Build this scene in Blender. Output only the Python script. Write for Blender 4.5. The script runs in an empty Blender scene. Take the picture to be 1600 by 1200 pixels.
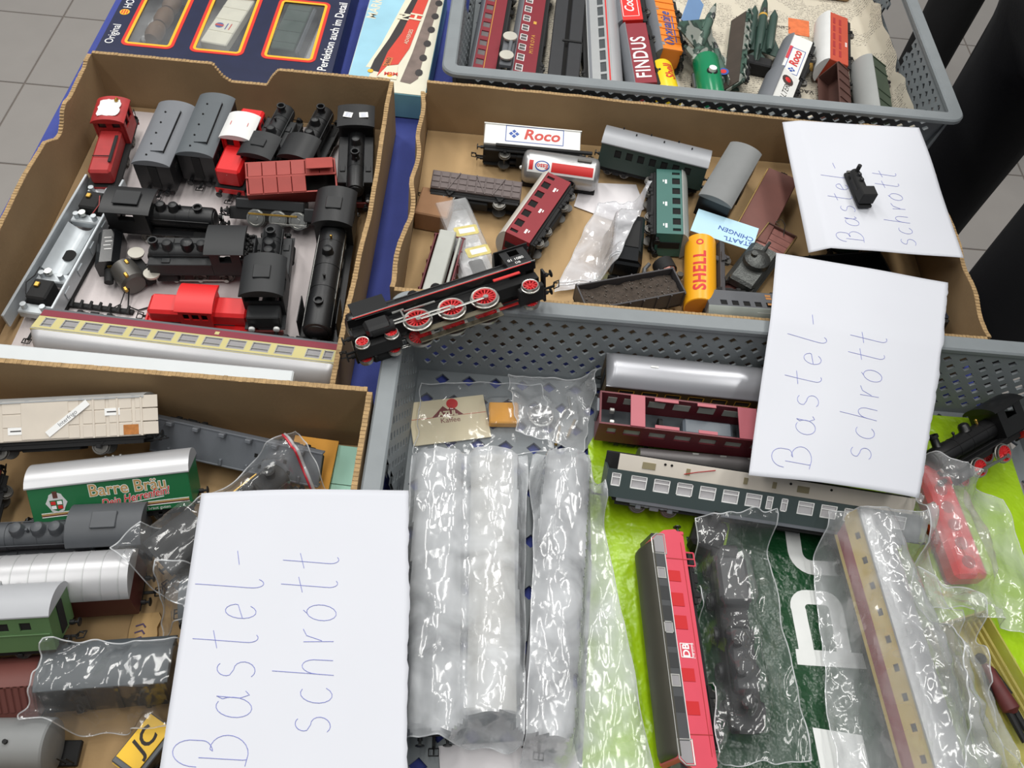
import bpy, bmesh, math, random
from mathutils import Vector, Matrix, Euler, noise
random.seed(7)
CM = 0.01                      # everything below is written in centimetres, table top at z = 0
scene = bpy.context.scene
COL = scene.collection

# ---------------------------------------------------------------- camera
cam_data = bpy.data.cameras.new('camera')
cam = bpy.data.objects.new('camera', cam_data)
COL.objects.link(cam)
cam_data.sensor_width = 36.0
cam_data.lens = 29.7
cam_data.clip_start = 0.02
cam_data.clip_end = 60
_R = Matrix(((0.995938, -0.079675, -0.04195), (0.042503, 0.826693, -0.561046), (0.079381, 0.556984, 0.826721)))
cam.matrix_world = Matrix.Translation(Vector((-3.0204, -40.3953, 59.5239)) * CM) @ _R.to_4x4()
scene.camera = cam

# ---------------------------------------------------------------- light of the hall
world = bpy.data.worlds.new('hall')
scene.world = world
world.use_nodes = True
world.node_tree.nodes['Background'].inputs[0].default_value = (0.93, 0.96, 1.0, 1)
world.node_tree.nodes['Background'].inputs[1].default_value = 0.19

def ceiling_lamp(x, y, z, sx, sy, power, col=(1.0, 0.985, 0.95), aim=None):
    d = bpy.data.lights.new('ceiling_lamp', 'AREA')
    d.shape = 'RECTANGLE'; d.size = sx * CM; d.size_y = sy * CM
    d.energy = power; d.color = col
    o = bpy.data.objects.new('ceiling_lamp', d)
    COL.objects.link(o)
    o.location = Vector((x, y, z)) * CM
    if aim:
        o.rotation_euler = (Vector(aim) * CM - o.location).to_track_quat('-Z', 'Y').to_euler()
    return o
for lx in (-150, -20, 110):
    ceiling_lamp(lx, 150, 235, 26, 190, 22, aim=(lx * .8, 110, 0))
    ceiling_lamp(lx, -50, 245, 26, 150, 13)

vs = scene.view_settings
vs.view_transform = 'Standard'; vs.look = 'None'; vs.gamma = 1.0; vs.use_curve_mapping = False
vs.exposure = 0.28
# ---------------------------------------------------------------- materials
def lin(c):
    c = c / 255.0
    return c / 12.92 if c <= 0.04045 else ((c + 0.055) / 1.055) ** 2.4
MATS = {}
def mat(name, rgb, rough=0.5, metal=0.0, var=0.10, scale=60.0, bump=0.0, spec=0.5, bscale=None, bdist=.0006):
    key = name
    if key in MATS: return MATS[key]
    m = bpy.data.materials.new(name); m.use_nodes = True
    nt = m.node_tree; N = nt.nodes; K = nt.links
    p = N['Principled BSDF']
    c = [lin(v) for v in rgb]
    p.inputs['Roughness'].default_value = rough
    p.inputs['Metallic'].default_value = metal
    p.inputs['Specular IOR Level'].default_value = spec
    tc = N.new('ShaderNodeTexCoord')
    nz = N.new('ShaderNodeTexNoise'); nz.inputs['Scale'].default_value = scale; nz.inputs['Detail'].default_value = 5
    K.new(tc.outputs['Object'], nz.inputs['Vector'])
    mx = N.new('ShaderNodeMix'); mx.data_type = 'RGBA'
    mx.inputs[6].default_value = [min(1, v * (1 - var * 1.6)) for v in c] + [1]
    mx.inputs[7].default_value = [min(1, v * (1 + var)) for v in c] + [1]
    K.new(nz.outputs['Fac'], mx.inputs[0]); K.new(mx.outputs[2], p.inputs['Base Color'])
    if bump:
        n2 = N.new('ShaderNodeTexNoise'); n2.inputs['Scale'].default_value = bscale or scale * 4; n2.inputs['Detail'].default_value = 3
        K.new(tc.outputs['Object'], n2.inputs['Vector'])
        b = N.new('ShaderNodeBump'); b.inputs['Strength'].default_value = bump; b.inputs['Distance'].default_value = bdist
        K.new(n2.outputs['Fac'], b.inputs['Height']); K.new(b.outputs['Normal'], p.inputs['Normal'])
    MATS[key] = m
    return m

def film(name, haze=0.12, rough=0.08, tint=(240, 242, 244), crinkle=0.5, scale=90.0, spec=1.0, soft=.25):
    """thin clear plastic: see-through, a little milky, glossy, with crumpled facets"""
    if name in MATS: return MATS[name]
    m = bpy.data.materials.new(name); m.use_nodes = True
    nt = m.node_tree; N = nt.nodes; K = nt.links
    N.remove(N['Principled BSDF']); out = N['Material Output']
    def vm(op, a, b=None, scale_=None):
        n = N.new('ShaderNodeVectorMath'); n.operation = op; K.new(a, n.inputs[0])
        if b is not None:
            if isinstance(b, tuple): n.inputs[1].default_value = b
            else: K.new(b, n.inputs[1])
        if scale_ is not None: n.inputs['Scale'].default_value = scale_
        return n.outputs[0]
    tc = N.new('ShaderNodeTexCoord'); geo = N.new('ShaderNodeNewGeometry')
    nz = N.new('ShaderNodeTexNoise'); nz.inputs['Scale'].default_value = scale * .6; nz.inputs['Detail'].default_value = 3; nz.inputs['Distortion'].default_value = .8
    K.new(tc.outputs['Object'], nz.inputs['Vector'])
    warp = vm('ADD', tc.outputs['Object'], vm('SCALE', vm('SUBTRACT', nz.outputs['Color'], (.5, .5, .5)), scale_=.004))
    vo = N.new('ShaderNodeTexVoronoi'); vo.inputs['Scale'].default_value = scale; K.new(warp, vo.inputs['Vector'])
    v2 = N.new('ShaderNodeTexVoronoi'); v2.inputs['Scale'].default_value = scale * 2.6; K.new(warp, v2.inputs['Vector'])
    tilt = vm('ADD', vm('SCALE', vm('SUBTRACT', vo.outputs['Color'], (.5, .5, .5)), scale_=crinkle * .55), vm('SCALE', vm('SUBTRACT', v2.outputs['Color'], (.5, .5, .5)), scale_=crinkle * .3))
    tilt = vm('ADD', tilt, vm('SCALE', vm('SUBTRACT', nz.outputs['Color'], (.5, .5, .5)), scale_=crinkle * .35))
    nrm = vm('NORMALIZE', vm('ADD', geo.outputs['Normal'], tilt))
    tr = N.new('ShaderNodeBsdfTransparent'); tr.inputs[0].default_value = (.97, .975, .98, 1)
    df = N.new('ShaderNodeBsdfDiffuse'); df.inputs[0].default_value = [lin(v) for v in tint] + [1]
    tl = N.new('ShaderNodeBsdfTranslucent'); tl.inputs[0].default_value = [lin(v) for v in tint] + [1]
    mm = N.new('ShaderNodeMixShader'); mm.inputs[0].default_value = soft
    K.new(df.outputs[0], mm.inputs[1]); K.new(tl.outputs[0], mm.inputs[2])
    hz = N.new('ShaderNodeMapRange'); hz.inputs['To Min'].default_value = haze * .5; hz.inputs['To Max'].default_value = min(1, haze * 1.5)
    hz.inputs['From Min'].default_value = .3; hz.inputs['From Max'].default_value = .7
    K.new(nz.outputs['Fac'], hz.inputs['Value'])
    m1 = N.new('ShaderNodeMixShader')
    K.new(hz.outputs[0], m1.inputs[0]); K.new(tr.outputs[0], m1.inputs[1]); K.new(mm.outputs[0], m1.inputs[2])
    gl = N.new('ShaderNodeBsdfGlossy'); gl.inputs['Roughness'].default_value = rough
    K.new(nrm, gl.inputs['Normal'])
    lw = N.new('ShaderNodeLayerWeight'); lw.inputs['Blend'].default_value = .5
    K.new(nrm, lw.inputs['Normal'])
    pw = N.new('ShaderNodeMath'); pw.operation = 'POWER'; pw.inputs[1].default_value = 3.0; K.new(lw.outputs['Facing'], pw.inputs[0])
    fr = N.new('ShaderNodeMath'); fr.operation = 'MULTIPLY_ADD'; fr.inputs[1].default_value = .6; fr.inputs[2].default_value = .07 * spec
    K.new(pw.outputs[0], fr.inputs[0])
    m2 = N.new('ShaderNodeMixShader')
    K.new(fr.outputs[0], m2.inputs[0]); K.new(m1.outputs[0], m2.inputs[1]); K.new(gl.outputs[0], m2.inputs[2])
    K.new(m2.outputs[0], out.inputs['Surface'])
    MATS[name] = m
    return m

# ---------------------------------------------------------------- mesh building
def rotm(rx=0, ry=0, rz=0):
    return Euler((math.radians(rx), math.radians(ry), math.radians(rz))).to_matrix().to_4x4()
class MB:
    def __init__(self): self.v = []; self.f = []
    def add(self, vs, fs, M=None):
        b = len(self.v)
        self.v += [tuple(M @ Vector(p)) if M else tuple(p) for p in vs]
        self.f += [tuple(i + b for i in f) for f in fs]
        return self
    def box(self, c, s, ch=0.0, M=None):
        """box by centre and size; ch = chamfer"""
        hx, hy, hz = s[0] / 2, s[1] / 2, s[2] / 2
        cx, cy, cz = c
        if ch <= 0:
            vs = [(cx + i * hx, cy + j * hy, cz + k * hz) for i in (-1, 1) for j in (-1, 1) for k in (-1, 1)]
            return self.add(vs, [(0, 1, 3, 2), (4, 6, 7, 5), (0, 4, 5, 1), (2, 3, 7, 6), (0, 2, 6, 4), (1, 5, 7, 3)], M)
        ch = min(ch, hx * .95, hy * .95, hz * .95)
        vs = []; ix = {}
        for i in (-1, 1):
            for j in (-1, 1):
                for k in (-1, 1):
                    for a in range(3):
                        d = [hx - ch, hy - ch, hz - ch]; d[a] = (hx, hy, hz)[a]
                        ix[(i, j, k, a)] = len(vs); vs.append((cx + i * d[0], cy + j * d[1], cz + k * d[2]))
        fs = []
        for s_ in (-1, 1):
            for a in range(3):
                q = []
                for (p, r) in ((-1, -1), (1, -1), (1, 1), (-1, 1)):
                    t = [0, 0, 0]; t[a] = s_; t[(a + 1) % 3] = p; t[(a + 2) % 3] = r
                    q.append(ix[(t[0], t[1], t[2], a)])
                fs.append(tuple(q) if s_ > 0 else tuple(q[::-1]))
        for a in range(3):
            b, c2 = (a + 1) % 3, (a + 2) % 3
            for p in (-1, 1):
                for r in (-1, 1):
                    t0 = [0, 0, 0]; t0[a] = -1; t0[b] = p; t0[c2] = r
                    t1 = list(t0); t1[a] = 1
                    q = (ix[(*t0, b)], ix[(*t1, b)], ix[(*t1, c2)], ix[(*t0, c2)])
                    fs.append(q if p * r < 0 else q[::-1])
        for i in (-1, 1):
            for j in (-1, 1):
                for k in (-1, 1):
                    q = tuple(ix[(i, j, k, a)] for a in range(3))
                    fs.append(q if i * j * k > 0 else q[::-1])
        return self.add(vs, fs, M)
    def lathe(self, prof, o=(0, 0, 0), ax='X', n=16, M=None):
        """prof: (position along the axis, radius) pairs"""
        vs = []; fs = []
        for (t, r) in prof:
            for i in range(n):
                a = 2 * math.pi * i / n
                c, s = r * math.cos(a), r * math.sin(a)
                p = {'X': (t, c, s), 'Y': (s, t, c), 'Z': (c, s, t)}[ax]
                vs.append((p[0] + o[0], p[1] + o[1], p[2] + o[2]))
        for k in range(len(prof) - 1):
            for i in range(n):
                j = (i + 1) % n
                fs.append((k * n + i, k * n + j, (k + 1) * n + j, (k + 1) * n + i)[::-1])
        closed = prof[0] == prof[-1]
        if not closed and prof[0][1] > 1e-6: fs.append(tuple(range(n)))
        if not closed and prof[-1][1] > 1e-6: fs.append(tuple((len(prof) - 1) * n + i for i in range(n))[::-1])
        fs = [f[::-1] for f in fs]
        return self.add(vs, fs, M)
    def cyl(self, p0, p1, r0, r1=None, n=10, M=None):
        p0 = Vector(p0); p1 = Vector(p1); d = p1 - p0
        T = Matrix.Translation(p0) @ d.to_track_quat('Z', 'Y').to_matrix().to_4x4()
        if M: T = M @ T
        return self.lathe([(0, r0), (d.length, r0 if r1 is None else r1)], ax='Z', n=n, M=T)
    def ball(self, c, r, n=10, sz=1.0, M=None):
        k = 5
        return self.lathe([(-r * sz * math.cos(math.pi * i / k), max(1e-4, r * math.sin(math.pi * i / k))) for i in range(k + 1)], o=c, ax='Z', n=n, M=M)
    def prism(self, prof, x0, x1, M=None):
        """polygon prof of (y, z) run along x"""
        n = len(prof)
        vs = [(x0, y, z) for y, z in prof] + [(x1, y, z) for y, z in prof]
        fs = [tuple(range(n))[::-1], tuple(range(n, 2 * n))]
        for i in range(n):
            j = (i + 1) % n
            fs.append((i, j, n + j, n + i))
        return self.add(vs, fs, M)
    def plate(self, poly, z0, z1, M=None):
        """polygon of (x, y) given a thickness from z0 to z1"""
        n = len(poly)
        vs = [(x, y, z0) for x, y in poly] + [(x, y, z1) for x, y in poly]
        fs = [tuple(range(n))[::-1], tuple(range(n, 2 * n))]
        for i in range(n):
            j = (i + 1) % n
            fs.append((i, j, n + j, n + i))
        return self.add(vs, fs, M)
    def tube(self, pts, r, n=6, M=None):
        pts = [Vector(p) for p in pts]
        vs = []; fs = []
        for i, p in enumerate(pts):
            d = (pts[min(i + 1, len(pts) - 1)] - pts[max(i - 1, 0)])
            if d.length < 1e-9: d = Vector((0, 0, 1))
            q = d.to_track_quat('Z', 'Y')
            for k in range(n):
                a = 2 * math.pi * k / n
                vs.append(tuple(p + q @ Vector((r * math.cos(a), r * math.sin(a), 0))))
        for i in range(len(pts) - 1):
            for k in range(n):
                j = (k + 1) % n
                fs.append((i * n + k, i * n + j, (i + 1) * n + j, (i + 1) * n + k))
        fs.append(tuple(range(n))[::-1]); fs.append(tuple((len(pts) - 1) * n + k for k in range(n)))
        return self.add(vs, fs, M)
    def grid(self, fn, nu, nv):
        vs = [fn(i / nu, j / nv) for j in range(nv + 1) for i in range(nu + 1)]
        fs = [(j * (nu + 1) + i, j * (nu + 1) + i + 1, (j + 1) * (nu + 1) + i + 1, (j + 1) * (nu + 1) + i) for j in range(nv) for i in range(nu)]
        return self.add(vs, fs)
    def mesh(self, name, m, smooth=35):
        me = bpy.data.meshes.new(name)
        me.from_pydata([(a * CM, b * CM, c * CM) for a, b, c in self.v], [], self.f)
        if m: me.materials.append(m)
        if smooth:
            me.polygons.foreach_set('use_smooth', [True] * len(me.polygons))
            me.set_sharp_from_angle(angle=math.radians(smooth))
        me.update()
        return me
    def build(self, name, m, parent=None, loc=(0, 0, 0), rot=(0, 0, 0), smooth=35):
        return put(name, self.mesh(name, m, smooth), parent, loc, rot)
def put(name, me, parent=None, loc=(0, 0, 0), rot=(0, 0, 0)):
    o = bpy.data.objects.new(name, me)
    COL.objects.link(o)
    o.location = Vector(loc) * CM
    o.rotation_euler = [math.radians(a) for a in rot]
    if parent is not None: o.parent = parent
    return o
def tag(o, label=None, cat=None, group=None, kind=None):
    if label: o['label'] = label
    if cat: o['category'] = cat
    if group: o['group'] = group
    if kind: o['kind'] = kind
    return o
def thing(name, label, cat, loc=(0, 0, 0), yaw=0, roll=0, pitch=0, group=None):
    o = bpy.data.objects.new(name, None); o.empty_display_size = .01
    COL.objects.link(o)
    o.location = Vector(loc) * CM
    o.rotation_euler = (math.radians(roll), math.radians(pitch), math.radians(yaw))
    return tag(o, label, cat, group)
def box(name, m, parent, c, s, ch=0.0):
    return MB().box((0, 0, 0), s, ch).build(name, m, parent, c)
CACHE = {}
def shared(key, fn):
    if key not in CACHE: CACHE[key] = fn()
    return CACHE[key]

def text(parent, s, size, loc, rot, m, name='lettering', shear=0.0, bold=0.0, sx=1.0, align='CENTER', space=1.0):
    cu = bpy.data.curves.new('t', 'FONT')
    cu.body = s; cu.size = size * CM; cu.shear = shear; cu.offset = bold * CM
    cu.align_x = align; cu.align_y = 'CENTER'; cu.space_character = space
    cu.resolution_u = 3
    t = bpy.data.objects.new('t', cu)
    me = bpy.data.meshes.new_from_object(t)
    me.name = name
    bpy.data.objects.remove(t); bpy.data.curves.remove(cu)
    me.materials.clear(); me.materials.append(m)
    if sx != 1.0:
        for v in me.vertices: v.co.x *= sx
    return put(name, me, parent, loc, rot)
SIDE_S = (90, 0, 0)      # lettering on the -y side of a wagon
SIDE_N = (90, 0, 180)    # lettering on the +y side

BLACK = mat('black_plastic', (24, 25, 27), .42, var=.25)
BLACKM = mat('black_matt', (17, 17, 18), .75, var=.3)
DARK = mat('dark_interior', (16, 15, 14), .9)
STEEL = mat('bright_steel', (190, 190, 185), .28, 1.0)
DULL = mat('dull_metal', (110, 108, 104), .45, .8)
BRASS = mat('brass', (180, 145, 70), .35, .9)
WHITE = mat('white_print', (238, 238, 236), .5, var=.03)
REDP = mat('red_print', (205, 40, 38), .5, var=.05)
BLUEP = mat('blue_print', (40, 80, 160), .5, var=.05)
GLASS = mat('window_glass', (60, 62, 62), .12, var=.1)
GREYP = mat('grey_plastic', (96, 99, 103), .5, var=.1)
# ================================================================ the room
def struct(o, kind='structure'):
    o['kind'] = kind; return o
grout = mat('grout', (122, 114, 108), .9, var=.1)
tilem = mat('floor_tile', (156, 151, 146), .38, var=.05, scale=14)
FZ = -75
floor = struct(MB().box((0, 90, FZ - 1), (620, 560, 1.6)).build('floor', grout))
def _tile(): return MB().box((0, 0, 0), (26.6, 26.6, .8), .12).mesh('tile', tilem)
tm = _tile()
rest_tiles = MB()
for i in range(-7, 16):
    for j in range(-6, 9):
        x = -115 + 27 * (i + .5); y = 152.3 + 27 * (j - .5)
        left = x < -75 and x > -190 and 60 < y < 200
        right = 45 < x < 190 and 40 < y < 260
        if left or right: put('tile', tm, floor, (x, y, FZ - .33))
        else: rest_tiles.box((x, y, FZ - .33), (26.6, 26.6, .8), .12)
rest_tiles.build('tile', tilem, floor)['kind'] = 'stuff'

# table and its cloth
TX0, TX1, TY0, TY1 = -47.9, 41.5, -62, 95
wood = mat('table_wood', (150, 120, 85), .55)
table = thing('folding_table', 'long folding table hidden under the blue cloth', 'table', (0, 0, FZ + .1))
box('tabletop', wood, table, ((TX0 + TX1) / 2, (TY0 + TY1) / 2, -FZ - 1.9), (TX1 - TX0 - 1, TY1 - TY0 - 1, 2.6), .2)
for lx in (TX0 + 7, TX1 - 7):
    for ly in (TY0 + 8, TY1 - 8):
        MB().cyl((0, 0, 0), (0, 0, -FZ - 3.2), 1.6, n=12).build('leg', DULL, table, (lx, ly, 0))
def cloth_mat():
    m = mat('blue_cloth', (60, 72, 146), .85, var=.12, scale=40, bump=.5, bscale=1400)
    return m
def cloth():
    b = MB()
    nx, ny = 46, 60
    drop = 24
    W = TX1 - TX0 + 2 * drop; H = TY1 - TY0 + 2 * drop
    def fn(u, v):
        x = TX0 - drop + u * W; y = TY0 - drop + v * H
        dx = max(TX0 - x, 0, x - TX1); dy = max(TY0 - y, 0, y - TY1)
        d = math.hypot(dx, dy)
        cx = min(max(x, TX0), TX1); cy = min(max(y, TY0), TY1)
        if d < .01:
            return (x, y, -.12 + .05 * noise.noise(Vector((x * .15, y * .15, 0))))
        w = .9 * math.sin((x + y) * .55) * min(1, d / 10)
        ox, oy = dx / d, dy / d
        sgx = -1 if x < TX0 else 1; sgy = -1 if y < TY0 else 1
        r = 0.5 * (1 - math.exp(-d)) + w * .35
        return (cx + sgx * ox * (r + .2), cy + sgy * oy * (r + .2), -.12 - d * .98)
    b.grid(fn, nx * 2, ny * 2)
    return b.build('tablecloth', cloth_mat())
tag(cloth(), 'royal blue cloth spread over the sale table', 'tablecloth')

# ================================================================ cardboard trays
card_in = mat('cardboard', (150, 124, 90), .9, var=.16, scale=22, bump=.25, bscale=300)
card_edge = mat('cardboard_edge', (176, 146, 104), .95, var=.35, scale=220, bump=.8, bscale=900)
lining = mat('pale_lining', (206, 197, 196), .85, var=.07, scale=45, bump=.35, bscale=420)

def wall(b, p0, p1, top, th, n=24, base=0.05, lean=0.0):
    """upright cardboard wall from p0 to p1; top(t) gives height, lean moves the top outwards (to the right of p0->p1)"""
    p0 = Vector(p0); p1 = Vector(p1)
    d = (p1 - p0); nrm = Vector((d.y, -d.x)).normalized()
    vs = []; fs = []
    for i in range(n + 1):
        t = i / n
        p = p0 + d * t
        h = top(t); ln = lean(t) if callable(lean) else lean
        a = p; c = p + nrm * th; off = nrm * ln
        vs += [(a.x, a.y, base), (c.x, c.y, base), (c.x + off.x, c.y + off.y, h), (a.x + off.x, a.y + off.y, h)]
    for i in range(n):
        q = 4 * i
        for k in range(4):
            l = (k + 1) % 4
            fs.append((q + k, q + l, q + 4 + l, q + 4 + k))
    fs.append((0, 1, 2, 3)[::-1]); fs.append((4 * n, 4 * n + 1, 4 * n + 2, 4 * n + 3))
    b.add(vs, fs)
def flute_edge(parent, pts, w):
    """torn, fluted upper edge: a strip of ripples on top of the wall"""
    b = MB()
    n = len(pts)
    for i in range(n - 1):
        a = Vector(pts[i]); c = Vector(pts[i + 1])
        m = max(2, int((c - a).length / .26))
        for k in range(m):
            p = a.lerp(c, (k + .5) / m)
            d = (c - a).normalized()
            ang = math.degrees(math.atan2(d.y, d.x))
            M = Matrix.Translation(p) @ rotm(0, 0, ang)
            b.box((0, random.uniform(-.02, .02), .0), (.262, w * random.uniform(.86, 1.02), .03 + .06 * random.random()), M=M)
    o = b.build('torn_edge', card_edge, parent)
    o['kind'] = 'stuff'
    return o

def tray(label, x0, x1, y0, y1, h, floor_mat, th=.4, tops=None, leans=None, notes=None):
    t = thing('cardboard_box', label, 'box', ((x0 + x1) / 2, (y0 + y1) / 2, 0))
    ox, oy = (x0 + x1) / 2, (y0 + y1) / 2
    X0, X1, Y0, Y1 = x0 - ox, x1 - ox, y0 - oy, y1 - oy
    b = MB().box((0, 0, .22), (X1 - X0 - .1, Y1 - Y0 - .1, .34))
    b.build('bottom', floor_mat, t)
    tops = tops or {}; leans = leans or {}
    sides = {'back': ((X0, Y1), (X1, Y1)), 'right': ((X1, Y1), (X1, Y0)), 'front': ((X1, Y0), (X0, Y0)), 'left': ((X0, Y0), (X0, Y1))}
    for k, (a, c) in sides.items():
        b = MB()
        top = tops.get(k, lambda u: h)
        ln = leans.get(k, 0.0)
        wall(b, a, c, top, -th, n=40, lean=ln)
        b.build('side_wall', card_in, t)
        # torn rim
        av, cv = Vector(a), Vector(c); d = cv - av; nr = Vector((d.y, -d.x)).normalized()
        pts = []
        for i in range(41):
            u = i / 40
            l = ln(u) if callable(ln) else ln
            p = av + d * u + nr * (l - th / 2)
            pts.append((p.x, p.y, top(u)))
        flute_edge(t, pts, th)
    return t

def wob(seed, amp, f=3.0):
    return lambda u: amp * math.sin(math.pi * u) ** .5 * noise.noise(Vector((u * f, seed * 7.3, .5)))

# box 1: steam engines on a pale lining
w1 = wob(1, .35, 6)
def b1_left(u):
    h = 6.3 + w1(u)
    if .80 < u < .97: h -= .25
    if .66 < u < .78: h -= 1.3 * math.sin((u - .66) / .12 * math.pi)
    return h
def b1_back(u):
    h = 6.4
    if .40 < u < .605: h -= 1.9 * min(1, (u - .40) / .035, (.605 - u) / .012)
    return h
b1_right = lambda u: 6.4 + .45 * noise.noise(Vector((u * 9, 3, 1)))
tray('brown cardboard tray of mostly black steam engines, pale lining, near the table edge', -42.8, -13.9, -6.2, 30.4, 6.4, card_in,
     tops={'back': b1_back, 'left': b1_left, 'right': b1_right, 'front': lambda u: 6.4 + .2 * noise.noise(Vector((u * 12, 8, 1)))},
     leans={'right': wob(4, .5, 3), 'left': wob(5, .4, 3)})
b = MB().plate([(-12.9, -17.4), (12.6, -17.6), (12.9, 17.5), (-12.8, 17.6)], 0, .025)
tag(b.build('lining_sheet', lining, None, (-28.6, 12.1, .40)), 'pale pinkish paper lining under the black steam engines', 'paper')
# box 2: mixed wagons
card2 = mat('cardboard_floor', (176, 146, 104), .85, var=.14, scale=16, bump=.2, bscale=300)
def b2_left(u): return 6.2 + .5 * noise.noise(Vector((u * 6, 11, 1))) - (1.2 if u > .96 else 0)
def b2_right(u): return 6.2 + .5 * noise.noise(Vector((u * 7, 21, 1)))
tray('tan cardboard tray of jumbled wagons with a crumpled side, between the two crates', -10.3, 39.4, 4.4, 31.0, 6.2, card2,
     tops={'back': lambda u: 6.2 - .9 * max(0, u - .25) * (1 if u < .9 else .5) + .12 * noise.noise(Vector((u * 14, 2, 0))), 'left': b2_left, 'right': b2_right},
     leans={'left': lambda u: math.sin(math.pi * u) ** .5 * (.3 + 1.1 * noise.noise(Vector((u * 4.5, 31, 0)))), 'right': lambda u: math.sin(math.pi * u) ** .5 * (.1 + .8 * noise.noise(Vector((u * 4.5, 5, 0))))})
# box 3: foreground tray at the left
tray('deep brown cardboard tray at the front left holding the green brewery van', -44.0, -10.8, -33.4, -7.3, 8.3, card2,
     tops={'front': lambda u: 8.0 + .15 * noise.noise(Vector((u * 12, 4, 0)))})

# ================================================================ plastic crates
crate_m = mat('crate_grey', (126, 132, 135), .5, var=.1, scale=50, bump=.15, bscale=500)
def lattice(b, O, U, V, nu, nv, cu, cv, a, c, th, hole=None):
    """panel in the plane O + uU + vV pierced by staggered diamonds (half-widths a, c); U, V unit vectors"""
    O = Vector(O); U = Vector(U); V = Vector(V); Nn = U.cross(V).normalized() * th
    P = lambda u, v: O + U * u + V * v
    def face(pts):
        k = len(pts)
        vs = [tuple(P(*p)) for p in pts] + [tuple(P(*p) + Nn) for p in pts]
        fs = [tuple(range(k)), tuple(range(k, 2 * k))[::-1]]
        b.add(vs, fs)
    def rim(pts):
        k = len(pts)
        vs = [tuple(P(*p)) for p in pts] + [tuple(P(*p) + Nn) for p in pts]
        b.add(vs, [(i, (i + 1) % k, k + (i + 1) % k, k + i)[::-1] for i in range(k)])
    for j in range(nv):
        off = (j % 2) * cu / 2
        if off:
            face([(0, j * cv), (off, j * cv), (off, (j + 1) * cv), (0, (j + 1) * cv)])
            face([((nu - .5) * cu, j * cv), (nu * cu, j * cv), (nu * cu, (j + 1) * cv), ((nu - .5) * cu, (j + 1) * cv)])
        for i in range(nu - (1 if off else 0)):
            x, y = off + (i + .5) * cu, (j + .5) * cv
            hx, hy = cu / 2, cv / 2
            if hole and hole[0] < x < hole[1] and hole[2] < y < hole[3]: continue
            face([(x + hx, y), (x + hx, y + hy), (x, y + hy), (x, y + c), (x + a, y)])
            face([(x, y + hy), (x - hx, y + hy), (x - hx, y), (x - a, y), (x, y + c)])
            face([(x - hx, y), (x - hx, y - hy), (x, y - hy), (x, y - c), (x - a, y)])
            face([(x, y - hy), (x + hx, y - hy), (x + hx, y), (x + a, y), (x, y - c)])
            rim([(x + a, y), (x, y + c), (x - a, y), (x, y - c)])

def rim_ring(X0, X1, Y0, Y1, z0, z1, w, r=1.6):
    b = MB()
    def rr(inset):
        pts = []
        rad = max(.4, r - inset)
        for (cx, cy, a0) in ((X1 - inset - rad, Y1 - inset - rad, 0), (X0 + inset + rad, Y1 - inset - rad, 90), (X0 + inset + rad, Y0 + inset + rad, 180), (X1 - inset - rad, Y0 + inset + rad, 270)):
            for k in range(7):
                a = math.radians(a0 + 15 * k)
                pts.append((cx + rad * math.cos(a), cy + rad * math.sin(a)))
        return pts
    rings = [(0.0, z0), (0.0, z1 - .15), (.15, z1), (w - .15, z1), (w, z1 - .15), (w, z0)]
    L = [[(x, y, z) for x, y in rr(i)] for i, z in rings]
    n = len(L[0])
    vs = [p for l in L for p in l]; fs = []
    for k in range(len(L)):
        l = (k + 1) % len(L)
        for i in range(n):
            j = (i + 1) % n
            fs.append((k * n + i, k * n + j, l * n + j, l * n + i))
    b.add(vs, fs)
    return b

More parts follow.
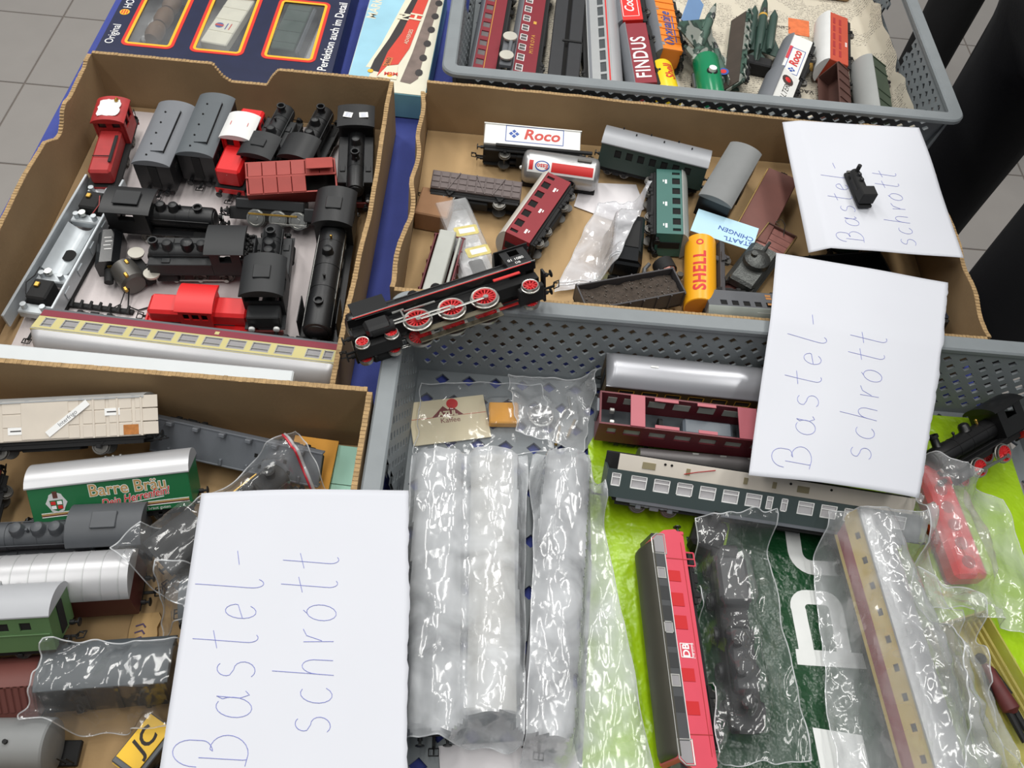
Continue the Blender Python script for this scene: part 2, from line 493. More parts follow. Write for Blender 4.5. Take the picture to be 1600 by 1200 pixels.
def crate(label, x0, x1, y0, y1, h, slope=.9, rimw=1.45, grip=True):
    ox, oy = (x0 + x1) / 2, (y0 + y1) / 2
    t = thing('plastic_crate', label, 'crate', (ox, oy, 0))
    X0, X1, Y0, Y1 = x0 - ox, x1 - ox, y0 - oy, y1 - oy
    rim_ring(X0, X1, Y0, Y1, h - .5, h, rimw).build('rim', crate_m, t)
    # pierced walls, slightly sloping inwards to the floor
    a = rimw * .75; s = slope
    zb = .35; zt = h - .45
    run = zt - zb
    def wallp(name, A, Bp, inn, grip=False):
        b = MB()
        A = Vector(A); Bp = Vector(Bp); inn = Vector(inn)
        U = (Bp - A).normalized(); Ln = (Bp - A).length
        O = Vector((A.x, A.y, zb)) + inn * s
        V = (Vector((0, 0, run)) - inn * s).normalized(); Hn = math.hypot(run, s)
        cu = 1.36; nv = max(4, int(Hn / .95)); 
        margin = .9
        nu = int((Ln - 2 * margin) / cu); m2 = (Ln - nu * cu) / 2
        cv = (Hn - 1.2) / nv
        lattice(b, O + U * m2 + V * .7, U, V, nu, nv, cu, cv, .40, cv * .40, .22, hole=(Ln / 2 - m2 - 5, Ln / 2 - m2 + 5, cv * (nv - 4), cv * nv) if grip else None)
        Nn = U.cross(V).normalized() * .22
        for (u0, u1, v0, v1) in ((0, m2, 0, Hn), (Ln - m2, Ln, 0, Hn), (m2, Ln - m2, 0, .7), (m2, Ln - m2, Hn - .5, Hn)):
            q = [O + U * u + V * v for u, v in ((u0, v0), (u1, v0), (u1, v1), (u0, v1))]
            b.add([tuple(p) for p in q] + [tuple(p + Nn) for p in q], [(0, 1, 2, 3), (7, 6, 5, 4), (0, 4, 5, 1), (1, 5, 6, 2), (2, 6, 7, 3), (3, 7, 4, 0)])
        b.build(name, crate_m, t, smooth=0)
    wallp('side_wall', (X0 + a, Y1 - a, 0), (X1 - a, Y1 - a, 0), (0, -1, 0))
    wallp('side_wall', (X1 - a, Y0 + a, 0), (X0 + a, Y0 + a, 0), (0, 1, 0))
    wallp('side_wall', (X0 + a, Y0 + a, 0), (X0 + a, Y1 - a, 0), (1, 0, 0), True)
    wallp('side_wall', (X1 - a, Y1 - a, 0), (X1 - a, Y0 + a, 0), (-1, 0, 0), True)
    b = MB()
    fx = X1 - X0 - 2 * (a + s); fy = Y1 - Y0 - 2 * (a + s)
    cu, cv = 2.25, 2.0
    nu, nv = int(fx / cu), int(fy / cv)
    lattice(b, (-fx / 2, -fy / 2, .1), (1, 0, 0), (0, 1, 0), nu, nv, fx / nu, fy / nv, .62, .55, .25)
    b.build('bottom', crate_m, t, smooth=0)
    return t
crate('grey plastic crate of colourful freight wagons on newspaper at the back', -9.0, 44.6, 31.8, 72, 7.0)
crate('grey plastic crate with bagged coaches on a lime shopping bag at the front', -10.2, 46.0, -37.5, 2.7, 8.1)
# ================================================================ rolling stock kit (local frame: x along the rails, z = 0 at the rail)
def wheel_mesh(r, m, w=.3):
    def f():
        return MB().lathe([(-w / 2, r * .12), (-w / 2, r * .3), (-w * .3, r * .32), (-w * .3, r * .78), (-w / 2, r * .82), (-w / 2, r * .97), (w * .2, r), (w * .2, r * 1.12), (w / 2, r * 1.1), (w / 2, r * .3), (w / 2, r * .12)], ax='Y', n=18).mesh('wheel', m)
    return shared(('wheel', r, m.name, w), f)
def spoke_wheel(parent, r, x, y, z, m, tyre, n=16):
    """spoked driving wheel: coloured centre, bright tyre as a sub-part"""
    s = -1 if y < 0 else 1
    def f():
        b = MB()
        b.lathe([(-.12, r * .12), (-.17, r * .2), (.1, r * .2), (.1, r * .1)], ax='Y', n=14)
        b.lathe([(-.1, r * .78), (-.12, r * .86), (.1, r * .86), (.1, r * .78), (-.1, r * .78)], ax='Y', n=28)
        for k in range(n):
            a = 2 * math.pi * k / n
            b.cyl((math.cos(a) * r * .15, -.02, math.sin(a) * r * .15), (math.cos(a) * r * .82, -.02, math.sin(a) * r * .82), .08, n=5)
        return b.mesh('wheel', m)
    def g():
        return MB().lathe([(-.15, r * .86), (-.16, r * .99), (.06, r), (.08, r * 1.1), (.16, r * 1.1), (.16, r * .86), (-.15, r * .86)], ax='Y', n=30).mesh('tyre', tyre)
    o = put('wheel', shared(('spoke', r, m.name), f), parent, (x, y, z), (0, 0, 0 if s < 0 else 180))
    put('tyre', shared(('tyre', r, tyre.name), g), o)
    return o
def gear2(root, wb, r=.55, m=None, guard=None, y=.85, z=0):
    m = m or DULL; guard = guard or BLACKM
    for sx in (-1, 1):
        x = sx * wb / 2
        for sy in (-1, 1):
            put('wheel', wheel_mesh(r, m), root, (x, sy * y, z + r), (0, 0, 0 if sy < 0 else 180))
            def f():
                b = MB()
                b.prism([(-.05, 0), (.05, 0), (.05, .75), (-.05, .75)], -.12, .12)
                b.add([(-.6, -.05, .75), (.6, -.05, .75), (.12, -.05, .1), (-.12, -.05, .1), (-.6, .05, .75), (.6, .05, .75), (.12, .05, .1), (-.12, .05, .1)], [(0, 1, 2, 3), (7, 6, 5, 4), (0, 4, 5, 1), (1, 5, 6, 2), (2, 6, 7, 3), (3, 7, 4, 0)])
                b.box((0, -.06, .12), (.34, .22, .3), .05)
                b.box((0, -.04, .5), (1.0, .14, .1), .03)
                return b.mesh('axle_guard', guard)
            put('axle_guard', shared(('guard', guard.name), f), root, (x, sy * (y + .33), z + r - .1), (0, 0, 0 if sy < 0 else 180))
        MB().cyl((0, -y, 0), (0, y, 0), .1, n=8).build('axle', DULL, root, (x, 0, z + r))
def bogie(root, x, wb=2.4, r=.5, m=None, fm=None, z=0, y=.85):
    m = m or DULL; fm = fm or BLACKM
    def f():
        b = MB()
        for s in (-1, 1):
            b.box((0, s * 1.18, r + .12), (wb + 1.3, .14, .3), .04)
            b.box((0, s * 1.22, r - .05), (.7, .16, .34), .04)
            for sx in (-1, 1):
                b.box((sx * wb / 2, s * 1.24, r), (.42, .18, .46), .05)
                b.box((sx * wb / 4, s * 1.24, r + .05), (.3, .12, .2), .03)
        b.box((0, 0, r + .2), (.8, 2.3, .2), .04)
        for sx in (-1, 1): b.box((sx * (wb / 2 + .6), 0, r + .15), (.12, 2.4, .16))
        return b.mesh('bogie', fm)
    o = put('bogie', shared(('bogie', wb, r, fm.name), f), root, (x, 0, z))
    for sx in (-1, 1):
        for sy in (-1, 1):
            put('wheel', wheel_mesh(r, m), o, (sx * wb / 2, sy * y, r), (0, 0, 0 if sy < 0 else 180))
    return o
def buffers(root, L, z=1.15, m=None, y=.88, ends=(-1, 1)):
    m = m or BLACK
    def f():
        return MB().lathe([(0, .17), (.3, .17), (.3, .09), (.55, .09), (.55, .3), (.62, .3), (.66, .2)], ax='X', n=10).mesh('buffer', m)
    me = shared(('buffer', m.name), f)
    for sx in ends:
        for sy in (-1, 1):
            put('buffer', me, root, (sx * L / 2, sy * y, z), (0, 0, 0 if sx > 0 else 180))
def couplers(root, L, z=.75, ends=(-1, 1)):
    def f():
        b = MB()
        b.box((.35, 0, 0), (1.0, .22, .1), .02)
        b.tube([(.8, -.32, .05), (1.25, -.32, .1), (1.25, .32, .1), (.8, .32, .05), (.8, -.32, .05)], .05, 5)
        b.tube([(.7, 0, .05), (1.0, 0, .3), (1.2, 0, .2)], .06, 5)
        return b.mesh('coupler', BLACKM)
    me = shared('coupler', f)
    for sx in ends:
        put('coupler', me, root, (sx * L / 2 - sx * .1, 0, z), (0, 0, 0 if sx > 0 else 180))
def underframe(root, L, W, m, z0=.95, z1=1.2, stuff=True):
    b = MB().box((0, 0, (z0 + z1) / 2), (L, W * .82, z1 - z0), .03)
    for s in (-1, 1):
        b.box((0, s * W * .36, z0 - .12), (L * .98, .16, .34), .03)
    if stuff:
        b.box((0, 0, z0 - .25), (L * .3, W * .5, .5), .06)
        for s in (-1, 1):
            b.cyl((-L * .22, s * .5, z0 - .2), (-L * .1, s * .5, z0 - .2), .22, n=8)
    b.build('underframe', m, root)
def arc_roof(W, z, rise, n=10, th=.14, ov=.08):
    hw = W / 2 + ov
    pts = [(-hw + 2 * hw * i / n, z + rise * (1 - (2 * i / n - 1) ** 2) ** .75 if 0 < i < n else z) for i in range(n + 1)]
    return pts
def roof(root, L, W, z, rise, m, end=0.0, ov=.08, name='roof'):
    """arched roof; end > 0 rounds the last end cm down to the end wall"""
    b = MB()
    prof = arc_roof(W, z, rise, 14, ov=ov)
    if end <= 0:
        b.prism(prof + [(W / 2 + ov, z - .1), (-W / 2 - ov, z - .1)], -L / 2 - ov, L / 2 + ov)
    else:
        xs = []
        k = 6
        for i in range(k + 1):
            t = i / k
            xs.append((-L / 2 + end * (1 - math.cos(t * math.pi / 2)), math.sin(t * math.pi / 2)))
        xs = xs + [(-x, s) for x, s in xs[::-1]]
        vs = []; n = len(prof)
        for x, s in xs:
            vs += [(x, y * (.9 + .1 * s), z + (zz - z) * max(s, .02)) for y, zz in prof]
        fs = []
        for i in range(len(xs) - 1):
            for j in range(n - 1):
                fs.append((i * n + j, i * n + j + 1, (i + 1) * n + j + 1, (i + 1) * n + j)[::-1])
        fs.append(tuple(range(n))); fs.append(tuple((len(xs) - 1) * n + j for j in range(n))[::-1])
        b.add(vs, fs)
        b.box((0, 0, z - .06), (L, W + 2 * ov, .12))
    return b.build(name, m, root)
def pierced_side(b, L, y, th, z0, z1, wins, wz0, wz1):
    """one long side with real window openings; wins = [(x, w)]"""
    c = lambda xa, xb, za, zb: b.box(((xa + xb) / 2, y, (za + zb) / 2), (xb - xa, th, zb - za)) if xb - xa > .001 else None
    c(-L / 2, L / 2, z0, wz0); c(-L / 2, L / 2, wz1, z1)
    x = -L / 2
    for (xc, w) in sorted(wins):
        c(x, xc - w / 2, wz0, wz1); x = xc + w / 2
    c(x, L / 2, wz0, wz1)
def win_frame_mesh(w, h, m, t=.07, mid=0, cross=False):
    def f():
        b = MB()
        for s in (-1, 1):
            b.box((s * (w / 2 - t / 2), 0, 0), (t, .06, h)); b.box((0, 0, s * (h / 2 - t / 2)), (w, .06, t))
        if mid: b.box((0, 0, h * mid), (w, .05, t * .8))
        if cross: b.box((0, 0, 0), (t * .9, .05, h))
        return b.mesh('window_frame', m)
    return shared(('wf', round(w, 2), round(h, 2), m.name, mid, cross, t), f)
def windows(root, W, wins, wz0, wz1, pane, frame=None, sides=(-1, 1), mid=0, cross=False, fsides=None):
    zc = (wz0 + wz1) / 2; h = wz1 - wz0
    for s in sides:
        for (xc, w) in wins:
            pm = shared(('pane', round(w, 2), round(h, 2), pane.name), lambda: MB().box((0, 0, 0), (w + .02, .05, h + .02)).mesh('window_pane', pane))
            p = put('window_pane', pm, root, (xc, s * (W / 2 - .13), zc))
            if frame and s in (fsides or sides):
                put('window_frame', win_frame_mesh(w, h, frame, mid=mid, cross=cross), p, (0, s * .1, 0))
def coach(root, L, W, body, roofm, wins, z0=1.05, zw=3.5, wz=(2.25, 3.0), rise=.8, end=0.0, frame=None, pane=None, under=None,
          bog=2.4, axles=None, mid=0, cross=False, sides=(-1, 1), hasroof=True, band=None, bandz=None, ends=None, wheelm=None, r=.5, open_top=False):
    pane = pane or GLASS; under = under or BLACKM
    b = MB()
    for s in (-1, 1): pierced_side(b, L, s * (W / 2 - .08), .16, z0, zw, wins, *wz)
    for s in (-1, 1):
        b.box((s * (L / 2 - .08), 0, (z0 + zw) / 2), (.16, W - .3, zw - z0))
    b.build('body', body, root)
    for s in (-1, 1):
        MB().box((0, 0, 0), (.08, .8, (zw - z0) * .8), .02).build('end_door', ends or under, root, (s * (L / 2 + .03), 0, (z0 + zw) / 2))
    box('interior_floor', DARK, root, (0, 0, z0 + .12), (L - .3, W - .34, .2))
    windows(root, W, wins, wz[0], wz[1], pane, frame, sides, mid, cross)
    if band:
        for i, (za, zb) in enumerate(bandz):
            for s in sides: box('stripe', band[i], root, (0, s * (W / 2 + .006), (za + zb) / 2), (L * .998, .02, zb - za))
    if hasroof: roof(root, L, W, zw, rise, roofm, end)
    underframe(root, L * .97, W, under, z0 - .25, z0)
    if axles: gear2(root, axles, r=r, m=wheelm)
    else:
        for s in (-1, 1): bogie(root, s * (L / 2 - bog), wb=2.3 if L > 12 else 1.7, r=r, m=wheelm)
    buffers(root, L, z=z0 + .1); couplers(root, L)
def evenly(L, n, w, pad=1.0):
    st = (L - 2 * pad) / n
    return [(-L / 2 + pad + st * (i + .5), w) for i in range(n)]
def van(root, L, W, body, roofm, z0=1.15, zw=3.6, rise=.75, ribs=0, door=True, wheelm=None, wb=None, ends=None, planks=0, under=None, ribm=None, roofend=0.0, gear=True):
    box('body', body, root, (0, 0, (z0 + zw) / 2), (L, W, zw - z0), .05)
    ribm = ribm or body
    for s in (-1, 1):
        if door:
            box('sliding_door', body, root, (0, s * (W / 2 + .04), (z0 + zw) / 2), (L * .24, .1, (zw - z0) * .92), .03)
        for i in range(ribs):
            x = -L / 2 + .08 + (L - .16) * i / (ribs - 1)
            if door and abs(x) < L * .13: continue
            put('rib', shared(('rib', round(zw - z0, 2), ribm.name), lambda: MB().box((0, 0, 0), (.14, .12, zw - z0), .02).mesh('rib', ribm)), root, (x, s * (W / 2 + .04), (z0 + zw) / 2))
        for i in range(planks):
            z = z0 + (zw - z0) * (i + .5) / planks
            pm = shared(('plank', L, planks, round(zw - z0, 2), body.name), lambda: MB().box((0, 0, 0), (L - .04, .06, (zw - z0) / planks - .05), .015).mesh('plank', body))
            put('plank', pm, root, (0, s * (W / 2 + .015), z))
    roof(root, L, W, zw, rise, roofm, roofend, ov=.1)
    underframe(root, L, W, under or BLACKM, z0 - .25, z0)
    if gear:
        gear2(root, wb or L * .55, m=wheelm)
    buffers(root, L, z=z0 + .02); couplers(root, L)
def open_wagon(root, L, W, m, z0=1.1, h=1.7, th=.16, ribs=6, load=None, loadz=None, wheelm=None, inner=None, gear=True):
    b = MB()
    b.box((0, 0, z0 + .1), (L, W, .2))
    b.build('floor_board', inner or m, root)
    for s in (-1, 1):
        box('side_board', m, root, (0, s * (W / 2 - th / 2), z0 + h / 2), (L, th, h), .03)
        box('end_board', m, root, (s * (L / 2 - th / 2), 0, z0 + h / 2), (th, W - 2 * th, h), .03)
        rm = shared(('orib', h, m.name), lambda: MB().box((0, 0, 0), (.14, .14, h * .96), .02).mesh('rib', m))
        for i in range(ribs):
            put('rib', rm, root, (-L / 2 + .1 + (L - .2) * i / (ribs - 1), s * (W / 2 + .05), z0 + h / 2))
    underframe(root, L, W, BLACKM, z0 - .25, z0)
    if gear: gear2(root, L * .55, m=wheelm)
    buffers(root, L, z=z0 + .02); couplers(root, L)
def tank_barrel(root, L, r, zc, m, capm=None, n=28, dome=.5, name='barrel'):
    k = [(-L / 2, .02), (-L / 2 + dome * .06, r * .45), (-L / 2 + dome * .25, r * .8), (-L / 2 + dome * .55, r * .95), (-L / 2 + dome, r)]
    prof = k + [(-x, rr) for x, rr in k[::-1]]
    return MB().lathe(prof, o=(0, 0, zc), ax='X', n=n).build(name, m, root)
def walkway_ladder(root, x, y, z0, z1, m):
    b = MB()
    for s in (-1, 1): b.cyl((s * .25, 0, z0), (s * .25, 0, z1), .04, n=5)
    k = int((z1 - z0) / .4)
    for i in range(k): b.cyl((-.25, 0, z0 + .2 + i * .4), (.25, 0, z0 + .2 + i * .4), .03, n=5)
    b.build('ladder', m, root, (x, y, 0))

def steam(root, L, m, cabx=(-.5, -.22), r=1.0, zc=2.75, W=3.0, cabz=4.5, roofm=None, tanks=None, domes=(.05,), chim=.4, chimh=.75, drive=(), wheelm=None,
          pony=(), defl=False, bunker=False, lamps=True, beam=None, roofrise=.45, rods=True, hatch=False, running=True, bells=True, framem=None, cyls=True, deck=1.55, rails=True, spokes=False, tyre=None, cabw=None):
    """steam engine, chimney towards +x; positions are fractions of the length"""
    roofm = roofm or m; wheelm = wheelm or DULL; framem = framem or BLACKM; tyre = tyre or DULL
    X = lambda f: f * L
    x0, x1 = X(cabx[1]), X(.47)
    # boiler with smokebox and bands
    prof = [(x0 - .1, r * 1.02), (x0 + .2, r * 1.02), (x0 + (x1 - x0) * .35, r), (x0 + (x1 - x0) * .7, r), (x0 + (x1 - x0) * .7, r * 1.05), (x1 - .25, r * 1.05), (x1 - .05, r * .98), (x1, r * .82)]
    bo = MB().lathe(prof, o=(0, 0, zc), ax='X', n=24).build('boiler', m, root)
    MB().lathe([(0, r * .8), (.08, r * .78), (.2, r * .5), (.26, .1)], ax='X', n=18).build('smokebox_door', m, bo, (x1 - .02, 0, zc))
    for k in (.15, .4, .62):
        x = x0 + (x1 - x0) * k
        MB().lathe([(-.04, r), (-.04, r * 1.03), (.04, r * 1.03), (.04, r)], ax='X', n=24).build('boiler_band', m, bo, (x, 0, zc))
    MB().lathe([(0, .42), (.12, .34), (chimh * .7, .32), (chimh * .75, .42), (chimh, .42), (chimh, .3), (chimh * .5, .26)], ax='Z', n=16).build('chimney', m, root, (X(chim), 0, zc + r * .93))
    for d in domes:
        MB().lathe([(0, .52), (.1, .46), (.42, .45), (.6, .36), (.68, .18), (.7, .02)], ax='Z', n=16).build('dome', m, root, (X(d), 0, zc + r * .92))
    if bells:
        for d in (.16, -.12):
            b = MB().cyl((0, 0, 0), (0, 0, .3), .1, n=8); b.ball((0, 0, .34), .13, n=8)
            b.build('safety_valve', BRASS if d < 0 else m, root, (X(d), .1, zc + r * .95))
    # cab
    ca, cb = X(cabx[0]), X(cabx[1]); cl = cb - ca; cw = cabw or W
    b = MB()
    zs = cabz - .1
    for s in (-1, 1):
        y = s * (cw / 2 - .07)
        pierced = MB(); pierced_side(pierced, cl, y, .14, deck, zs, [(0, cl * .4)], deck + (zs - deck) * .58, zs - .3)
        b.add(pierced.v, pierced.f, Matrix.Translation(((ca + cb) / 2, 0, 0)))
    b.box((cb - .07, 0, (deck + zs) / 2), (.14, cw - .28, zs - deck))
    if not bunker: b.box((ca + .07, 0, deck + (zs - deck) * .3), (.14, cw - .28, (zs - deck) * .6))
    cab = b.build('cab', m, root)
    rr = roof(root, cl + .5, cw, cabz - .15, roofrise, roofm, 0, ov=.14, name='cab_roof')
    rr.location.x = (ca + cb) / 2 * CM
    if hatch:
        MB().box((0, 0, 0), (cl * .4, cw * .42, .16), .04).build('roof_hatch', roofm, rr, (0, 0, cabz + roofrise - .12))
    if bunker:
        box('coal_bunker', m, root, (ca - .5, 0, (deck + cabz - 1.1) / 2 + .1), (1.1, cw * .92, cabz - 1.1 - deck), .06)
        b = MB()
        for k in range(26): b.ball((random.uniform(-.4, .4), random.uniform(-cw * .4, cw * .4), random.uniform(0, .2)), .18, n=5)
        o = b.build('coal', BLACKM, root, (ca - .5, 0, cabz - 1.0)); o['kind'] = 'stuff'
    # deck, tanks, frame
    if running:
        for s in (-1, 1):
            box('running_board', m, root, (X(.0), s * W * .38, deck + .06), (L * .96, W * .24, .12), .02)
    if tanks:
        ta, tb, th = X(tanks[0]), X(tanks[1]), tanks[2]
        for s in (-1, 1):
            tk = box('water_tank', m, root, ((ta + tb) / 2, s * (W / 2 - .45), deck + .1 + th / 2), (tb - ta, .9, th), .05)
            box('filler_lid', m, tk, ((tb - ta) * .22, 0, th / 2 + .05), (.7, .5, .12), .03)
    box('main_frame', framem, root, (0, 0, deck - .35), (L * .95, 1.1, .8), .04)
    if cyls:
        for s in (-1, 1):
            b = MB().cyl((-.85, 0, 0), (.85, 0, 0), .45, n=14); b.box((0, 0, .5), (1.4, .6, .5), .06)
            b.build('cylinder', framem, root, (X(.34), s * (W / 2 - .42), .95))
    for (fx, wr) in drive:
        for s in (-1, 1):
            if spokes: spoke_wheel(root, wr, X(fx), s * .88, wr, wheelm, tyre)
            else: put('wheel', wheel_mesh(wr, wheelm), root, (X(fx), s * .88, wr), (0, 0, 0 if s < 0 else 180))
    for (fx, wr) in pony:
        for s in (-1, 1):
            if spokes: spoke_wheel(root, wr, X(fx), s * .85, wr, wheelm, tyre, 10)
            else: put('wheel', wheel_mesh(wr, wheelm), root, (X(fx), s * .85, wr), (0, 0, 0 if s < 0 else 180))
    if rods and len(drive) > 1:
        for s in (-1, 1):
            xa, xb = X(drive[0][0]), X(drive[-1][0]); wr = drive[0][1]
            b = MB().box(((xa + xb) / 2, 0, 0), (abs(xb - xa) + .4, .1, .2), .03)
            for (fx, _) in drive: b.cyl((X(fx), -.12, 0), (X(fx), .12, 0), .2, n=10)
            b.build('coupling_rod', STEEL, root, (0, s * 1.15, wr * .7))
            b = MB().box((0, 0, 0), (X(.34) - (xa + xb) / 2, .09, .16), .03)
            b.build('connecting_rod', STEEL, root, ((X(.34) + (xa + xb) / 2) / 2, s * 1.28, wr * .9))
    # ends
    for s in (-1, 1):
        box('buffer_beam', beam or framem, root, (s * L * .485, 0, 1.2), (.2, W * .9, .6), .03)
    buffers(root, L * .98, z=1.25, m=framem); couplers(root, L * .97)
    if lamps:
        for s in (-1, 1):
            b = MB().lathe([(0, .2), (.25, .24), (.32, .24)], ax='X', n=10)
            lp = b.build('lamp', framem, root, (L * .47, s * W * .34, deck + .3))
            MB().lathe([(0, .2), (.04, .15), (.06, .02)], ax='X', n=10).build('lamp_lens', WHITE, lp, (.31, 0, 0))
    if defl:
        for s in (-1, 1): box('smoke_deflector', m, root, (X(.36), s * (W / 2 - .08), zc - .1), (L * .17, .08, 1.9), .02)
    if rails:
        for s in (-1, 1):
            MB().tube([(x0, 0, 0), (x1 - .3, 0, 0)], .045, 5).build('handrail', tyre if rails == 'bright' else m, root, (0, s * r * .98, zc + .38))

def lay(name, label, cat, c, yaw, roll=0, pitch=0, zc=2.4, group=None):
    """a thing tipped about its own middle: c is where the middle of the body (zc above the rail) ends up"""
    R = rotm(roll, pitch, yaw)
    loc = Vector(c) - R @ Vector((0, 0, zc))
    return thing(name, label, cat, loc, yaw, roll, pitch, group)

def subtree(o):
    out = [o]
    for c in o.children: out += subtree(c)
    return out
def world_of(o):
    m = o.matrix_basis.copy()
    return world_of(o.parent) @ m if o.parent else m
def rest(root, z):
    """let a thing down (or up) until its lowest point is z cm above the table"""
    low = 1e9
    for o in subtree(root):
        if o.type == 'MESH':
            M = world_of(o); r = M[2]
            low = min(low, min(r[0] * v.co.x + r[1] * v.co.y + r[2] * v.co.z + r[3] for v in o.data.vertices))
    root.location.z += z * CM - low
    return root

def wrap_text(parent, s_, size, x, ang, r, zc, m, **k):
    """lettering bent round a barrel whose axis is x; ang = 0 on the -y side, 90 on top"""
    o = text(parent, s_, size, (0, 0, 0), (0, 0, 0), m, **k)
    bm = bmesh.new(); bm.from_mesh(o.data); bmesh.ops.triangulate(bm, faces=bm.faces[:])
    for _ in range(5):
        long = [e for e in bm.edges if e.calc_length() > .18 * CM]
        if not long: break
        bmesh.ops.subdivide_edges(bm, edges=long, cuts=1); bmesh.ops.triangulate(bm, faces=[f for f in bm.faces if len(f.verts) > 3])
    for v in bm.verts:
        a = math.radians(ang) + v.co.y / (r * CM)
        v.co = Vector((v.co.x + x * CM, -r * CM * math.cos(a), zc * CM + r * CM * math.sin(a)))
    bm.to_mesh(o.data); bm.free()
    return o
# ================================================================ box 1: engines on the pale lining
F1 = .5
steamblk = mat('engine_black', (19, 20, 22), .45, var=.22, scale=70, bump=.1, bscale=700)
steamgrey = mat('engine_black_matt', (29, 31, 33), .55, var=.2)
roofgrey = mat('roof_grey', (112, 115, 120), .55, var=.08, scale=40)
roofslate = mat('roof_slate', (88, 94, 98), .55, var=.08, scale=40)
redworn = mat('red_worn', (168, 42, 42), .5, var=.22, scale=90)
redbright = mat('red_bright', (216, 32, 34), .42, var=.06)
rustred = mat('rust_red', (160, 62, 54), .6, var=.12)
whitepaint = mat('white_paint', (222, 222, 220), .5, var=.06)
def hood_diesel(root, L, m, roofm, framem, W=2.9, cab=(-.1, .22), hoodw=1.9, hoodz=3.4, cabz=4.6, deck=1.55, short=True, handrails=True, r=.55, drive=(-.3, .0, .3), grille=True):
    """shunter with an off-centre cab and a bonnet at each end"""
    ca, cb = cab[0] * L, cab[1] * L
    box('footplate', framem, root, (0, 0, deck), (L, W, .24), .04)
    box('long_bonnet', m, root, ((-L / 2 + .25 + ca) / 2, 0, (deck + hoodz) / 2 + .1), (ca + L / 2 - .25, hoodw, hoodz - deck - .1), .22)
    if short: box('short_bonnet', m, root, ((cb + L / 2 - .25) / 2, 0, (deck + hoodz) / 2), (L / 2 - .25 - cb, hoodw, hoodz - deck - .2), .22)
    b = MB(); cl = cb - ca
    for s in (-1, 1):
        q = MB(); pierced_side(q, cl, s * (W / 2 - .1), .14, deck, cabz - .3, [(-cl * .2, cl * .28), (cl * .2, cl * .28)], deck + 1.6, cabz - .6)
        b.add(q.v, q.f, Matrix.Translation(((ca + cb) / 2, 0, 0)))
    for x in (ca + .07, cb - .07):
        q = MB(); pierced_side(q, W - .4, 0, .14, deck, cabz - .3, [(-W * .22, .7), (W * .22, .7)], deck + 1.9, cabz - .6)
        b.add(q.v, q.f, Matrix.Translation((x, 0, 0)) @ rotm(0, 0, 90))
    b.build('cab', m, root)
    box('cab_glass', GLASS, root, ((ca + cb) / 2, 0, deck + 2.1), (cl - .35, W - .5, .9))
    rr = roof(root, cl + .4, W, cabz - .32, .42, roofm, 0, ov=.06, name='cab_roof'); rr.location.x = (ca + cb) / 2 * CM
    if grille:
        for s in (-1, 1):
            for k in range(3):
                box('grille', framem, root, (-L / 2 + .9 + k * .85, s * (hoodw / 2 + .01), (deck + hoodz) / 2 + .2), (.6, .05, .8), .01)
    box('main_frame', framem, root, (0, 0, deck - .5), (L * .92, 1.5, .8), .05)
    for fx in drive:
        for s in (-1, 1): put('wheel', wheel_mesh(r, DULL), root, (fx * L, s * .88, r), (0, 0, 0 if s < 0 else 180))
    if handrails:
        for s in (-1, 1):
            MB().tube([(-L / 2 + .1, 0, 0), (-L / 2 + .1, 0, 1.2), (ca - .1, 0, 1.2), (ca - .1, 0, 0)], .045, 5).build('handrail', framem, root, (0, s * (W / 2 - .12), deck + .1))
    for s in (-1, 1): box('buffer_beam', m, root, (s * L * .495, 0, 1.3), (.16, W * .95, .6), .03)
    buffers(root, L, z=1.25); couplers(root, L)

# worn red shunter
t = thing('toy_diesel_engine', 'worn dark red shunting engine with flaking white cab roof, beside the box corner', 'toy train', (-39.3, 21.6, F1), -84)
hood_diesel(t, 9.6, redworn, redworn, BLACKM, cab=(-.42, -.12), hoodw=2.0, short=True)
def flaky(parent, cx, cy, z, w, l, seed):
    rnd = random.Random(seed)
    n = 28; pts = []
    for k in range(n):
        a = 2 * math.pi * k / n
        rr = 1 / max(abs(math.cos(a)), abs(math.sin(a)))
        j = 1 - .16 * rnd.random()
        pts.append((cx + math.cos(a) * rr * w / 2 * j, cy + math.sin(a) * rr * l / 2 * j))
    return MB().plate(pts, z, z + .03).build('paint_patch', whitepaint, parent)
flaky(t, -2.6, 0, 4.68, 2.5, 2.1, 3)
box('bonnet_vent', BLACKM, t, (1.6, .78, 3.42), (3.6, .3, .1), .03); box('panel_joint', BLACKM, t, (2.6, 0, 3.41), (.06, 1.7, .06))
box('brass_horn', BRASS, t, (-3.6, .5, 4.8), (.5, .3, .3), .1)
# the two grey-roofed box vans / coaches
def grey_coach(label, x, y, yaw, roofm):
    t = thing('toy_coach', label, 'toy train', (x, y, F1), yaw, group='grey-roofed coaches in the steam engine box')
    L, W = 8.4, 3.3
    coach(t, L, W, BLACK, roofm, evenly(L, 5, .8, .8), zw=4.1, wz=(2.5, 3.3), rise=.5, axles=4.6)
    pm = shared(('walk', roofm.name), lambda: MB().box((0, 0, 0), (5.8, 1.2, .08), .02).mesh('roof_walk', roofm))
    put('roof_walk', pm, t, (-.1, -.35, 4.70), (-5, 0, 0))
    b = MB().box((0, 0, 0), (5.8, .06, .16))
    b.build('walk_shadow_bar', BLACKM, t, (-.1, -.93, 4.54))  # black bar imitating the shade under the edge of the roof walk
    for k in range(5):
        MB().ball((0, 0, 0), .1, n=8).build('roof_bolt', BLACKM, t, (-3.5 + k * 1.5, .45, 4.6))
    return t
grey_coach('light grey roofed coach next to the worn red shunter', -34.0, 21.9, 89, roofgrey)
grey_coach('darker slate roofed coach next to the bright red shunter', -30.5, 23.6, 89, roofslate)
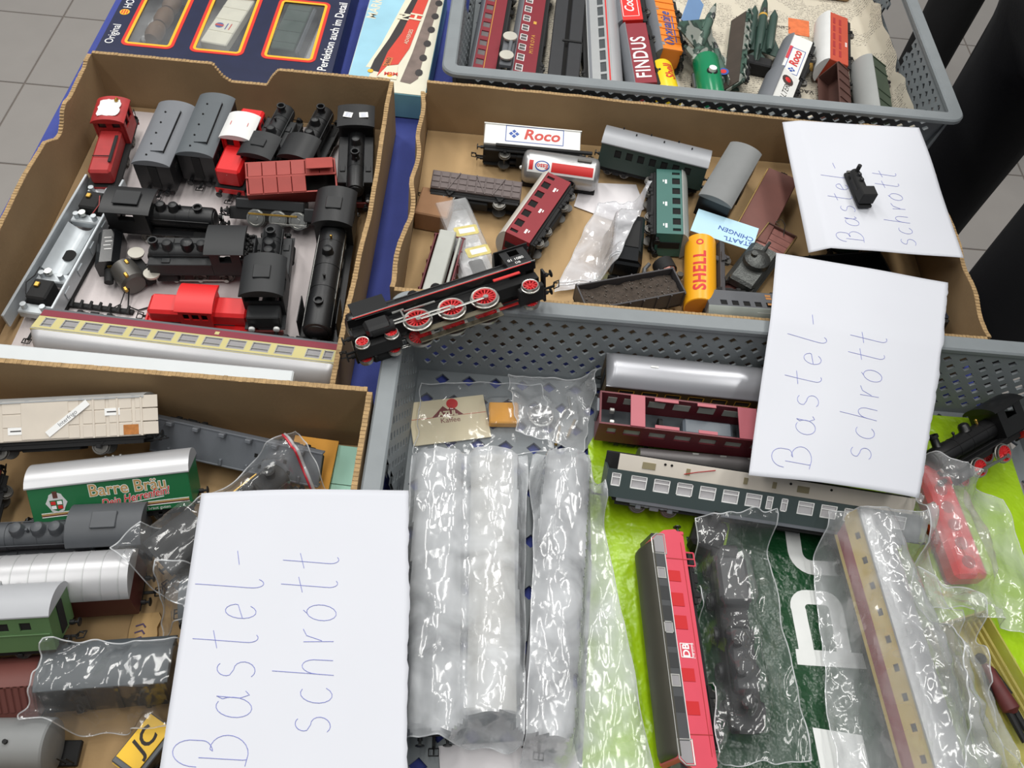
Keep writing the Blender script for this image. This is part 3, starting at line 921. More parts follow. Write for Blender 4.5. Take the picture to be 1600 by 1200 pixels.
# bright red shunter
t = thing('toy_diesel_engine', 'bright red shunting engine with clean white cab roof', 'toy train', (-27.2, 22.7, F1), -94)
hood_diesel(t, 9.4, redbright, whitepaint, BLACKM, cab=(-.22, .10), hoodw=2.3, hoodz=3.7, cabz=4.9)
b = MB()
for s in (-1, 1): b.box((-.6, s * .8, 0), (.5, .04, .02))
b.build('roof_seam', REDP, t, (0, 0, 4.96))
MB().tube([(-1.05, 0, .0), (-1.05, .02, .0)], .02).build('lamp_bead', WHITE, t, (5.6, 0, 3.2))
# two tank engines end-on at the back
t = thing('toy_steam_engine', 'black tank engine facing the back wall, right of the bright red shunter', 'toy train', (-24.5, 24.2, F1), 82)
steam(t, 8.6, steamgrey, r=.85, zc=2.9, tanks=(-.2, .3, 1.3), domes=(-.02,), chim=.34, drive=((-.2, .6), (.05, .6), (.3, .6)), hatch=True)
t = thing('toy_steam_engine', 'black engine facing the back wall, behind the rust red hopper wagon', 'toy train', (-20.8, 24.4, F1), 81)
steam(t, 8.6, steamblk, r=.9, zc=2.9, domes=(-.05, .15), chim=.36, drive=((-.2, .6), (.05, .6), (.3, .6)), roofrise=.55)
# tank engine with two white stickers
t = thing('toy_steam_engine', 'black side-tank engine with two white stickers on its cab roof', 'toy train', (-16.3, 22.9, F1), -83)
steam(t, 10.6, steamblk, cabx=(-.46, -.24), r=.8, zc=2.75, W=3.3, tanks=(-.2, .4, 1.55), domes=(-.08,), chim=.12, chimh=.9, drive=((-.25, .6), (0, .6), (.25, .6)), roofrise=.25, beam=mat('dark_red', (96, 30, 28), .6))
for k, (px, rz) in enumerate(((-.75, -12), (.75, 4))):
    s = MB().box((0, 0, 0), (.75, .85, .03), .01).build('sticker', WHITE, t, (-3.6, px, 4.64), (0, 0, rz))
    for q in range(3): box('print_line', BLUEP, s, (-.2 + .2 * q, 0, .018), (.05, .5, .01))
# rust red hopper wagon lying across the mechanism
t = thing('toy_hopper_wagon', 'rust red covered hopper wagon with one lid missing, lying across a chassis', 'toy train', (-21.4, 18.1, F1 + 2.55), 12, roll=22); HOP = t
L, W, H = 8.0, 3.2, 2.2
b = MB()
for s in (-1, 1):
    b.box((0, s * (W / 2 - .07), H / 2), (L, .14, H)); b.box((s * (L / 2 - .07), 0, H / 2), (.14, W - .28, H))
b.box((0, 0, .07), (L, W, .14)); b.build('body', rustred, t)
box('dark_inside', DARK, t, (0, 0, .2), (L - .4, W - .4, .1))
for s in (-1, 1):
    n = 6
    for k in range(n):
        x = -L / 2 + .2 + (L - .4) * (k + .5) / n
        if s < 0 and k >= 4: continue
        yc = s * W / 4
        MB().box((0, 0, 0), ((L - .4) / n - .05, W / 2 - .12, .1), .03).build('roof_panel', rustred, t, (x, yc, H + .12), (-s * 7, 0, 0))
MB().box((0, 0, 0), (2.4, 1.55, .1), .03).build('open_lid', rustred, t, (2.6, .9, H + .55), (-28, 0, 0))
box('ridge_beam', rustred, t, (0, 0, H + .16), (L, .2, .14), .03)
# bare mechanism under it
t = thing('toy_engine_chassis', 'bare black engine chassis with bright wheels under the rust red hopper', 'toy train', (-22.4, 14.6, F1 + 1), 1, roll=-42)
box('main_frame', BLACKM, t, (0, 0, 1.1), (8.6, 1.6, 1.1), .06)
box('weight_block', steamgrey, t, (-.6, 0, 2.0), (6.2, 2.0, .9), .1)
box('cylinder_block', steamgrey, t, (3.1, -.9, 1.35), (1.2, .8, 1.2), .1)
for fx in (-1.9, .1, 1.9):
    for s in (-1, 1): put('wheel', wheel_mesh(.75, STEEL), t, (fx, s * .95, .75), (0, 0, 0 if s < 0 else 180))
box('connecting_rod', BRASS, t, (-.3, -1.25, 1.15), (4.4, .08, .16), .02)
box('lower_rod', STEEL, t, (1.2, -1.3, .35), (3.2, .08, .18), .02)
box('buffer_beam', BLACKM, t, (-4.3, 0, 1.2), (.2, 2.7, .6), .03)
buffers(t, 8.8, z=1.25, ends=(-1,)); couplers(t, 8.4)
# silver railcar frame
silverm = mat('cast_silver', (186, 192, 196), .4, .35, var=.12, scale=80)
t = thing('toy_railcar_frame', 'silver cast railcar frame with motor bogies showing, by the box side', 'toy train', (-39.5, 9.3, F1), 85.5, group=None)
L, W = 17.0, 3.7
for s in (-1, 1):
    b = MB()
    b.box((0, s * (W / 2 - .12), 1.9), (L, .24, 1.5), .05)
    for k in range(6): b.box((-L / 2 + 1.2 + k * 2.6, s * (W / 2 + .06), 1.9), (.9, .1, .8), .03)
    b.build('side_frame', silverm, t)
    MB().box((0, s * (W / 2 - .2), .9), (L * .8, .3, .7), .08).build('bogie_side', BLACKM, t)
b = MB()
prof = [(-1.25 + 2.5 * k / 10, 2.15 - .95 * math.sin(math.pi * k / 10)) for k in range(11)]
b.prism(prof + [(1.25, 1.0), (-1.25, 1.0)], -2.6, 2.9)
b.build('motor_cradle', silverm, t)
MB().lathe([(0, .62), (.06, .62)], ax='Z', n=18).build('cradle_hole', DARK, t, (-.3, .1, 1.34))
for x, m_ in ((-3.4, silverm), (3.7, silverm), (-6.9, silverm), (7.1, silverm)):
    b = MB().box((0, 0, 1.6), (1.0, 2.6, .8), .1)
    b.cyl((0, -.8, 2.0), (0, -.8, 2.5), .25, n=10); b.cyl((0, .8, 2.0), (0, .8, 2.5), .25, n=10)
    b.build('cross_member', m_, t, (x, 0, 0))
for x in (-5.3, 5.4):
    mo = box('motor_block', BLACKM, t, (x, 0, 1.9), (2.1, 1.7, 1.7), .15)
    MB().cyl((-.9, 0, .3), (.9, 0, .3), .5, n=12).build('worm_gear', BLACK, mo)
    box('brush_clip', BRASS, mo, (.3, .3, .95), (.5, .4, .2), .05)
for x in (-3.2, 3.9):
    MB().cyl((0, 0, 0), (0, 0, .35), .3, n=12).build('screw', STEEL, t, (x, .3, 2.2))
MB().tube([(-6.0, .9, 2.6), (-5.0, 1.2, 2.9), (-4.0, 1.0, 2.7), (-2.8, 1.2, 2.4)], .05, 5).build('wire', BLACKM, t)
MB().tube([(4.0, -.6, 2.4), (4.8, -1.0, 2.8), (5.8, -.7, 2.9)], .05, 5).build('wire', mat('red_wire', (150, 40, 35), .5), t)
couplers(t, L)
# horizontal engines
t = thing('toy_steam_engine', 'grubby black engine with square cab at left, behind the other sideways engine', 'toy train', (-31.8, 13.0, F1), 1)
steam(t, 9.2, steamblk, cabx=(-.5, -.12), r=.95, zc=2.6, domes=(-.02, .1), chim=.33, chimh=.5, drive=((-.2, .6), (.02, .6), (.25, .6)), roofrise=.22, cabz=4.3, W=3.0)
box('roof_hatch_frame', steamgrey, t, (-2.9, 0, 4.5), (2.2, 1.6, .12), .04)
t = thing('toy_steam_engine', 'dark grey side-tank engine with wide cab roof at right, in front of the grubby engine', 'toy train', (-27.6, 8.9, F1), 186, )
steam(t, 8.9, steamgrey, cabx=(-.4, -.12), r=.75, zc=2.7, tanks=(-.12, .48, 1.25), domes=(.3, -.02), chim=.42, chimh=.9, W=3.2, cabz=4.5, drive=((-.2, .6), (.05, .6), (.28, .6)), roofrise=.28, hatch=False, bunker=True, beam=mat('dark_red', (96, 30, 28), .6))
MB().lathe([(0, .55), (.75, .5), (.85, .35), (.9, .02)], ax='Z', n=16).build('sand_dome', BLACK, t, (1.0, 0, 3.3))
# engine seen from its cab end
t = thing('toy_steam_engine', 'black engine with big round cab roof towards the viewer, left of the long express engine', 'toy train', (-21.5, 7.2, F1), 96)
steam(t, 10.8, steamgrey, cabx=(-.34, -.02), r=.85, zc=2.8, domes=(.14, .22), chim=.34, chimh=.7, W=3.3, cabz=4.7, roofrise=.65, hatch=True, drive=((-.2, .6), (.05, .6), (.3, .6)), beam=mat('dark_red', (96, 30, 28), .6), tanks=(0, .4, .9), bunker=False)
box('tender_front', steamgrey, t, (-4.4, 0, 2.3), (1.4, 2.7, 1.5), .1)
for s in (-1, 1):
    lp = MB().lathe([(0, .26), (.2, .26), (.24, .2)], ax='X', n=12).build('lamp', WHITE, t, (-5.3, s * 1.0, 1.9), (0, 0, 180))
# long express engine
t = thing('toy_steam_engine', 'long black express engine with thin bright handrails, against the box side wall', 'toy train', (-16.6, 8.6, F1), -88)
steam(t, 16.0, steamblk, cabx=(-.44, -.22), r=1.15, zc=3.0, W=3.3, domes=(-.02,), chim=.33, chimh=.5, cabz=4.6, roofrise=.65, roofm=steamblk, drive=((-.22, .95), (-.08, .95), (.06, .95)), pony=((.3, .5), (.42, .5)), defl=True, rails='bright', beam=mat('dark_red', (96, 30, 28), .6), tyre=STEEL, hatch=True)
# small black motor housing
t = thing('toy_motor_housing', 'small glossy black motor housing with pale streaks on top', 'train part', (-35.9, 9.2, F1), -78)
blackgloss = mat('black_gloss', (20, 22, 24), .22, var=.2)
b = MB().prism([(-1.0, .5), (1.0, .5), (1.0, 1.9), (.5, 2.4), (-.5, 2.4), (-1.0, 1.9)], -1.9, 1.9); b.build('housing', blackgloss, t)
box('foot', BLACKM, t, (0, 0, .26), (3.0, 1.6, .5), .05)
MB().cyl((1.9, 0, 1.2), (3.1, 0, 1.0), .42, .38, n=14).build('shaft', BLACKM, t)
for k in range(4): box('paint_streak', whitepaint, t, (-.9 + k * .45, .1 * (k % 2), 2.41), (.08, .6, .03))
box('contact', BRASS, t, (1.92, .2, 1.7), (.06, .4, .3))
# loose motor bogie
t = thing('toy_motor_bogie', 'loose motor bogie with grey can motor and two pale wheels', 'train part', (-33.7, 6.9, F1), -48)
MB().lathe([(-1.2, .9), (-1.1, 1.15), (1.0, 1.15), (1.2, .9)], o=(0, 0, 1.25), ax='X', n=22).build('motor_can', DULL, t)
box('gear_frame', BLACKM, t, (-.2, 1.35, 1.0), (3.0, .8, 1.0), .08)
pale = mat('pale_wheel', (196, 192, 180), .4, .3)
for sx in (-1, 1):
    w = put('wheel', wheel_mesh(.62, pale), t, (sx * 1.45, 1.55, 1.9), (0, 0, 0)); w.rotation_euler = (math.radians(82), 0, 0)
    w2 = MB().cyl((0, 0, 0), (0, -.5, 0), .12, n=8).build('axle', DULL, w)
for p in ((.8, -.3, 2.4), (-.6, .4, 2.3), (1.5, -.9, 1.6)): box('brush_holder', BRASS, t, p, (.5, .3, .3), .06)
MB().tube([(1.2, -.6, 1.2), (2.2, -1.4, .4), (2.9, -.9, .2), (3.2, .5, .15), (2.4, 1.4, .2)], .07, 6).build('wire', BLACKM, t)
MB().tube([(1.0, -.9, 1.0), (1.6, -1.8, .4), (1.4, -2.6, .15), (2.0, -2.9, .3)], .05, 6).build('wire', BLACKM, t)
# red centre-cab shell
t = thing('toy_diesel_engine', 'plain glossy red centre-cab diesel body behind the long maroon and cream coach', 'toy train', (-26.6, 3.5, F1), 2)
L = 8.8
box('footplate', redbright, t, (0, 0, 1.2), (L, 3.0, .3), .05)
box('front_skirt', redbright, t, (0, 0, .7), (L * .8, 2.6, .8), .05)
for s in (-1, 1): box('bonnet', redbright, t, (s * L * .285, 0, 2.05), (L * .36, 2.1, 1.5), .25)
b = MB()
for s in (-1, 1):
    pierced_side(b, 2.6, s * 1.35, .14, 1.3, 3.6, [(-.75, .5), (0, .6), (.75, .5)], 2.4, 3.1)
for s in (-1, 1): b.box((s * 1.23, 0, 2.45), (.14, 2.6, 2.3))
b.build('cab', redbright, t); box('cab_inside', DARK, t, (0, 0, 2.4), (2.2, 2.3, 1.8))
rr = roof(t, 2.9, 2.9, 3.55, .4, redbright, 0, name='cab_roof')
for s in (-1, 1): box('buffer_beam', redbright, t, (s * 4.42, 0, 1.1), (.2, 2.9, .9), .04)
box('cab_step', BLACKM, t, (1.1, -1.5, .8), (.5, .2, .9), .03); couplers(t, L)
b = MB().tube([(-3, -1.3, .2), (3, -1.3, .2)], .05); b.build('handrail', BLACKM, t, (0, 0, 1.6))
# coupling rods and scraps
t = thing('toy_coupling_gear', 'strip of loose black coupling gear lying above the maroon coach', 'train part', (-35.5, 4.0, F1), -3)
box('bar', BLACKM, t, (0, 0, .2), (5.6, .5, .3), .08)
for k in range(7): MB().cyl((0, -.35, .3), (0, .35, .45), .2, .12, n=8).build('lug', BLACKM, t, (-2.4 + k * .8, 0, .1))
# long coach lying on its side
maroon = mat('maroon', (130, 48, 62), .5, var=.08)
cream = mat('cream', (196, 186, 128), .5, var=.07)
silverroof = mat('silver_roof', (188, 188, 190), .34, .35, var=.06, scale=30)
paneg = mat('pane_grey', (150, 148, 150), .25, var=.12, scale=50)
sil = mat('silver_trim', (205, 205, 200), .3, .6)
t = thing('toy_coach', 'long maroon and cream passenger coach lying on its side along the front of the box', 'toy train', (-26.2, -1.0, F1 + 2.0), -2.6, roll=76)
L = 24.2
wins = [(-11.1, .9), (-9.4, 1.2)] + [(-9.4 + 1.75 + k * 1.92, 1.45) for k in range(9)] + [(10.0, 1.2), (11.2, .8)]
def side_coach():
    zoff = -2.4
    b = MB()
    for s in (-1, 1): pierced_side(b, L, s * 1.47, .16, 1.1 + zoff, 3.5 + zoff, wins, 2.0 + zoff, 3.1 + zoff)
    for s in (-1, 1): b.box((s * (L / 2 - .08), 0, 2.3 + zoff), (.16, 2.8, 2.4))
    b.build('body', cream, t)
    box('interior', DARK, t, (0, 0, 1.3 + zoff), (L - .4, 2.7, .2))
    for s in (-1, 1): box('maroon_band', maroon, t, (0, s * 1.56, 1.47 + zoff), (L, .03, .75))
    for s in (-1, 1): box('grey_skirt', GREYP, t, (0, s * 1.52, .98 + zoff), (L, .05, .3))
    box('crest', cream, t, (2.0, 1.585, 1.5 + zoff), (.35, .03, .35))
    zc = 2.55 + zoff
    for s in (-1, 1):
        for xc, w in wins:
            p = put('window_pane', shared(('cp', w), lambda: MB().box((0, 0, 0), (w + .02, .05, 1.12)).mesh('window_pane', paneg)), t, (xc, s * 1.42, zc))
            if s > 0: put('window_frame', win_frame_mesh(w, 1.1, sil, t=.07, mid=.14), p, (0, s * .1, 0))
    rr = roof(t, L, 3.1, 3.45 + zoff, 1.0, silverroof, .8, ov=.0)
    for k in range(4): box('roof_rib', silverroof, t, (-6 + k * 4, -.9, 4.28 + zoff), (.5, .2, .08), .03)
    underframe(t, L * .95, 2.9, BLACKM, .85 + zoff, 1.1 + zoff)
    for s in (-1, 1): bogie(t, s * 8.4, z=zoff, wb=2.4)
side_coach()
# white strip across the front corner
t = MB()
t.box((0, 0, 0), (23.5, 1.3, .8), .12)
tag(t.build('white_plastic_channel', mat('white_plastic', (204, 209, 211), .45, var=.03), None, (-28.6, -4.75, 5.4), (8, 0, -.8)),
    'long plain white plastic strip wedged along the front edge of the engine box', 'plastic strip')

for o in [o for o in COL.objects if o.parent is None and o.get('category') in ('toy train', 'train part') and o is not HOP]:
    rest(o, .46)
# ================================================================ window box and picture box behind the engines
navy = mat('navy_card', (30, 36, 66), .35, var=.2, scale=70)
redc = mat('frame_red', (212, 50, 36), .4, var=.04); yelc = mat('frame_yellow', (236, 178, 40), .4, var=.04)
traym = mat('blister_white', (236, 236, 234), .35, var=.04)
t = thing('window_gift_box', 'navy blue model train box with three red and yellow framed windows', 'box', (-32.9, 43.8, 0), 0)
BX, BY, BH = 24.4, 25.0, 3.0
wl = [(-7.4, 4.9), (-.2, 5.1), (7.3, 5.2)]           # x of the middle and width
wy0, wy1 = -6.8, 3.7
b = MB()
xs = [-BX / 2] + [v for c, w in wl for v in (c - w / 2, c + w / 2)] + [BX / 2]
for k in range(0, len(xs), 2): b.box(((xs[k] + xs[k + 1]) / 2, (wy0 + wy1) / 2, BH - .05), (xs[k + 1] - xs[k], wy1 - wy0, .1))
b.box((0, (wy1 + BY / 2) / 2, BH - .05), (BX, BY / 2 - wy1, .1)); b.box((0, (wy0 - BY / 2) / 2, BH - .05), (BX, wy0 + BY / 2, .1))
b.build('lid', navy, t)
b = MB()
for s in (-1, 1): b.box((s * (BX / 2 - .05), 0, BH / 2), (.1, BY, BH - .1)); b.box((0, s * (BY / 2 - .05), BH / 2), (BX - .2, .1, BH - .1))
b.box((0, 0, .06), (BX - .2, BY - .2, .1)); b.build('carton', navy, t)
box('blister_tray', traym, t, (0, 0, .3), (BX - .5, BY - .5, .3), .05)
def rrect(w, h, r, n=6):
    pts = []
    for (sx, sy, a0) in ((1, 1, 0), (-1, 1, 90), (-1, -1, 180), (1, -1, 270)):
        for k in range(n + 1):
            a = math.radians(a0 + 90 * k / n)
            pts.append((sx * (w / 2 - r) + r * math.cos(a), sy * (h / 2 - r) + r * math.sin(a)))
    return pts
def ring(w, h, r, t_, z0, z1):
    o = rrect(w, h, r); i = rrect(w - 2 * t_, h - 2 * t_, max(.1, r - t_)); n = len(o)
    b = MB()
    vs = [(x, y, z0) for x, y in o] + [(x, y, z1) for x, y in o] + [(x, y, z1) for x, y in i] + [(x, y, z0) for x, y in i]
    fs = []
    for a in range(4):
        c = (a + 1) % 4
        for k in range(n):
            l = (k + 1) % n
            fs.append((a * n + k, a * n + l, c * n + l, c * n + k))
    return b.add(vs, fs)
boxfilm = film('window_film', haze=.05, rough=.05, crinkle=.15, scale=30)
for k, (c, w) in enumerate(wl):
    yc = (wy0 + wy1) / 2; h = wy1 - wy0
    ring(w + .55, h + .55, .75, .34, 0, .04).build('red_window_frame', redc, t, (c, yc, BH))
    ring(w - .1, h - .1, .5, .28, 0, .05).build('yellow_window_frame', yelc, t, (c, yc, BH))
    MB().plate(rrect(w - .3, h - .3, .4), 0, .02).build('window_film', boxfilm, t, (c, yc, BH - .12))
    for j in range(3):
        box('blister_lug', traym, t, (c - w * .36, yc - h * .33 + j * 2.4, .75), (1.3, .8, .7), .25)
text(t, 'Original', 1.25, (-11.3, -7.0, BH + .012), (0, 0, 90), WHITE, sx=.85, align='LEFT')
text(t, 'HO-Modell', 1.25, (-11.2, -.6, BH + .012), (0, 0, 90), WHITE, sx=.85, align='LEFT')
e = MB().lathe([(0, .52), (.03, .52)], ax='Z', n=20).build('round_emblem', yelc, t, (-11.25, -1.35, BH))
for k in (-1, 0, 1): box('emblem_bar', REDP, e, (k * .26, 0, .035), (.12, .85 - .25 * abs(k), .02))
text(t, 'Perfektion auch im Detail', 1.35, (11.1, -8.2, BH + .012), (0, 0, 88), WHITE, sx=.9, bold=.012, align='LEFT')
# the three wagons inside it
logbrown = mat('barrel_brown', (112, 86, 62), .65, var=.25, scale=120)
def boxed(name, label, x, y, yaw): return thing(name, label, 'toy train', (x, y, .47), yaw)
w = boxed('toy_barrel_wagon', 'brown barrel wagon behind the first window of the navy box', -40.4, 43.6, 86)
box('flat_bed', BLACKM, w, (0, .3, .25), (8.6, 2.2, .4), .05)
for k in range(3): MB().lathe([(-1.25, .7), (-.6, .92), (.6, .92), (1.25, .7)], ax='X', n=16).build('barrel', logbrown, w, (-2.7 + k * 2.7, .2, 1.4))
for k in (-1, 1): put('wheel', wheel_mesh(.5, BLACKM), w, (k * 2.6, -1.3, .55))
creamvan = mat('cream_van', (226, 222, 204), .5, var=.05)
w = boxed('toy_van', 'cream coloured van with small emblem behind the middle window of the navy box', -33.3, 43.2, 82)
box('body', creamvan, w, (0, 0, 1.2), (8.8, 2.9, 2.2), .1)
for k in range(3): box('door_rail', creamvan, w, (-2.2 + 2.2 * k, 0, 2.32), (.1, 2.8, .06))
em = MB().lathe([(0, .45), (.02, .45)], ax='Z', n=18).build('emblem', BLUEP, w, (-1.2, .5, 2.31)); box('emblem_bar', REDP, em, (0, 0, .03), (.3, .9, .02))
for k in range(2): box('print_line', REDP if k else BLUEP, w, (-1.2, -.3 - .4 * k, 2.31), (1.1, .1, .02))
box('undercarriage', BLACKM, w, (0, -1.6, .9), (8.4, .5, 1.0), .1)
gvan = mat('bottle_green', (50, 72, 62), .5, var=.18, scale=90)
w = boxed('toy_van', 'bottle green van behind the right-hand window of the navy box', -26.2, 43.2, 86)
box('body', gvan, w, (0, .2, 1.2), (8.4, 2.7, 2.2), .1)
box('roof', roofslate, w, (0, -1.35, 1.2), (8.4, .5, 2.0), .2)
for k in range(4): box('rib', gvan, w, (-3 + 2 * k, .2, 2.31), (.1, 2.6, .06))

# picture box
cardw = mat('card_white', (214, 210, 190), .45, var=.05); skyb = mat('print_sky', (150, 198, 216), .45, var=.12, scale=30)
cardb = mat('card_cyan', (120, 176, 190), .45, var=.05)
t = thing('picture_box', 'pale blue train set box printed with a red and black diesel', 'box', (-14.6, 43.4, 0), -1.5)
PX, PY, PH = 8.4, 20.6, 3.0
box('carton', cardb, t, (0, 0, PH / 2), (PX, PY, PH), .08)
box('lid_print', cardw, t, (0, 0, PH + .02), (PX - .1, PY - .1, .04), .01)
def printed(name, pts, m, z): return MB().plate(pts, PH + z, PH + z + .012).build(name, m, t)
printed('printed_sky', [(-4.1, -9.5), (-2.2, -9.5), (-1.5, -4), (.6, 10.1), (-4.1, 10.1)], skyb, .04)
pblack = mat('print_black', (44, 38, 38), .45, var=.25, scale=60); pred = mat('print_red', (204, 62, 44), .45, var=.08)
pcream = mat('print_cream', (222, 214, 190), .45, var=.08); pgrey = mat('print_brown_grey', (120, 104, 96), .5, var=.35, scale=90)
printed('printed_roof', [(-2.6, -6.6), (-1.6, -2.4), (.4, 10.1), (1.2, 10.1), (-.7, -2.4), (-1.5, -6.6)], pcream, .055)
printed('printed_side', [(-2.1, -7.0), (-1.9, -5.2), (-.9, -1.2), (1.2, 10.1), (2.0, 10.1), (.0, -2.6), (-1.1, -7.2)], pblack, .07)
printed('printed_band', [(-1.2, -8.0), (-.7, -3.6), (.3, 0), (1.4, 8), (1.7, 10.1), (2.7, 10.1), (1.5, -2.6), (.7, -5.6), (-.4, -6.0)], pred, .085)
printed('printed_apron', [(-1.2, -8.1), (-.4, -6.1), (.7, -5.7), (.9, -8.2)], pcream, .1)
printed('printed_steam_engine', [(1.3, -8.4), (1.9, -3.4), (2.4, 3), (2.9, 10.1), (3.9, 10.1), (3.3, 0), (3.1, -7.6), (2.4, -8.6)], pgrey, .06)
for k in range(6): printed('printed_wheel', [(3.05 + .12 * k + .42 * math.cos(a * .7), -6.6 + 2.6 * k + .6 * math.sin(a * .7)) for a in range(9)], pblack, .075)
for (x, y) in ((-2.0, -7.2), (.1, -7.6)): printed('printed_headlight', [(x + .3 * math.cos(a * .7), y + .3 * math.sin(a * .7)) for a in range(9)], yelc, .11)
printed('number_plate', [(-.9, -6.2), (-.1, -6.0), (.05, -4.6), (-.6, -4.6)], mat('print_orange', (196, 110, 60), .5), .115)
Z = PH + .14
text(t, '2460', .7, (-.4, -5.4, Z), (0, 0, 86), pblack)
text(t, 'H', 1.9, (1.5, 3.2, Z), (0, 0, 84), pcream, bold=.05); text(t, 'N', 1.7, (.2, 3.0, Z), (0, 0, 84), pcream, bold=.05)
text(t, 'ADVERSES', .6, (1.15, -.6, Z), (0, 0, 84), pcream); text(t, 'MÄRKLIN', 1.5, (-3.2, 5.2, PH + .06), (0, 0, 86), cardw, bold=.03)
text(t, 'M2M', .7, (.2, -7.4, Z), (0, 0, 4), pred, bold=.03)

# ================================================================ crate of freight wagons on newspaper
def newsprint():
    m = bpy.data.materials.new('newsprint'); m.use_nodes = True
    nt = m.node_tree; N = nt.nodes; K = nt.links; p = N['Principled BSDF']; p.inputs['Roughness'].default_value = .9
    tc = N.new('ShaderNodeTexCoord')
    wv = N.new('ShaderNodeTexWave'); wv.bands_direction = 'Y'; wv.inputs['Scale'].default_value = 90; wv.inputs['Distortion'].default_value = .4
    K.new(tc.outputs['Object'], wv.inputs['Vector'])
    nz = N.new('ShaderNodeTexNoise'); nz.inputs['Scale'].default_value = 700; K.new(tc.outputs['Object'], nz.inputs['Vector'])
    ck = N.new('ShaderNodeTexNoise'); ck.inputs['Scale'].default_value = 28; K.new(tc.outputs['Object'], ck.inputs['Vector'])
    r1 = N.new('ShaderNodeMath'); r1.operation = 'GREATER_THAN'; r1.inputs[1].default_value = .62; K.new(wv.outputs['Fac'], r1.inputs[0])
    r2 = N.new('ShaderNodeMath'); r2.operation = 'GREATER_THAN'; r2.inputs[1].default_value = .5; K.new(nz.outputs['Fac'], r2.inputs[0])
    r3 = N.new('ShaderNodeMath'); r3.operation = 'GREATER_THAN'; r3.inputs[1].default_value = .46; K.new(ck.outputs['Fac'], r3.inputs[0])
    a = N.new('ShaderNodeMath'); a.operation = 'MULTIPLY'; K.new(r1.outputs[0], a.inputs[0]); K.new(r2.outputs[0], a.inputs[1])
    c = N.new('ShaderNodeMath'); c.operation = 'MULTIPLY'; K.new(a.outputs[0], c.inputs[0]); K.new(r3.outputs[0], c.inputs[1])
    mx = N.new('ShaderNodeMix'); mx.data_type = 'RGBA'
    mx.inputs[6].default_value = [lin(v) for v in (204, 196, 178)] + [1]; mx.inputs[7].default_value = [lin(v) for v in (120, 114, 106)] + [1]
    K.new(c.outputs[0], mx.inputs[0]); K.new(mx.outputs[2], p.inputs['Base Color'])
    return m
news = newsprint()
t = thing('newspaper', 'spread newspaper lining the back crate, folded up along its right side', 'newspaper', (16, 52, .4))
b = MB()
prof = [(-22, .03), (-10, .04), (8, .04), (20, .04), (24.4, .08), (25.3, .7), (25.9, 2.2), (26.2, 4.2)]
def nf(u, v):
    k = u * (len(prof) - 1); i = min(int(k), len(prof) - 2); f = k - i
    x = prof[i][0] * (1 - f) + prof[i + 1][0] * f; z = prof[i][1] * (1 - f) + prof[i + 1][1] * f
    y = -17.4 + 34 * v
    if i >= 4: z *= .8 + .35 * noise.noise(Vector((y * .35, 2, 0))); x -= .3 + .4 * noise.noise(Vector((y * .5, 7, 0)))
    return (x, y, z)
b.grid(nf, 35, 40); b.build('sheet', news, t)
for (x, y, w, h, rgb, n) in ((17.2, 4.3, 2.6, 3.4, (226, 120, 70), 'orange'), (17.6, .2, 2.0, 2.4, (70, 140, 170), 'blue'), (17.7, -3.2, 1.6, 2.6, (200, 160, 80), 'ochre')):
    MB().box((0, 0, 0), (w, h, .01)).build('printed_photo', mat('print_' + n + '_photo', rgb, .8, var=.3, scale=120), t, (x, y, .09), (0, 0, -8))
ink = mat('ink_black', (50, 46, 44), .8)
text(t, 'EXPLORER', .9, (11.5, 5.0, .1), (0, 0, 178), ink); text(t, 'VAGABUND', .9, (14.6, -8.2, .1), (0, 0, 172), ink)
text(t, 'Cahara', .9, (14.8, 4.0, .1), (0, 0, 176), ink)
NZ = .62
redmit = mat('coach_maroon', (126, 30, 42), .45, var=.08); winlit = mat('pane_smoky', (110, 104, 104), .2, var=.2, scale=70)
gold = mat('gold_print', (206, 160, 60), .5, var=.05)
silvc = mat('silver_body', (178, 180, 180), .35, .35, var=.05)
for i, (lab, c, yaw, roll, L, fr) in enumerate((
    ('maroon coach with dark unframed windows, lying on its side nearest the back crate corner', (-4.45, 46.4, 2.3), 87, -84, 19.0, None),
    ('maroon coach with white-framed windows and yellow lettering, lying on its side in the back crate', (-.1, 47.4, 2.3), 86.5, -82, 22.0, WHITE))):
    t = lay('toy_coach', lab, 'toy train', c, yaw, roll, zc=2.15)
    coach(t, L, 3.0, redmit, roofgrey, evenly(L, 10 if fr is None else 11, 1.0 if fr is None else 1.15, 1.0), zw=3.6, wz=(2.5, 3.3), rise=.45, frame=fr, pane=winlit, cross=fr is not None, sides=(-1,), r=.42)
    if fr is None: box('gold_line', gold, t, (0, -1.52, 2.35), (L * .96, .02, .06))
    else:
        text(t, 'MITROPA', .6, (-4.5, -1.512, 1.85), SIDE_S, gold, space=1.5); box('gold_crest', gold, t, (-.5, -1.51, 1.9), (.5, .02, .35))
t = thing('toy_loose_bogie', 'loose grey bogie with two pale wheels between the maroon coaches', 'train part', (-2.5, 40.4, NZ), 86); LOOSE = t
box('frame', GREYP, t, (0, 0, .4), (5.6, 1.3, .5), .1)
box('side_bar', GREYP, t, (0, -.2, .9), (3.6, .4, .3), .08)
for s in (-1, 1):
    w = put('wheel', wheel_mesh(.7, pale), t, (s * 1.7, 0, .95)); w.rotation_euler = (math.radians(90), 0, 0)
t = thing('toy_flat_wagon', 'long black flat wagon between the maroon coach and the silver coach', 'toy train', (4.1, 46.8, NZ), 87)
L = 20
for s in (-1, 1): box('long_beam', mat('beam_black', (38, 39, 42), .5, var=.15), t, (0, s * .95, 2.2), (L, 1.5, 1.6), .08)
box('centre_trough', DARK, t, (0, 0, 1.9), (L, .5, 1.2)); box('cross_lever', BLACKM, t, (-2.6, -.6, 3.05), (.3, 2.2, .15), .04)
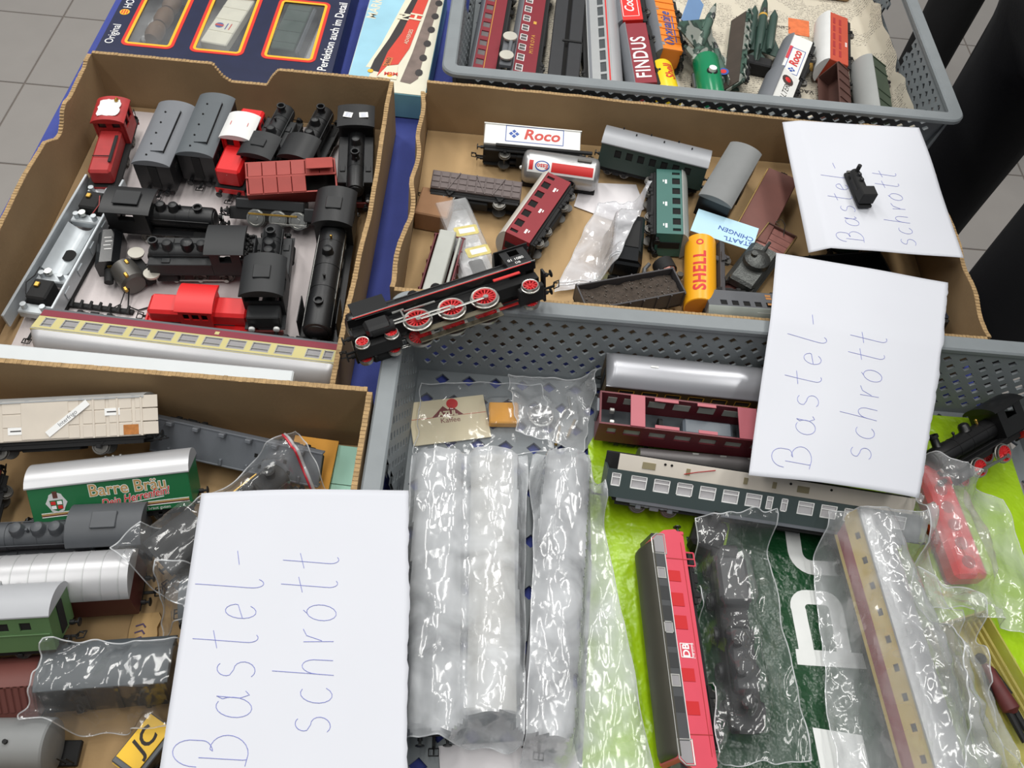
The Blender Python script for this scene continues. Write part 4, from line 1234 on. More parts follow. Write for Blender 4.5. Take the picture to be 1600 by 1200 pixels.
box('bright_edge', STEEL, t, (-4.5, -1.72, 2.6), (5, .06, .1))
for s in (-1, 1): bogie(t, s * 6.5, wb=2.2, z=.05)
t = lay('toy_coach', 'silver coach with one thin red stripe and dark window band, lying on its side', 'toy train', (8.0, 47.0, 2.2), 91, 76, zc=2.5)
L = 22
coach(t, L, 3.0, silvc, silverroof, evenly(L, 10, 1.7, .6), zw=3.7, wz=(2.35, 3.0), rise=.95, sides=(1,), pane=mat('pane_dark_grey', (78, 82, 84), .2), band=[REDP], bandz=[(3.25, 3.42)], r=.48)
box('grey_skirt', roofgrey, t, (0, 1.51, 1.3), (L, .02, .3))
findm = mat('van_maroon', (136, 36, 48), .5, var=.08)
t = lay('toy_van', 'dark red van with big white capitals, lying on its side', 'toy train', (12.3, 43.2, 2.25), 94, -97, zc=2.4)
van(t, 10.8, 3.0, findm, roofgrey, ribs=0, door=False)
text(t, 'FINDUS', 2.3, (-.9, -1.515, 2.35), SIDE_S, WHITE, sx=.88, bold=.03, space=1.1)
cocam = mat('van_signal_red', (216, 40, 34), .45, var=.05)
t = lay('toy_van', 'bright red van with white script in a thin white border', 'toy train', (11.4, 54.2, 2.25), 93, -97, zc=2.4)
van(t, 10.0, 3.0, cocam, roofgrey, door=False)
text(t, 'Coca-Cola', 1.5, (-.3, -1.515, 2.5), SIDE_S, WHITE, shear=.4, bold=.02)
b = MB()
for z in (1.55, 3.35): b.box((-.3, 0, z), (8, .02, .06))
for s in (-1, 1): b.box((-.3 + s * 4, 0, 2.45), (.06, .02, 1.85))
b.build('white_border', WHITE, t, (0, -1.51, 0))
ovom = mat('van_orange', (232, 132, 34), .5, var=.07)
t = lay('toy_van', 'orange van with slanted blue lettering, lying on its side', 'toy train', (15.4, 49.5, 2.3), 93, -84, zc=2.4)
van(t, 10.6, 2.9, ovom, roofgrey, ribs=9, door=False)
text(t, 'Ovomaltine', 1.7, (-1.2, -1.5, 2.5), SIDE_S, BLUEP, shear=.25, bold=.02, sx=.8); box('blue_underline', BLUEP, t, (-1.2, -1.47, 1.7), (5.5, .02, .12))
for k in range(3): box('window_pane', paneg, t, (-4.2 + 3.4 * k, -1.47, 3.35), (.6, .04, .4))
yel = mat('tank_lemon', (240, 206, 30), .35, var=.04)
t = thing('toy_tank_wagon', 'small lemon yellow tank with red lettering in the back crate', 'toy train', (14.9, 39.2, NZ), 97)
tank_barrel(t, 6.4, 1.35, 2.0, yel, dome=.35); wrap_text(t, 'Shell', 1.6, .9, 70, 1.37, 2.0, REDP, bold=.03, sx=.85)
box('frame', BLACKM, t, (0, 0, .45), (6.6, 2.0, .4), .05); gear2(t, 3.4, r=.4); box('notch', BLACKM, t, (.9, 1.15, 2.7), (.5, .3, .3), .05)
wrap_text(t, 'O', 1.2, -2.3, 72, 1.37, 2.0, REDP)
grn = mat('tank_green', (20, 128, 84), .25, var=.05)
t = thing('toy_tank_wagon', 'plain emerald green tank wagon with small white filler cap', 'toy train', (19.8, 39.6, NZ), 91)
tank_barrel(t, 8.6, 1.45, 2.35, grn, dome=.3); MB().cyl((0, 0, 3.7), (0, 0, 4.15), .42, n=14).build('filler_cap', WHITE, t, (.6, 0, 0)); MB().lathe([(0, .6), (.05, .6)], ax='Z', n=14).build('cap_seat', DARK, t, (.55, 0, 3.74))
box('frame', BLACKM, t, (0, 0, .55), (8.6, 2.2, .4), .05); gear2(t, 4.6, r=.5); box('side_bracket', GREYP, t, (1.0, 1.5, 1.8), (2.5, .2, .6), .04)
# camouflaged model aircraft and their wagon
def camo():
    m = mat('camouflage', (86, 104, 96), .6, var=.1); nt = m.node_tree
    nz = [n for n in nt.nodes if n.type == 'TEX_NOISE'][0]; nz.inputs['Scale'].default_value = 38
    r = nt.nodes.new('ShaderNodeValToRGB'); r.color_ramp.interpolation = 'CONSTANT'
    e = r.color_ramp.elements; e[0].color = [lin(v) for v in (66, 92, 80)] + [1]; e[1].position = .53; e[1].color = [lin(v) for v in (142, 146, 138)] + [1]
    e2 = e.new(.46); e2.color = [lin(v) for v in (48, 66, 58)] + [1]
    nt.links.new(nz.outputs['Fac'], r.inputs[0]); nt.links.new(r.outputs[0], nt.nodes['Principled BSDF'].inputs['Base Color'])
    return m
cam_m = camo(); skyu = mat('underside_blue', (126, 160, 204), .5, var=.05); dgreen = mat('dart_green', (54, 76, 68), .4, var=.2)
def jet(label, x, y, z, yaw, roll, L, body, span, nose=None, fin=True, wingm=None, pitch=0):
    t = thing('toy_jet_aircraft', label, 'toy aircraft', (x, y, z), yaw, roll, pitch)
    f = MB().lathe([(-L * .5, .25), (-L * .46, .42), (-L * .1, .6), (L * .2, .55), (L * .38, .35), (L * .5, .03)], ax='X', n=14).build('fuselage', body, t)
    for s in (-1, 1):
        MB().plate([(L * .16, s * .4), (-L * .28, s * span / 2), (-L * .38, s * span / 2), (-L * .34, s * .4)][::s], -.06, .06).build('wing', wingm or body, t)
        MB().plate([(-L * .36, s * .3), (-L * .46, s * span * .26), (-L * .5, s * span * .26), (-L * .48, s * .3)][::s], .0, .08).build('tailplane', body, t)
        MB().lathe([(-.9, .2), (0, .26), (.9, .06)], ax='X', n=10).build('intake', body, t, (L * .05, s * .55, -.05))
    if fin: MB().add([(-L * .28, -.05, .4), (-L * .5, -.05, .3), (-L * .5, -.05, 1.7), (-L * .42, -.05, 1.7), (-L * .28, .05, .4), (-L * .5, .05, .3), (-L * .5, .05, 1.7), (-L * .42, .05, 1.7)], [(0, 1, 2, 3), (7, 6, 5, 4), (0, 4, 5, 1), (1, 5, 6, 2), (2, 6, 7, 3), (3, 7, 4, 0)]).build('tail_fin', body, t)
    MB().lathe([(-.8, .05), (-.3, .3), (.4, .3), (1.0, .03)], ax='X', n=10).build('canopy', GLASS, t, (L * .22, 0, .38))
    return t
t = jet('camouflaged model jet tipped over with its sky blue underside showing', 20.2, 49.6, 2.2, 73, 40, 12.5, cam_m, 7.5, wingm=cam_m)
MB().plate([(-1.5, 1.0), (4.2, 1.3), (4.2, 3.6), (-2.2, 3.4)], -.5, -.35).build('blue_underside', skyu, t)
t = jet('camouflaged model jet with a red and blue roundel on its wing', 22.0, 46.6, 3.3, 95, -8, 11.0, cam_m, 5.2)
for r_, m_, z in ((.62, BLUEP, .62), (.36, REDP, .64)): MB().lathe([(0, r_), (.02, r_)], ax='Z', n=16).build('roundel', m_, t, (-2.6, -.0, z))
t = thing('toy_flat_wagon', 'camouflage grey flat wagon tipped sideways under the model jets', 'toy train', (24.5, 47.6, 1.6), 80, -50)
box('deck', cam_m, t, (0, 0, .6), (14.5, 2.8, .3), .05); box('plank_bed', mat('plank_brown', (74, 64, 56), .8, var=.2), t, (0, .2, .8), (14, 2.0, .12))
for k in range(8): box('side_stake', cam_m, t, (-6.4 + 1.8 * k, -1.45, .8), (.3, .2, .9), .04)
for s in (-1, 1): bogie(t, s * 4.5, wb=2.0, z=-.75)
t = jet('dark green dart-shaped model jet pointing up between the jets and the white van', 27.6, 53.0, 2.6, 78, 0, 14.0, dgreen, 5.0, fin=True)
for k in (-1, 1): MB().lathe([(-4, .3), (-3, .5), (3, .5), (4.5, .1)], ax='X', n=12).build('drop_tank', dgreen, t, (-1.0, k * 1.2, .5))
MB().lathe([(-.2, .56), (.2, .56)], ax='X', n=14).build('yellow_ring', gold, t, (2.4, 0, 0)); box('tail_block', BLACKM, t, (-6.8, 0, -.6), (1.6, 3.6, 1.6), .15)
# vans on the right of the crate
whitev = mat('van_white', (226, 226, 222), .5, var=.04)
def framed_sign(t, x, z, sc, y=-1.53, red=REDP, top=False):
    b = MB(); w, h = 4.6 * sc, 1.5 * sc
    for s in (-1, 1): b.box((0, 0, s * h / 2), (w, .02, .06 * sc)); b.box((s * w / 2, 0, 0), (.06 * sc, .02, h))
    b.build('logo_border', BLUEP, t, (x, y, z))
    d = MB(); e = .42 * sc
    d.add([(-e, -.01, 0), (0, -.01, -e), (e, -.01, 0), (0, -.01, e), (-e, .01, 0), (0, .01, -e), (e, .01, 0), (0, .01, e)], [(0, 1, 2, 3), (7, 6, 5, 4), (0, 4, 5, 1), (1, 5, 6, 2), (2, 6, 7, 3), (3, 7, 4, 0)])
    dm = d.build('logo_diamond', BLUEP, t, (x - 1.65 * sc, y, z))
    for r_ in (45, -45): MB().box((0, 0, 0), (.06 * sc, .03, .62 * sc)).build('diamond_cross', WHITE, dm, (0, -.005, 0), (0, r_, 0))
    text(t, 'Roco', 1.35 * sc, (x + .55 * sc, y - .005, z), SIDE_S, red, shear=.2, bold=.035 * sc)
t = lay('toy_van', 'white van with red and blue framed sign and grey roof in the back crate', 'toy train', (29.6, 44.9, 2.4), 69, -84, zc=2.5)
van(t, 9.2, 3.0, whitev, roofgrey, door=False); framed_sign(t, -.4, 2.3, 1.05); box('red_panel', mat('print_pink', (206, 60, 70), .5), t, (.9, -1.515, 3.25), (2.6, .02, .4))
t = lay('toy_van', 'white van with red and black crest, cut off by the back crate rim', 'toy train', (27.1, 38.9, 2.0), 69, -66, zc=2.5)
van(t, 6.6, 3.0, whitev, roofgrey, door=False)
cr = MB().lathe([(0, .75), (.03, .75)], ax='Z', n=12).build('crest', mat('crest_dark', (70, 52, 48), .6, var=.4, scale=200), t, (1.7, -1.51, 2.5), (90, 0, 0)); MB().lathe([(0, .4), (.02, .35)], ax='Z', n=7).build('crest_red', REDP, cr, (.1, 0, .035))
text(t, 'WALTER', 1.0, (-.9, -1.515, 2.3), SIDE_S, ink)
orv = mat('van_vermilion', (192, 76, 50), .5, var=.08)
t = lay('toy_van', 'vermilion van with white roof side and dark louvres, near the newspaper fold', 'toy train', (35.4, 49.8, 2.4), 80, -80, zc=2.5)
van(t, 9.6, 3.0, orv, whitepaint, door=False, ends=redworn)
for k in range(5):
    for j in range(2): box('louvre', redworn, t, (-3.2 + 1.6 * k, -1.51, 2.2 + .75 * j), (1.2, .04, .3), .01)
for k in range(3): box('white_mark', WHITE, t, (-1.2 + .3 * k, -1.51, 1.45), (.18, .02, .25))
brn = mat('wagon_brown', (84, 54, 46), .65, var=.2)
t = lay('toy_open_wagon', 'dark brown open wagon tipped on its side near the newspaper fold', 'toy train', (34.3, 40.4, 1.9), 82, -60, zc=1.8)
open_wagon(t, 8.0, 2.8, brn, h=1.9)
grv = mat('van_green', (62, 74, 58), .6, var=.15)
t = lay('toy_van', 'moss green van with pale grey roof in the right corner of the back crate', 'toy train', (38.3, 41.0, 2.2), 84, -62, zc=2.5)
van(t, 9.6, 2.9, grv, mat('roof_pale', (150, 152, 150), .5, var=.05), ribs=6)
t = thing('toy_figure_wagon', 'tiny green wagon scrap with a black figure at the crate rim', 'train part', (24.3, 35.8, NZ), 10)
MB().lathe([(-1.4, .7), (1.4, .7)], o=(0, 0, .75), ax='X', n=16).build('barrel', grn, t)
MB().cyl((1.9, 0, 0), (1.9, 0, 2.6), .3, .2, n=8).build('figure', BLACKM, t); MB().ball((1.9, 0, 2.9), .34).build('figure_head', BLACKM, t)

for o in [o for o in COL.objects if o.parent is None and o.get('category') in ('toy train', 'train part', 'toy aircraft') and o.location.y > .33 and o.location.x > -.09]:
    rest(o, 3.95 if o is LOOSE else .52)
tag(MB().box((0, 0, 0), (9.5, 2.6, .9), .08).build('cardboard_strip', card_in, None, (36.0, 64.5, 1.0), (0, 0, -4)), 'brown cardboard strip lying on the newspaper at the far end', 'cardboard')
# ================================================================ box 2: jumbled wagons
Z2 = .45
def b2(name, label, c, yaw, roll=0, pitch=0, zc=2.4, cat='toy train'):
    return lay(name, label, cat, c, yaw, roll, pitch, zc)
t = b2('toy_van', 'white van with framed red lettering, tipped against the tan tray back wall', (.6, 27.6, 2.2), 0, -78)
van(t, 9.6, 3.2, whitev, whitev, door=False, planks=0, rise=.4); framed_sign(t, .2, 2.55, 1.25, y=-1.61, red=mat('logo_red', (196, 56, 44), .5))
MB().box((0, 0, 0), (9.6, .3, .3), .03).build('step_rail', BLACKM, t, (1.2, -1.75, .9))
rest(t, Z2)
silt = mat('tank_silver', (166, 166, 166), .3, .6, var=.08)
t = thing('toy_tank_wagon', 'silver tank wagon with red stripe and oval badge upside down', 'toy train', (3.6, 24.4, Z2), 176)
tank_barrel(t, 7.8, 1.62, 1.9, silt, dome=.7, n=40)
def arc_panel(name, x0, x1, a0, a1, r, zc, m, parent, th=.02):
    """thin print wrapped round a barrel along x, from angle a0 to a1 (0 on the -y side, 90 on top)"""
    n = 10; P0 = []; P1 = []
    for k in range(n + 1):
        a_ = math.radians(a0 + (a1 - a0) * k / n); P0.append((-(r + th) * math.cos(a_), zc + (r + th) * math.sin(a_))); P1.append((-r * math.cos(a_), zc + r * math.sin(a_)))
    return MB().prism(P0 + P1[::-1], x0, x1).build(name, m, parent)
arc_panel('white_panel', -3.3, 3.3, 108, 156, 1.62, 1.9, WHITE, t)
arc_panel('red_stripe', -3.15, .95, 116, 148, 1.64, 1.9, REDP, t); arc_panel('red_stripe', 2.75, 3.15, 116, 148, 1.64, 1.9, REDP, t)
def wrap_disc(name, x, ang, rx, ry, r, zc, m):
    b = MB(); n = 22; vs = [(x, -r * math.cos(math.radians(ang)), zc + r * math.sin(math.radians(ang)))]
    for k in range(n):
        q = 2 * math.pi * k / n; a_ = math.radians(ang) + ry * math.sin(q) / r
        vs.append((x + rx * math.cos(q), -r * math.cos(a_), zc + r * math.sin(a_)))
    b.add(vs, [(0, 1 + k, 1 + (k + 1) % n) for k in range(n)]); return b.build(name, m, t)
wrap_disc('badge', 1.85, 132, .72, .52, 1.665, 1.9, BLUEP); wrap_disc('badge_field', 1.85, 132, .6, .41, 1.675, 1.9, WHITE)
wrap_text(t, 'Esso', .62, 1.85, 132, 1.69, 1.9, REDP, bold=.015)
box('saddle', BLACKM, t, (0, 0, .25), (7.4, 1.8, .5), .06); box('name_plate', DULL, t, (-2.2, .1, 3.58), (1.4, .3, .2), .03)
MB().ball((3.9, .2, 1.8), .2).build('rivet', WHITE, t)
rest(t, Z2)
cat_m = mat('cattle_brown', (104, 92, 90), .6, var=.2, scale=140)
t = b2('toy_cattle_wagon', 'low purplish brown slatted wagon lying on its side', (-4.5, 20.6, 2.0), -4, -72, zc=2.0)
L = 8.6
box('body', cat_m, t, (0, 0, 2.0), (L, 2.6, 1.9), .05)
for k in range(10):
    for j in range(3): put('slat', shared('cslat', lambda: MB().box((0, 0, 0), (.74, .08, .5), .03).mesh('slat', cat_m)), t, (-L / 2 + .45 + k * .855, -1.33, 1.4 + .6 * j))
for k in (2, 5, 7): MB().box((0, 0, 0), (.1, .1, 2.1)).build('brace', cat_m, t, (-L / 2 + .45 + k * .855, -1.38, 2.0), (0, 28 if k != 5 else -28, 0))
underframe(t, L, 2.6, BLACKM, .8, 1.05); gear2(t, 4.8, r=.6); couplers(t, L)
rest(t, Z2)
redc2 = mat('coach_red', (136, 24, 36), .55, var=.07)
def tin_coach(label, c, yaw, roll, m, roofm, L, side, marks=WHITE, H=3.6, W=3.0):
    t = b2('toy_coach', label, c, yaw, roll, zc=2.4)
    w = [(-L * .435, .35)] + evenly(L * .78, 5, .85, 0) + [(L * .435, .35)]
    coach(t, L, W, m, roofm, w, zw=H, wz=(2.55, 3.3), rise=.65, pane=DARK, sides=(side,), r=.5, bog=1.9)
    for x in (-L * .38, -L * .05, L * .3):
        box('printed_number', marks, t, (x, side * (W / 2 + .005), 1.95), (.55, .012, .2))
        box('printed_number', marks, t, (x + .1, side * (W / 2 + .005), 1.7), (.3, .012, .1))
    return rest(t, Z2)
tin_coach('crimson tin coach with black windows and pale roof edge, leaning on the silver tank', (1.3, 18.0, 2.6), 66, -86, redc2, mat('roof_bone', (196, 190, 180), .5), 9.2, -1)
tealm = mat('coach_teal', (58, 106, 98), .45, var=.08)
tin_coach('teal green tin coach with black windows lying on its side', (14.3, 20.2, 2.2), 87, 84, tealm, mat('roof_ash', (150, 152, 148), .5), 8.8, 1)
dgc = mat('coach_dark_green', (40, 56, 50), .5, var=.12)
t = b2('toy_coach', 'dark green coach with silver grey roof against the tan tray back wall', (12.9, 26.6, 2.9), -13, -14, zc=2.4)
L = 10.6; coach(t, L, 3.2, dgc, mat('roof_silver_grey', (150, 152, 156), .38, .3, var=.06), evenly(L, 7, .65, 1.2), zw=3.6, wz=(2.3, 3.1), rise=.9, pane=DARK, r=.5, bog=2.0)
for k in range(6): MB().cyl((0, 0, 0), (0, 0, .22), .07, n=6).build('roof_vent', BLACKM, t, (-3.6 + 1.4 * k, -.35 if k % 2 else .5, 4.42))
rest(t, Z2)
t = thing('toy_van', 'dark van with a plain mid grey roof beside the dark green coach', 'toy train', (20.2, 24.0, Z2), 64)
van(t, 8.8, 3.2, BLACK, mat('roof_mid_grey', (124, 126, 126), .5, var=.06), rise=.5, zw=3.7); rest(t, Z2)
ox = mat('oxide_brown', (112, 70, 62), .65, var=.12)
t = thing('toy_flat_wagon', 'oxide brown flat wagon under the upper sheet of paper', 'toy train', (24.3, 22.4, Z2), 64, roll=0)
box('deck', ox, t, (0, 0, 1.5), (10.5, 3.2, .5), .06); box('edge_trim', mat('worn_yellow', (170, 140, 80), .7, var=.3), t, (0, 1.66, 1.45), (10.3, .14, .4), .03)
underframe(t, 10.3, 3.0, BLACKM, 1.0, 1.22); gear2(t, 6.0); couplers(t, 10.5); rest(t, Z2)
# cardboard block
tag(rest(MB().box((0, 0, 0), (3.2, 3.6, 2.2), .12).build('cardboard_block', mat('block_brown', (150, 112, 80), .85, var=.12), None, (-8.3, 18.2, 1.6), (0, 0, -8)), Z2), 'small plain brown cardboard block by the crumpled tray wall', 'box')
# clear case with two price stickers
clear = film('clear_case', haze=.2, rough=.3, crinkle=.05, scale=40, spec=.4)
t = thing('clear_plastic_case', 'long clear plastic case with two yellowed price stickers', 'case', (-5.0, 14.0, Z2), 112)
CL, CW, CH = 10.0, 3.2, 2.3
b = MB().box((0, 0, CH / 2 + .02), (CL, CW, CH), .15); b.build('shell', clear, t)
box('lid_edge', film('clear_edge', haze=.5, rough=.2), t, (0, 0, .5), (CL + .16, CW + .16, .14), .04)
yst = mat('price_sticker', (206, 192, 120), .7, var=.25, scale=160)
for (x, y, r) in ((.7, -.2, -92), (-2.0, -.45, -88)):
    s = MB().plate([(-1.1, -.5), (-.9, -.6), (.9, -.6), (1.1, -.5), (1.1, .5), (.9, .6), (-.9, .6), (-1.1, .5)], 0, .03).build('price_sticker', yst, t, (x, y, CH + .03), (0, 0, r))
    MB().box((0, 0, 0), (1.5, .6, .02)).build('faded_price', whitepaint, s, (.05, 0, .03))
box('red_insert', REDP, t, (-3.0, .8, .35), (3.2, .5, .1)); text(t, 'PIKO', .8, (-3.0, .8, .42), (0, 0, 0), WHITE)
box('dark_part', BLACKM, t, (-2.6, -.4, .5), (2.4, 1.4, .5), .2)
rest(t, Z2)
# dark red wagon with pale grey load
t = thing('toy_open_wagon', 'dark red open wagon carrying a pale grey slab load, by the crumpled tray wall', 'toy train', (-7.0, 9.8, Z2), 83)
open_wagon(t, 8.4, 2.7, mat('wagon_claret', (104, 40, 46), .55, var=.12), h=1.2)
ld = mat('load_grey', (176, 178, 172), .7, var=.08)
box('slab_load', ld, t, (.3, .15, 2.45), (7.4, 1.5, 1.3), .08); box('slab_edge', ld, t, (.3, -.95, 1.9), (7.4, .25, 1.1), .05)
rest(t, Z2)
t = thing('toy_roof_piece', 'loose curved grey roof piece beside the dark red wagon', 'train part', (-8.3, 5.9, Z2), 12)
MB().prism(arc_roof(2.4, .2, .8) + [(1.2, .05), (-1.2, .05)], -1.8, 1.8).build('roof_piece', GREYP, t); box('roof_edge', GREYP, t, (0, 0, .06), (3.6, 2.5, .1)); rest(t, Z2)
# open wagon with dirt load
graphite = mat('wagon_graphite', (66, 64, 66), .55, var=.12)
t = thing('toy_open_wagon', 'charcoal open wagon filled with dark brown coal dust', 'toy train', (9.9, 8.8, Z2), 19)
open_wagon(t, 9.4, 3.0, graphite, h=1.9, inner=DARK, ribs=8)
b = MB()
def heap(u, v): 
    x = (u - .5) * 8.9; y = (v - .5) * 2.55
    return (x, y, 2.35 + .35 * noise.noise(Vector((x * .8, y * .8, 3))) + .12 * noise.noise(Vector((x * 4, y * 4, 1))))
b.grid(heap, 60, 20); o = b.build('coal_dust', mat('coal_dust', (72, 62, 54), .9, var=.5, scale=260, bump=1.0, bscale=900), t); o['kind'] = 'stuff'
b = MB()
for k in range(130):
    x = random.uniform(-4.2, 4.2); y = random.uniform(-1.15, 1.15)
    b.ball((x, y, heap(x / 8.9 + .5, y / 2.55 + .5)[2] + .02), random.uniform(.04, .1), n=5)
o = b.build('coal_grit', mat('coal_grit', (96, 88, 80), .4, var=.6, scale=500), t); o['kind'] = 'stuff'
rest(t, Z2)
# amber Shell tank on its side
amber = mat('tank_amber', (236, 166, 24), .35, var=.05, scale=30); amberd = mat('tank_end', (190, 116, 26), .5, var=.1)
t = b2('toy_tank_wagon', 'amber yellow tank wagon with red capitals, lying on its side', (16.9, 12.0, 2.3), 85, -74, zc=2.4)
L = 8.0
MB().lathe([(-L / 2, 1.38), (-L / 2 + .05, 1.45), (L / 2 - .05, 1.45), (L / 2, 1.38)], o=(0, 0, 2.7), ax='X', n=30).build('barrel', amber, t)
for s in (-1, 1): MB().lathe([(0, 1.36), (.04, 1.3), (.06, .02)], ax='X', n=30).build('barrel_end', amberd, t, (s * L / 2, 0, 2.7), (0, 0, 0 if s > 0 else 180))
wrap_text(t, 'SHELL', 1.6, -.6, 30, 1.465, 2.7, REDP, bold=.05, space=1.15)
wrap_text(t, 'O', .9, 2.9, 30, 1.465, 2.7, REDP, bold=.03)
b = MB().box((0, 0, 0), (8.6, 2.0, .3), .05)
for s in (-1, 1): b.box((0, s * .95, -.1), (8.6, .2, .5), .04)
b.build('frame', graphite, t, (0, 0, 1.05)); gear2(t, 4.4, r=.5, guard=graphite); couplers(t, 8.6)
for x in (-2.2, 2.2): box('saddle', graphite, t, (x, 0, 1.4), (.6, 1.6, .5), .06)
rest(t, Z2)
# small sky blue carton
t = thing('small_carton', 'small pale blue carton with blue lettering upside down', 'box', (19.3, 17.6, Z2), -19)
box('carton', mat('carton_kraft', (160, 132, 92), .8), t, (0, 0, 1.3), (6.0, 3.2, 2.5), .05); box('label', mat('label_sky', (180, 216, 232), .45, var=.03), t, (0, 0, 2.57), (6.0, 3.2, .03)); 
text(t, 'CHINGEN', .78, (1.1, -.05, 2.6), (0, 0, 176), BLUEP, bold=.01); text(t, 'STAATL', .78, (1.5, -.95, 2.6), (0, 0, 186), BLUEP, bold=.01); rest(t, Z2)
# pewter tank on a plank wagon
t = thing('toy_tank_transport', 'plank wagon with copper red floor carrying a tarnished pewter tank', 'toy train', (22.3, 14.3, Z2), 57)
L = 11.0; plank = mat('copper_plank', (150, 100, 92), .5, .2, var=.2, scale=120)
for k in range(13): put('plank', shared('cpl', lambda: MB().box((0, 0, 0), (.78, 2.8, .2), .03).mesh('plank', plank)), t, (-L / 2 + .45 + k * .84, 0, 1.5))
for s in (-1, 1): box('side_rail', mat('old_brass', (146, 120, 80), .45, .6), t, (0, s * 1.5, 1.65), (L, .16, .5), .03); box('end_rail', brn, t, (s * L / 2, 0, 1.65), (.16, 3.0, .5), .03)
underframe(t, L, 2.8, BLACKM, 1.0, 1.3); gear2(t, 6.0)
pew = mat('pewter', (84, 86, 84), .38, .7, var=.3, scale=120, bump=.6, bscale=600)
h = box('hull', pew, t, (-1.5, 0, 2.4), (5.6, 2.6, 1.2), .25)
for s in (-1, 1): box('track', pew, t, (-1.5, s * 1.25, 2.2), (6.0, .6, 1.0), .3)
tu = MB().lathe([(0, 1.25), (.5, 1.2), (.85, .8), (.95, .02)], ax='Z', n=18).build('turret', pew, t, (-1.3, 0, 3.0)); MB().cyl((.6, 0, .4), (2.6, 0, .45), .16, n=8).build('gun_barrel', pew, tu); MB().cyl((-.2, .4, .8), (-.2, .4, 1.15), .3, n=10).build('hatch', pew, tu)
MB().tube([(4.9, -.4, 1.8), (5.6, 0, 2.4), (6.3, .6, 2.2), (5.9, 1.0, 1.9), (5.4, .4, 2.2)], .05, 5).build('loose_wire', STEEL, t); rest(t, Z2)
# grey coach by the crate rim
gc = mat('coach_grey', (92, 94, 98), .55, var=.08)
t = b2('toy_coach', 'grey coach with dark windows and pale roof edge, half under the lower paper', (21.6, 8.0, 2.2), 1, 76, zc=2.4)
L = 10; coach(t, L, 3.0, gc, mat('roof_green_grey', (140, 146, 140), .5), evenly(L, 8, .6, .9), zw=3.6, wz=(2.5, 3.2), rise=.7, pane=DARK, sides=(1,), r=.5)
for (x, z) in ((.6, 1.9), (.6, 2.75), (.6, 1.5)): box('orange_mark', mat('mark_orange', (190, 130, 70), .6), t, (x, 1.51, z), (.5, .02, .3))
box('white_label', WHITE, t, (.5, 1.2, 3.85), (2.5, .3, .05)); rest(t, Z2)
# black tender standing on end
t = thing('toy_tender', 'glossy black engine tender under the edge of the plastic bag', 'toy train', (9.9, 14.6, Z2), 84)
box('tank', blackgloss, t, (0, 0, 2.2), (6.4, 2.7, 2.2), .25); box('coal_space', BLACKM, t, (.6, 0, 3.32), (3.4, 1.8, .1), .02)
b = MB().prism([(-1.3, 3.1), (-.9, 3.6), (.9, 3.6), (1.3, 3.1)], -3.0, -1.6); b.build('tool_box', blackgloss, t)
box('frame', BLACKM, t, (0, 0, .95), (6.8, 2.4, .4), .05); gear2(t, 3.6, r=.5); box('buffer_beam', BLACKM, t, (-3.3, 0, 1.1), (.2, 2.8, .7), .04); rest(t, Z2)
# little motor with copper commutator
t = thing('toy_motor', 'tiny open motor with pink copper commutator, below the teal coach', 'train part', (13.6, 13.4, Z2), 20)
MB().lathe([(-.6, 1.0), (.6, 1.0)], o=(0, 0, 1.1), ax='Y', n=12).build('stator', BLACKM, t)
MB().lathe([(-.2, .75), (.0, .8)], o=(0, -.6, 1.2), ax='Y', n=9).build('commutator', mat('copper_pink', (170, 120, 110), .4, .5), t); box('brush', BRASS, t, (.3, -.9, 1.3), (.8, .2, .2), .04); MB().tube([(-1.6, -.6, .3), (-1.9, 0, .2), (-1.5, .9, .3), (-.9, 1.2, .6)], .2, 6).build('spring_strip', GREYP, t)
for s in (-1, 1): MB().cyl((s * 1.3, -.9, .4), (s * 1.3, -.9, .9), .3, n=8).build('screw', DULL, t)
rest(t, Z2)
# paper scraps under the bag
def scrap(label, pts, z, m, cat='paper'):
    cx = sum(p[0] for p in pts) / len(pts); cy = sum(p[1] for p in pts) / len(pts)
    return tag(MB().plate([(x - cx, y - cy) for x, y in pts], 0, .04).build('paper_scrap', m, None, (cx, cy, z)), label, cat)
paperw = mat('scrap_white', (226, 222, 224), .8, var=.03)
scrap('blank white paper scrap showing between the silver tank and the teal coach', [(6.0, 25.0), (11.6, 25.4), (12.4, 22.0), (9, 20), (5.2, 21.5)], .5, paperw)
scrap('pale olive card corner beside the coal wagon', [(6.9, 12.2), (9.0, 13.3), (9.7, 12.0), (7.4, 10.9)], .5, mat('card_olive', (186, 184, 140), .8))
# what peeps out between the two sheets
t = thing('toy_coach', 'navy coach with thin outlined windows between the two sheets of paper', 'toy train', (31.5, 9.0, Z2), 4, 80)
navyc = mat('coach_navy', (26, 32, 48), .4, var=.2)
t.location.z += .018
box('body', navyc, t, (0, 0, 0), (14, 2.9, 2.7), .15)
for k in range(8): put('window_frame', win_frame_mesh(1.0, .8, mat('gold_outline', (120, 104, 70), .5), t=.05), t, (-6 + 1.65 * k, 1.46, .4))
box('roof', BLACK, t, (0, 0, 1.5), (14, 2.6, .4), .2); rest(t, Z2)
t = thing('toy_open_wagon', 'black open wagon mostly hidden under the upper paper', 'toy train', (30.0, 14.2, Z2), 12)
open_wagon(t, 9, 2.9, BLACK, h=1.5); rest(t, Z2)
t = thing('toy_van', 'shadowed dark green van under the upper paper', 'toy train', (32.5, 21.5, Z2), 70)
van(t, 9.0, 3.0, gvan, roofslate, rise=.5); rest(t, Z2)
t = thing('toy_wagon_frame', 'grey green slotted wagon frame scrap beside the crimson coach', 'train part', (-.6, 13.2, Z2), 66)
gg = mat('frame_grey_green', (84, 94, 86), .5, var=.15)
for s_ in (-1, 1): box('side_beam', gg, t, (0, s_ * .9, .5), (5.4, .22, .8), .04)
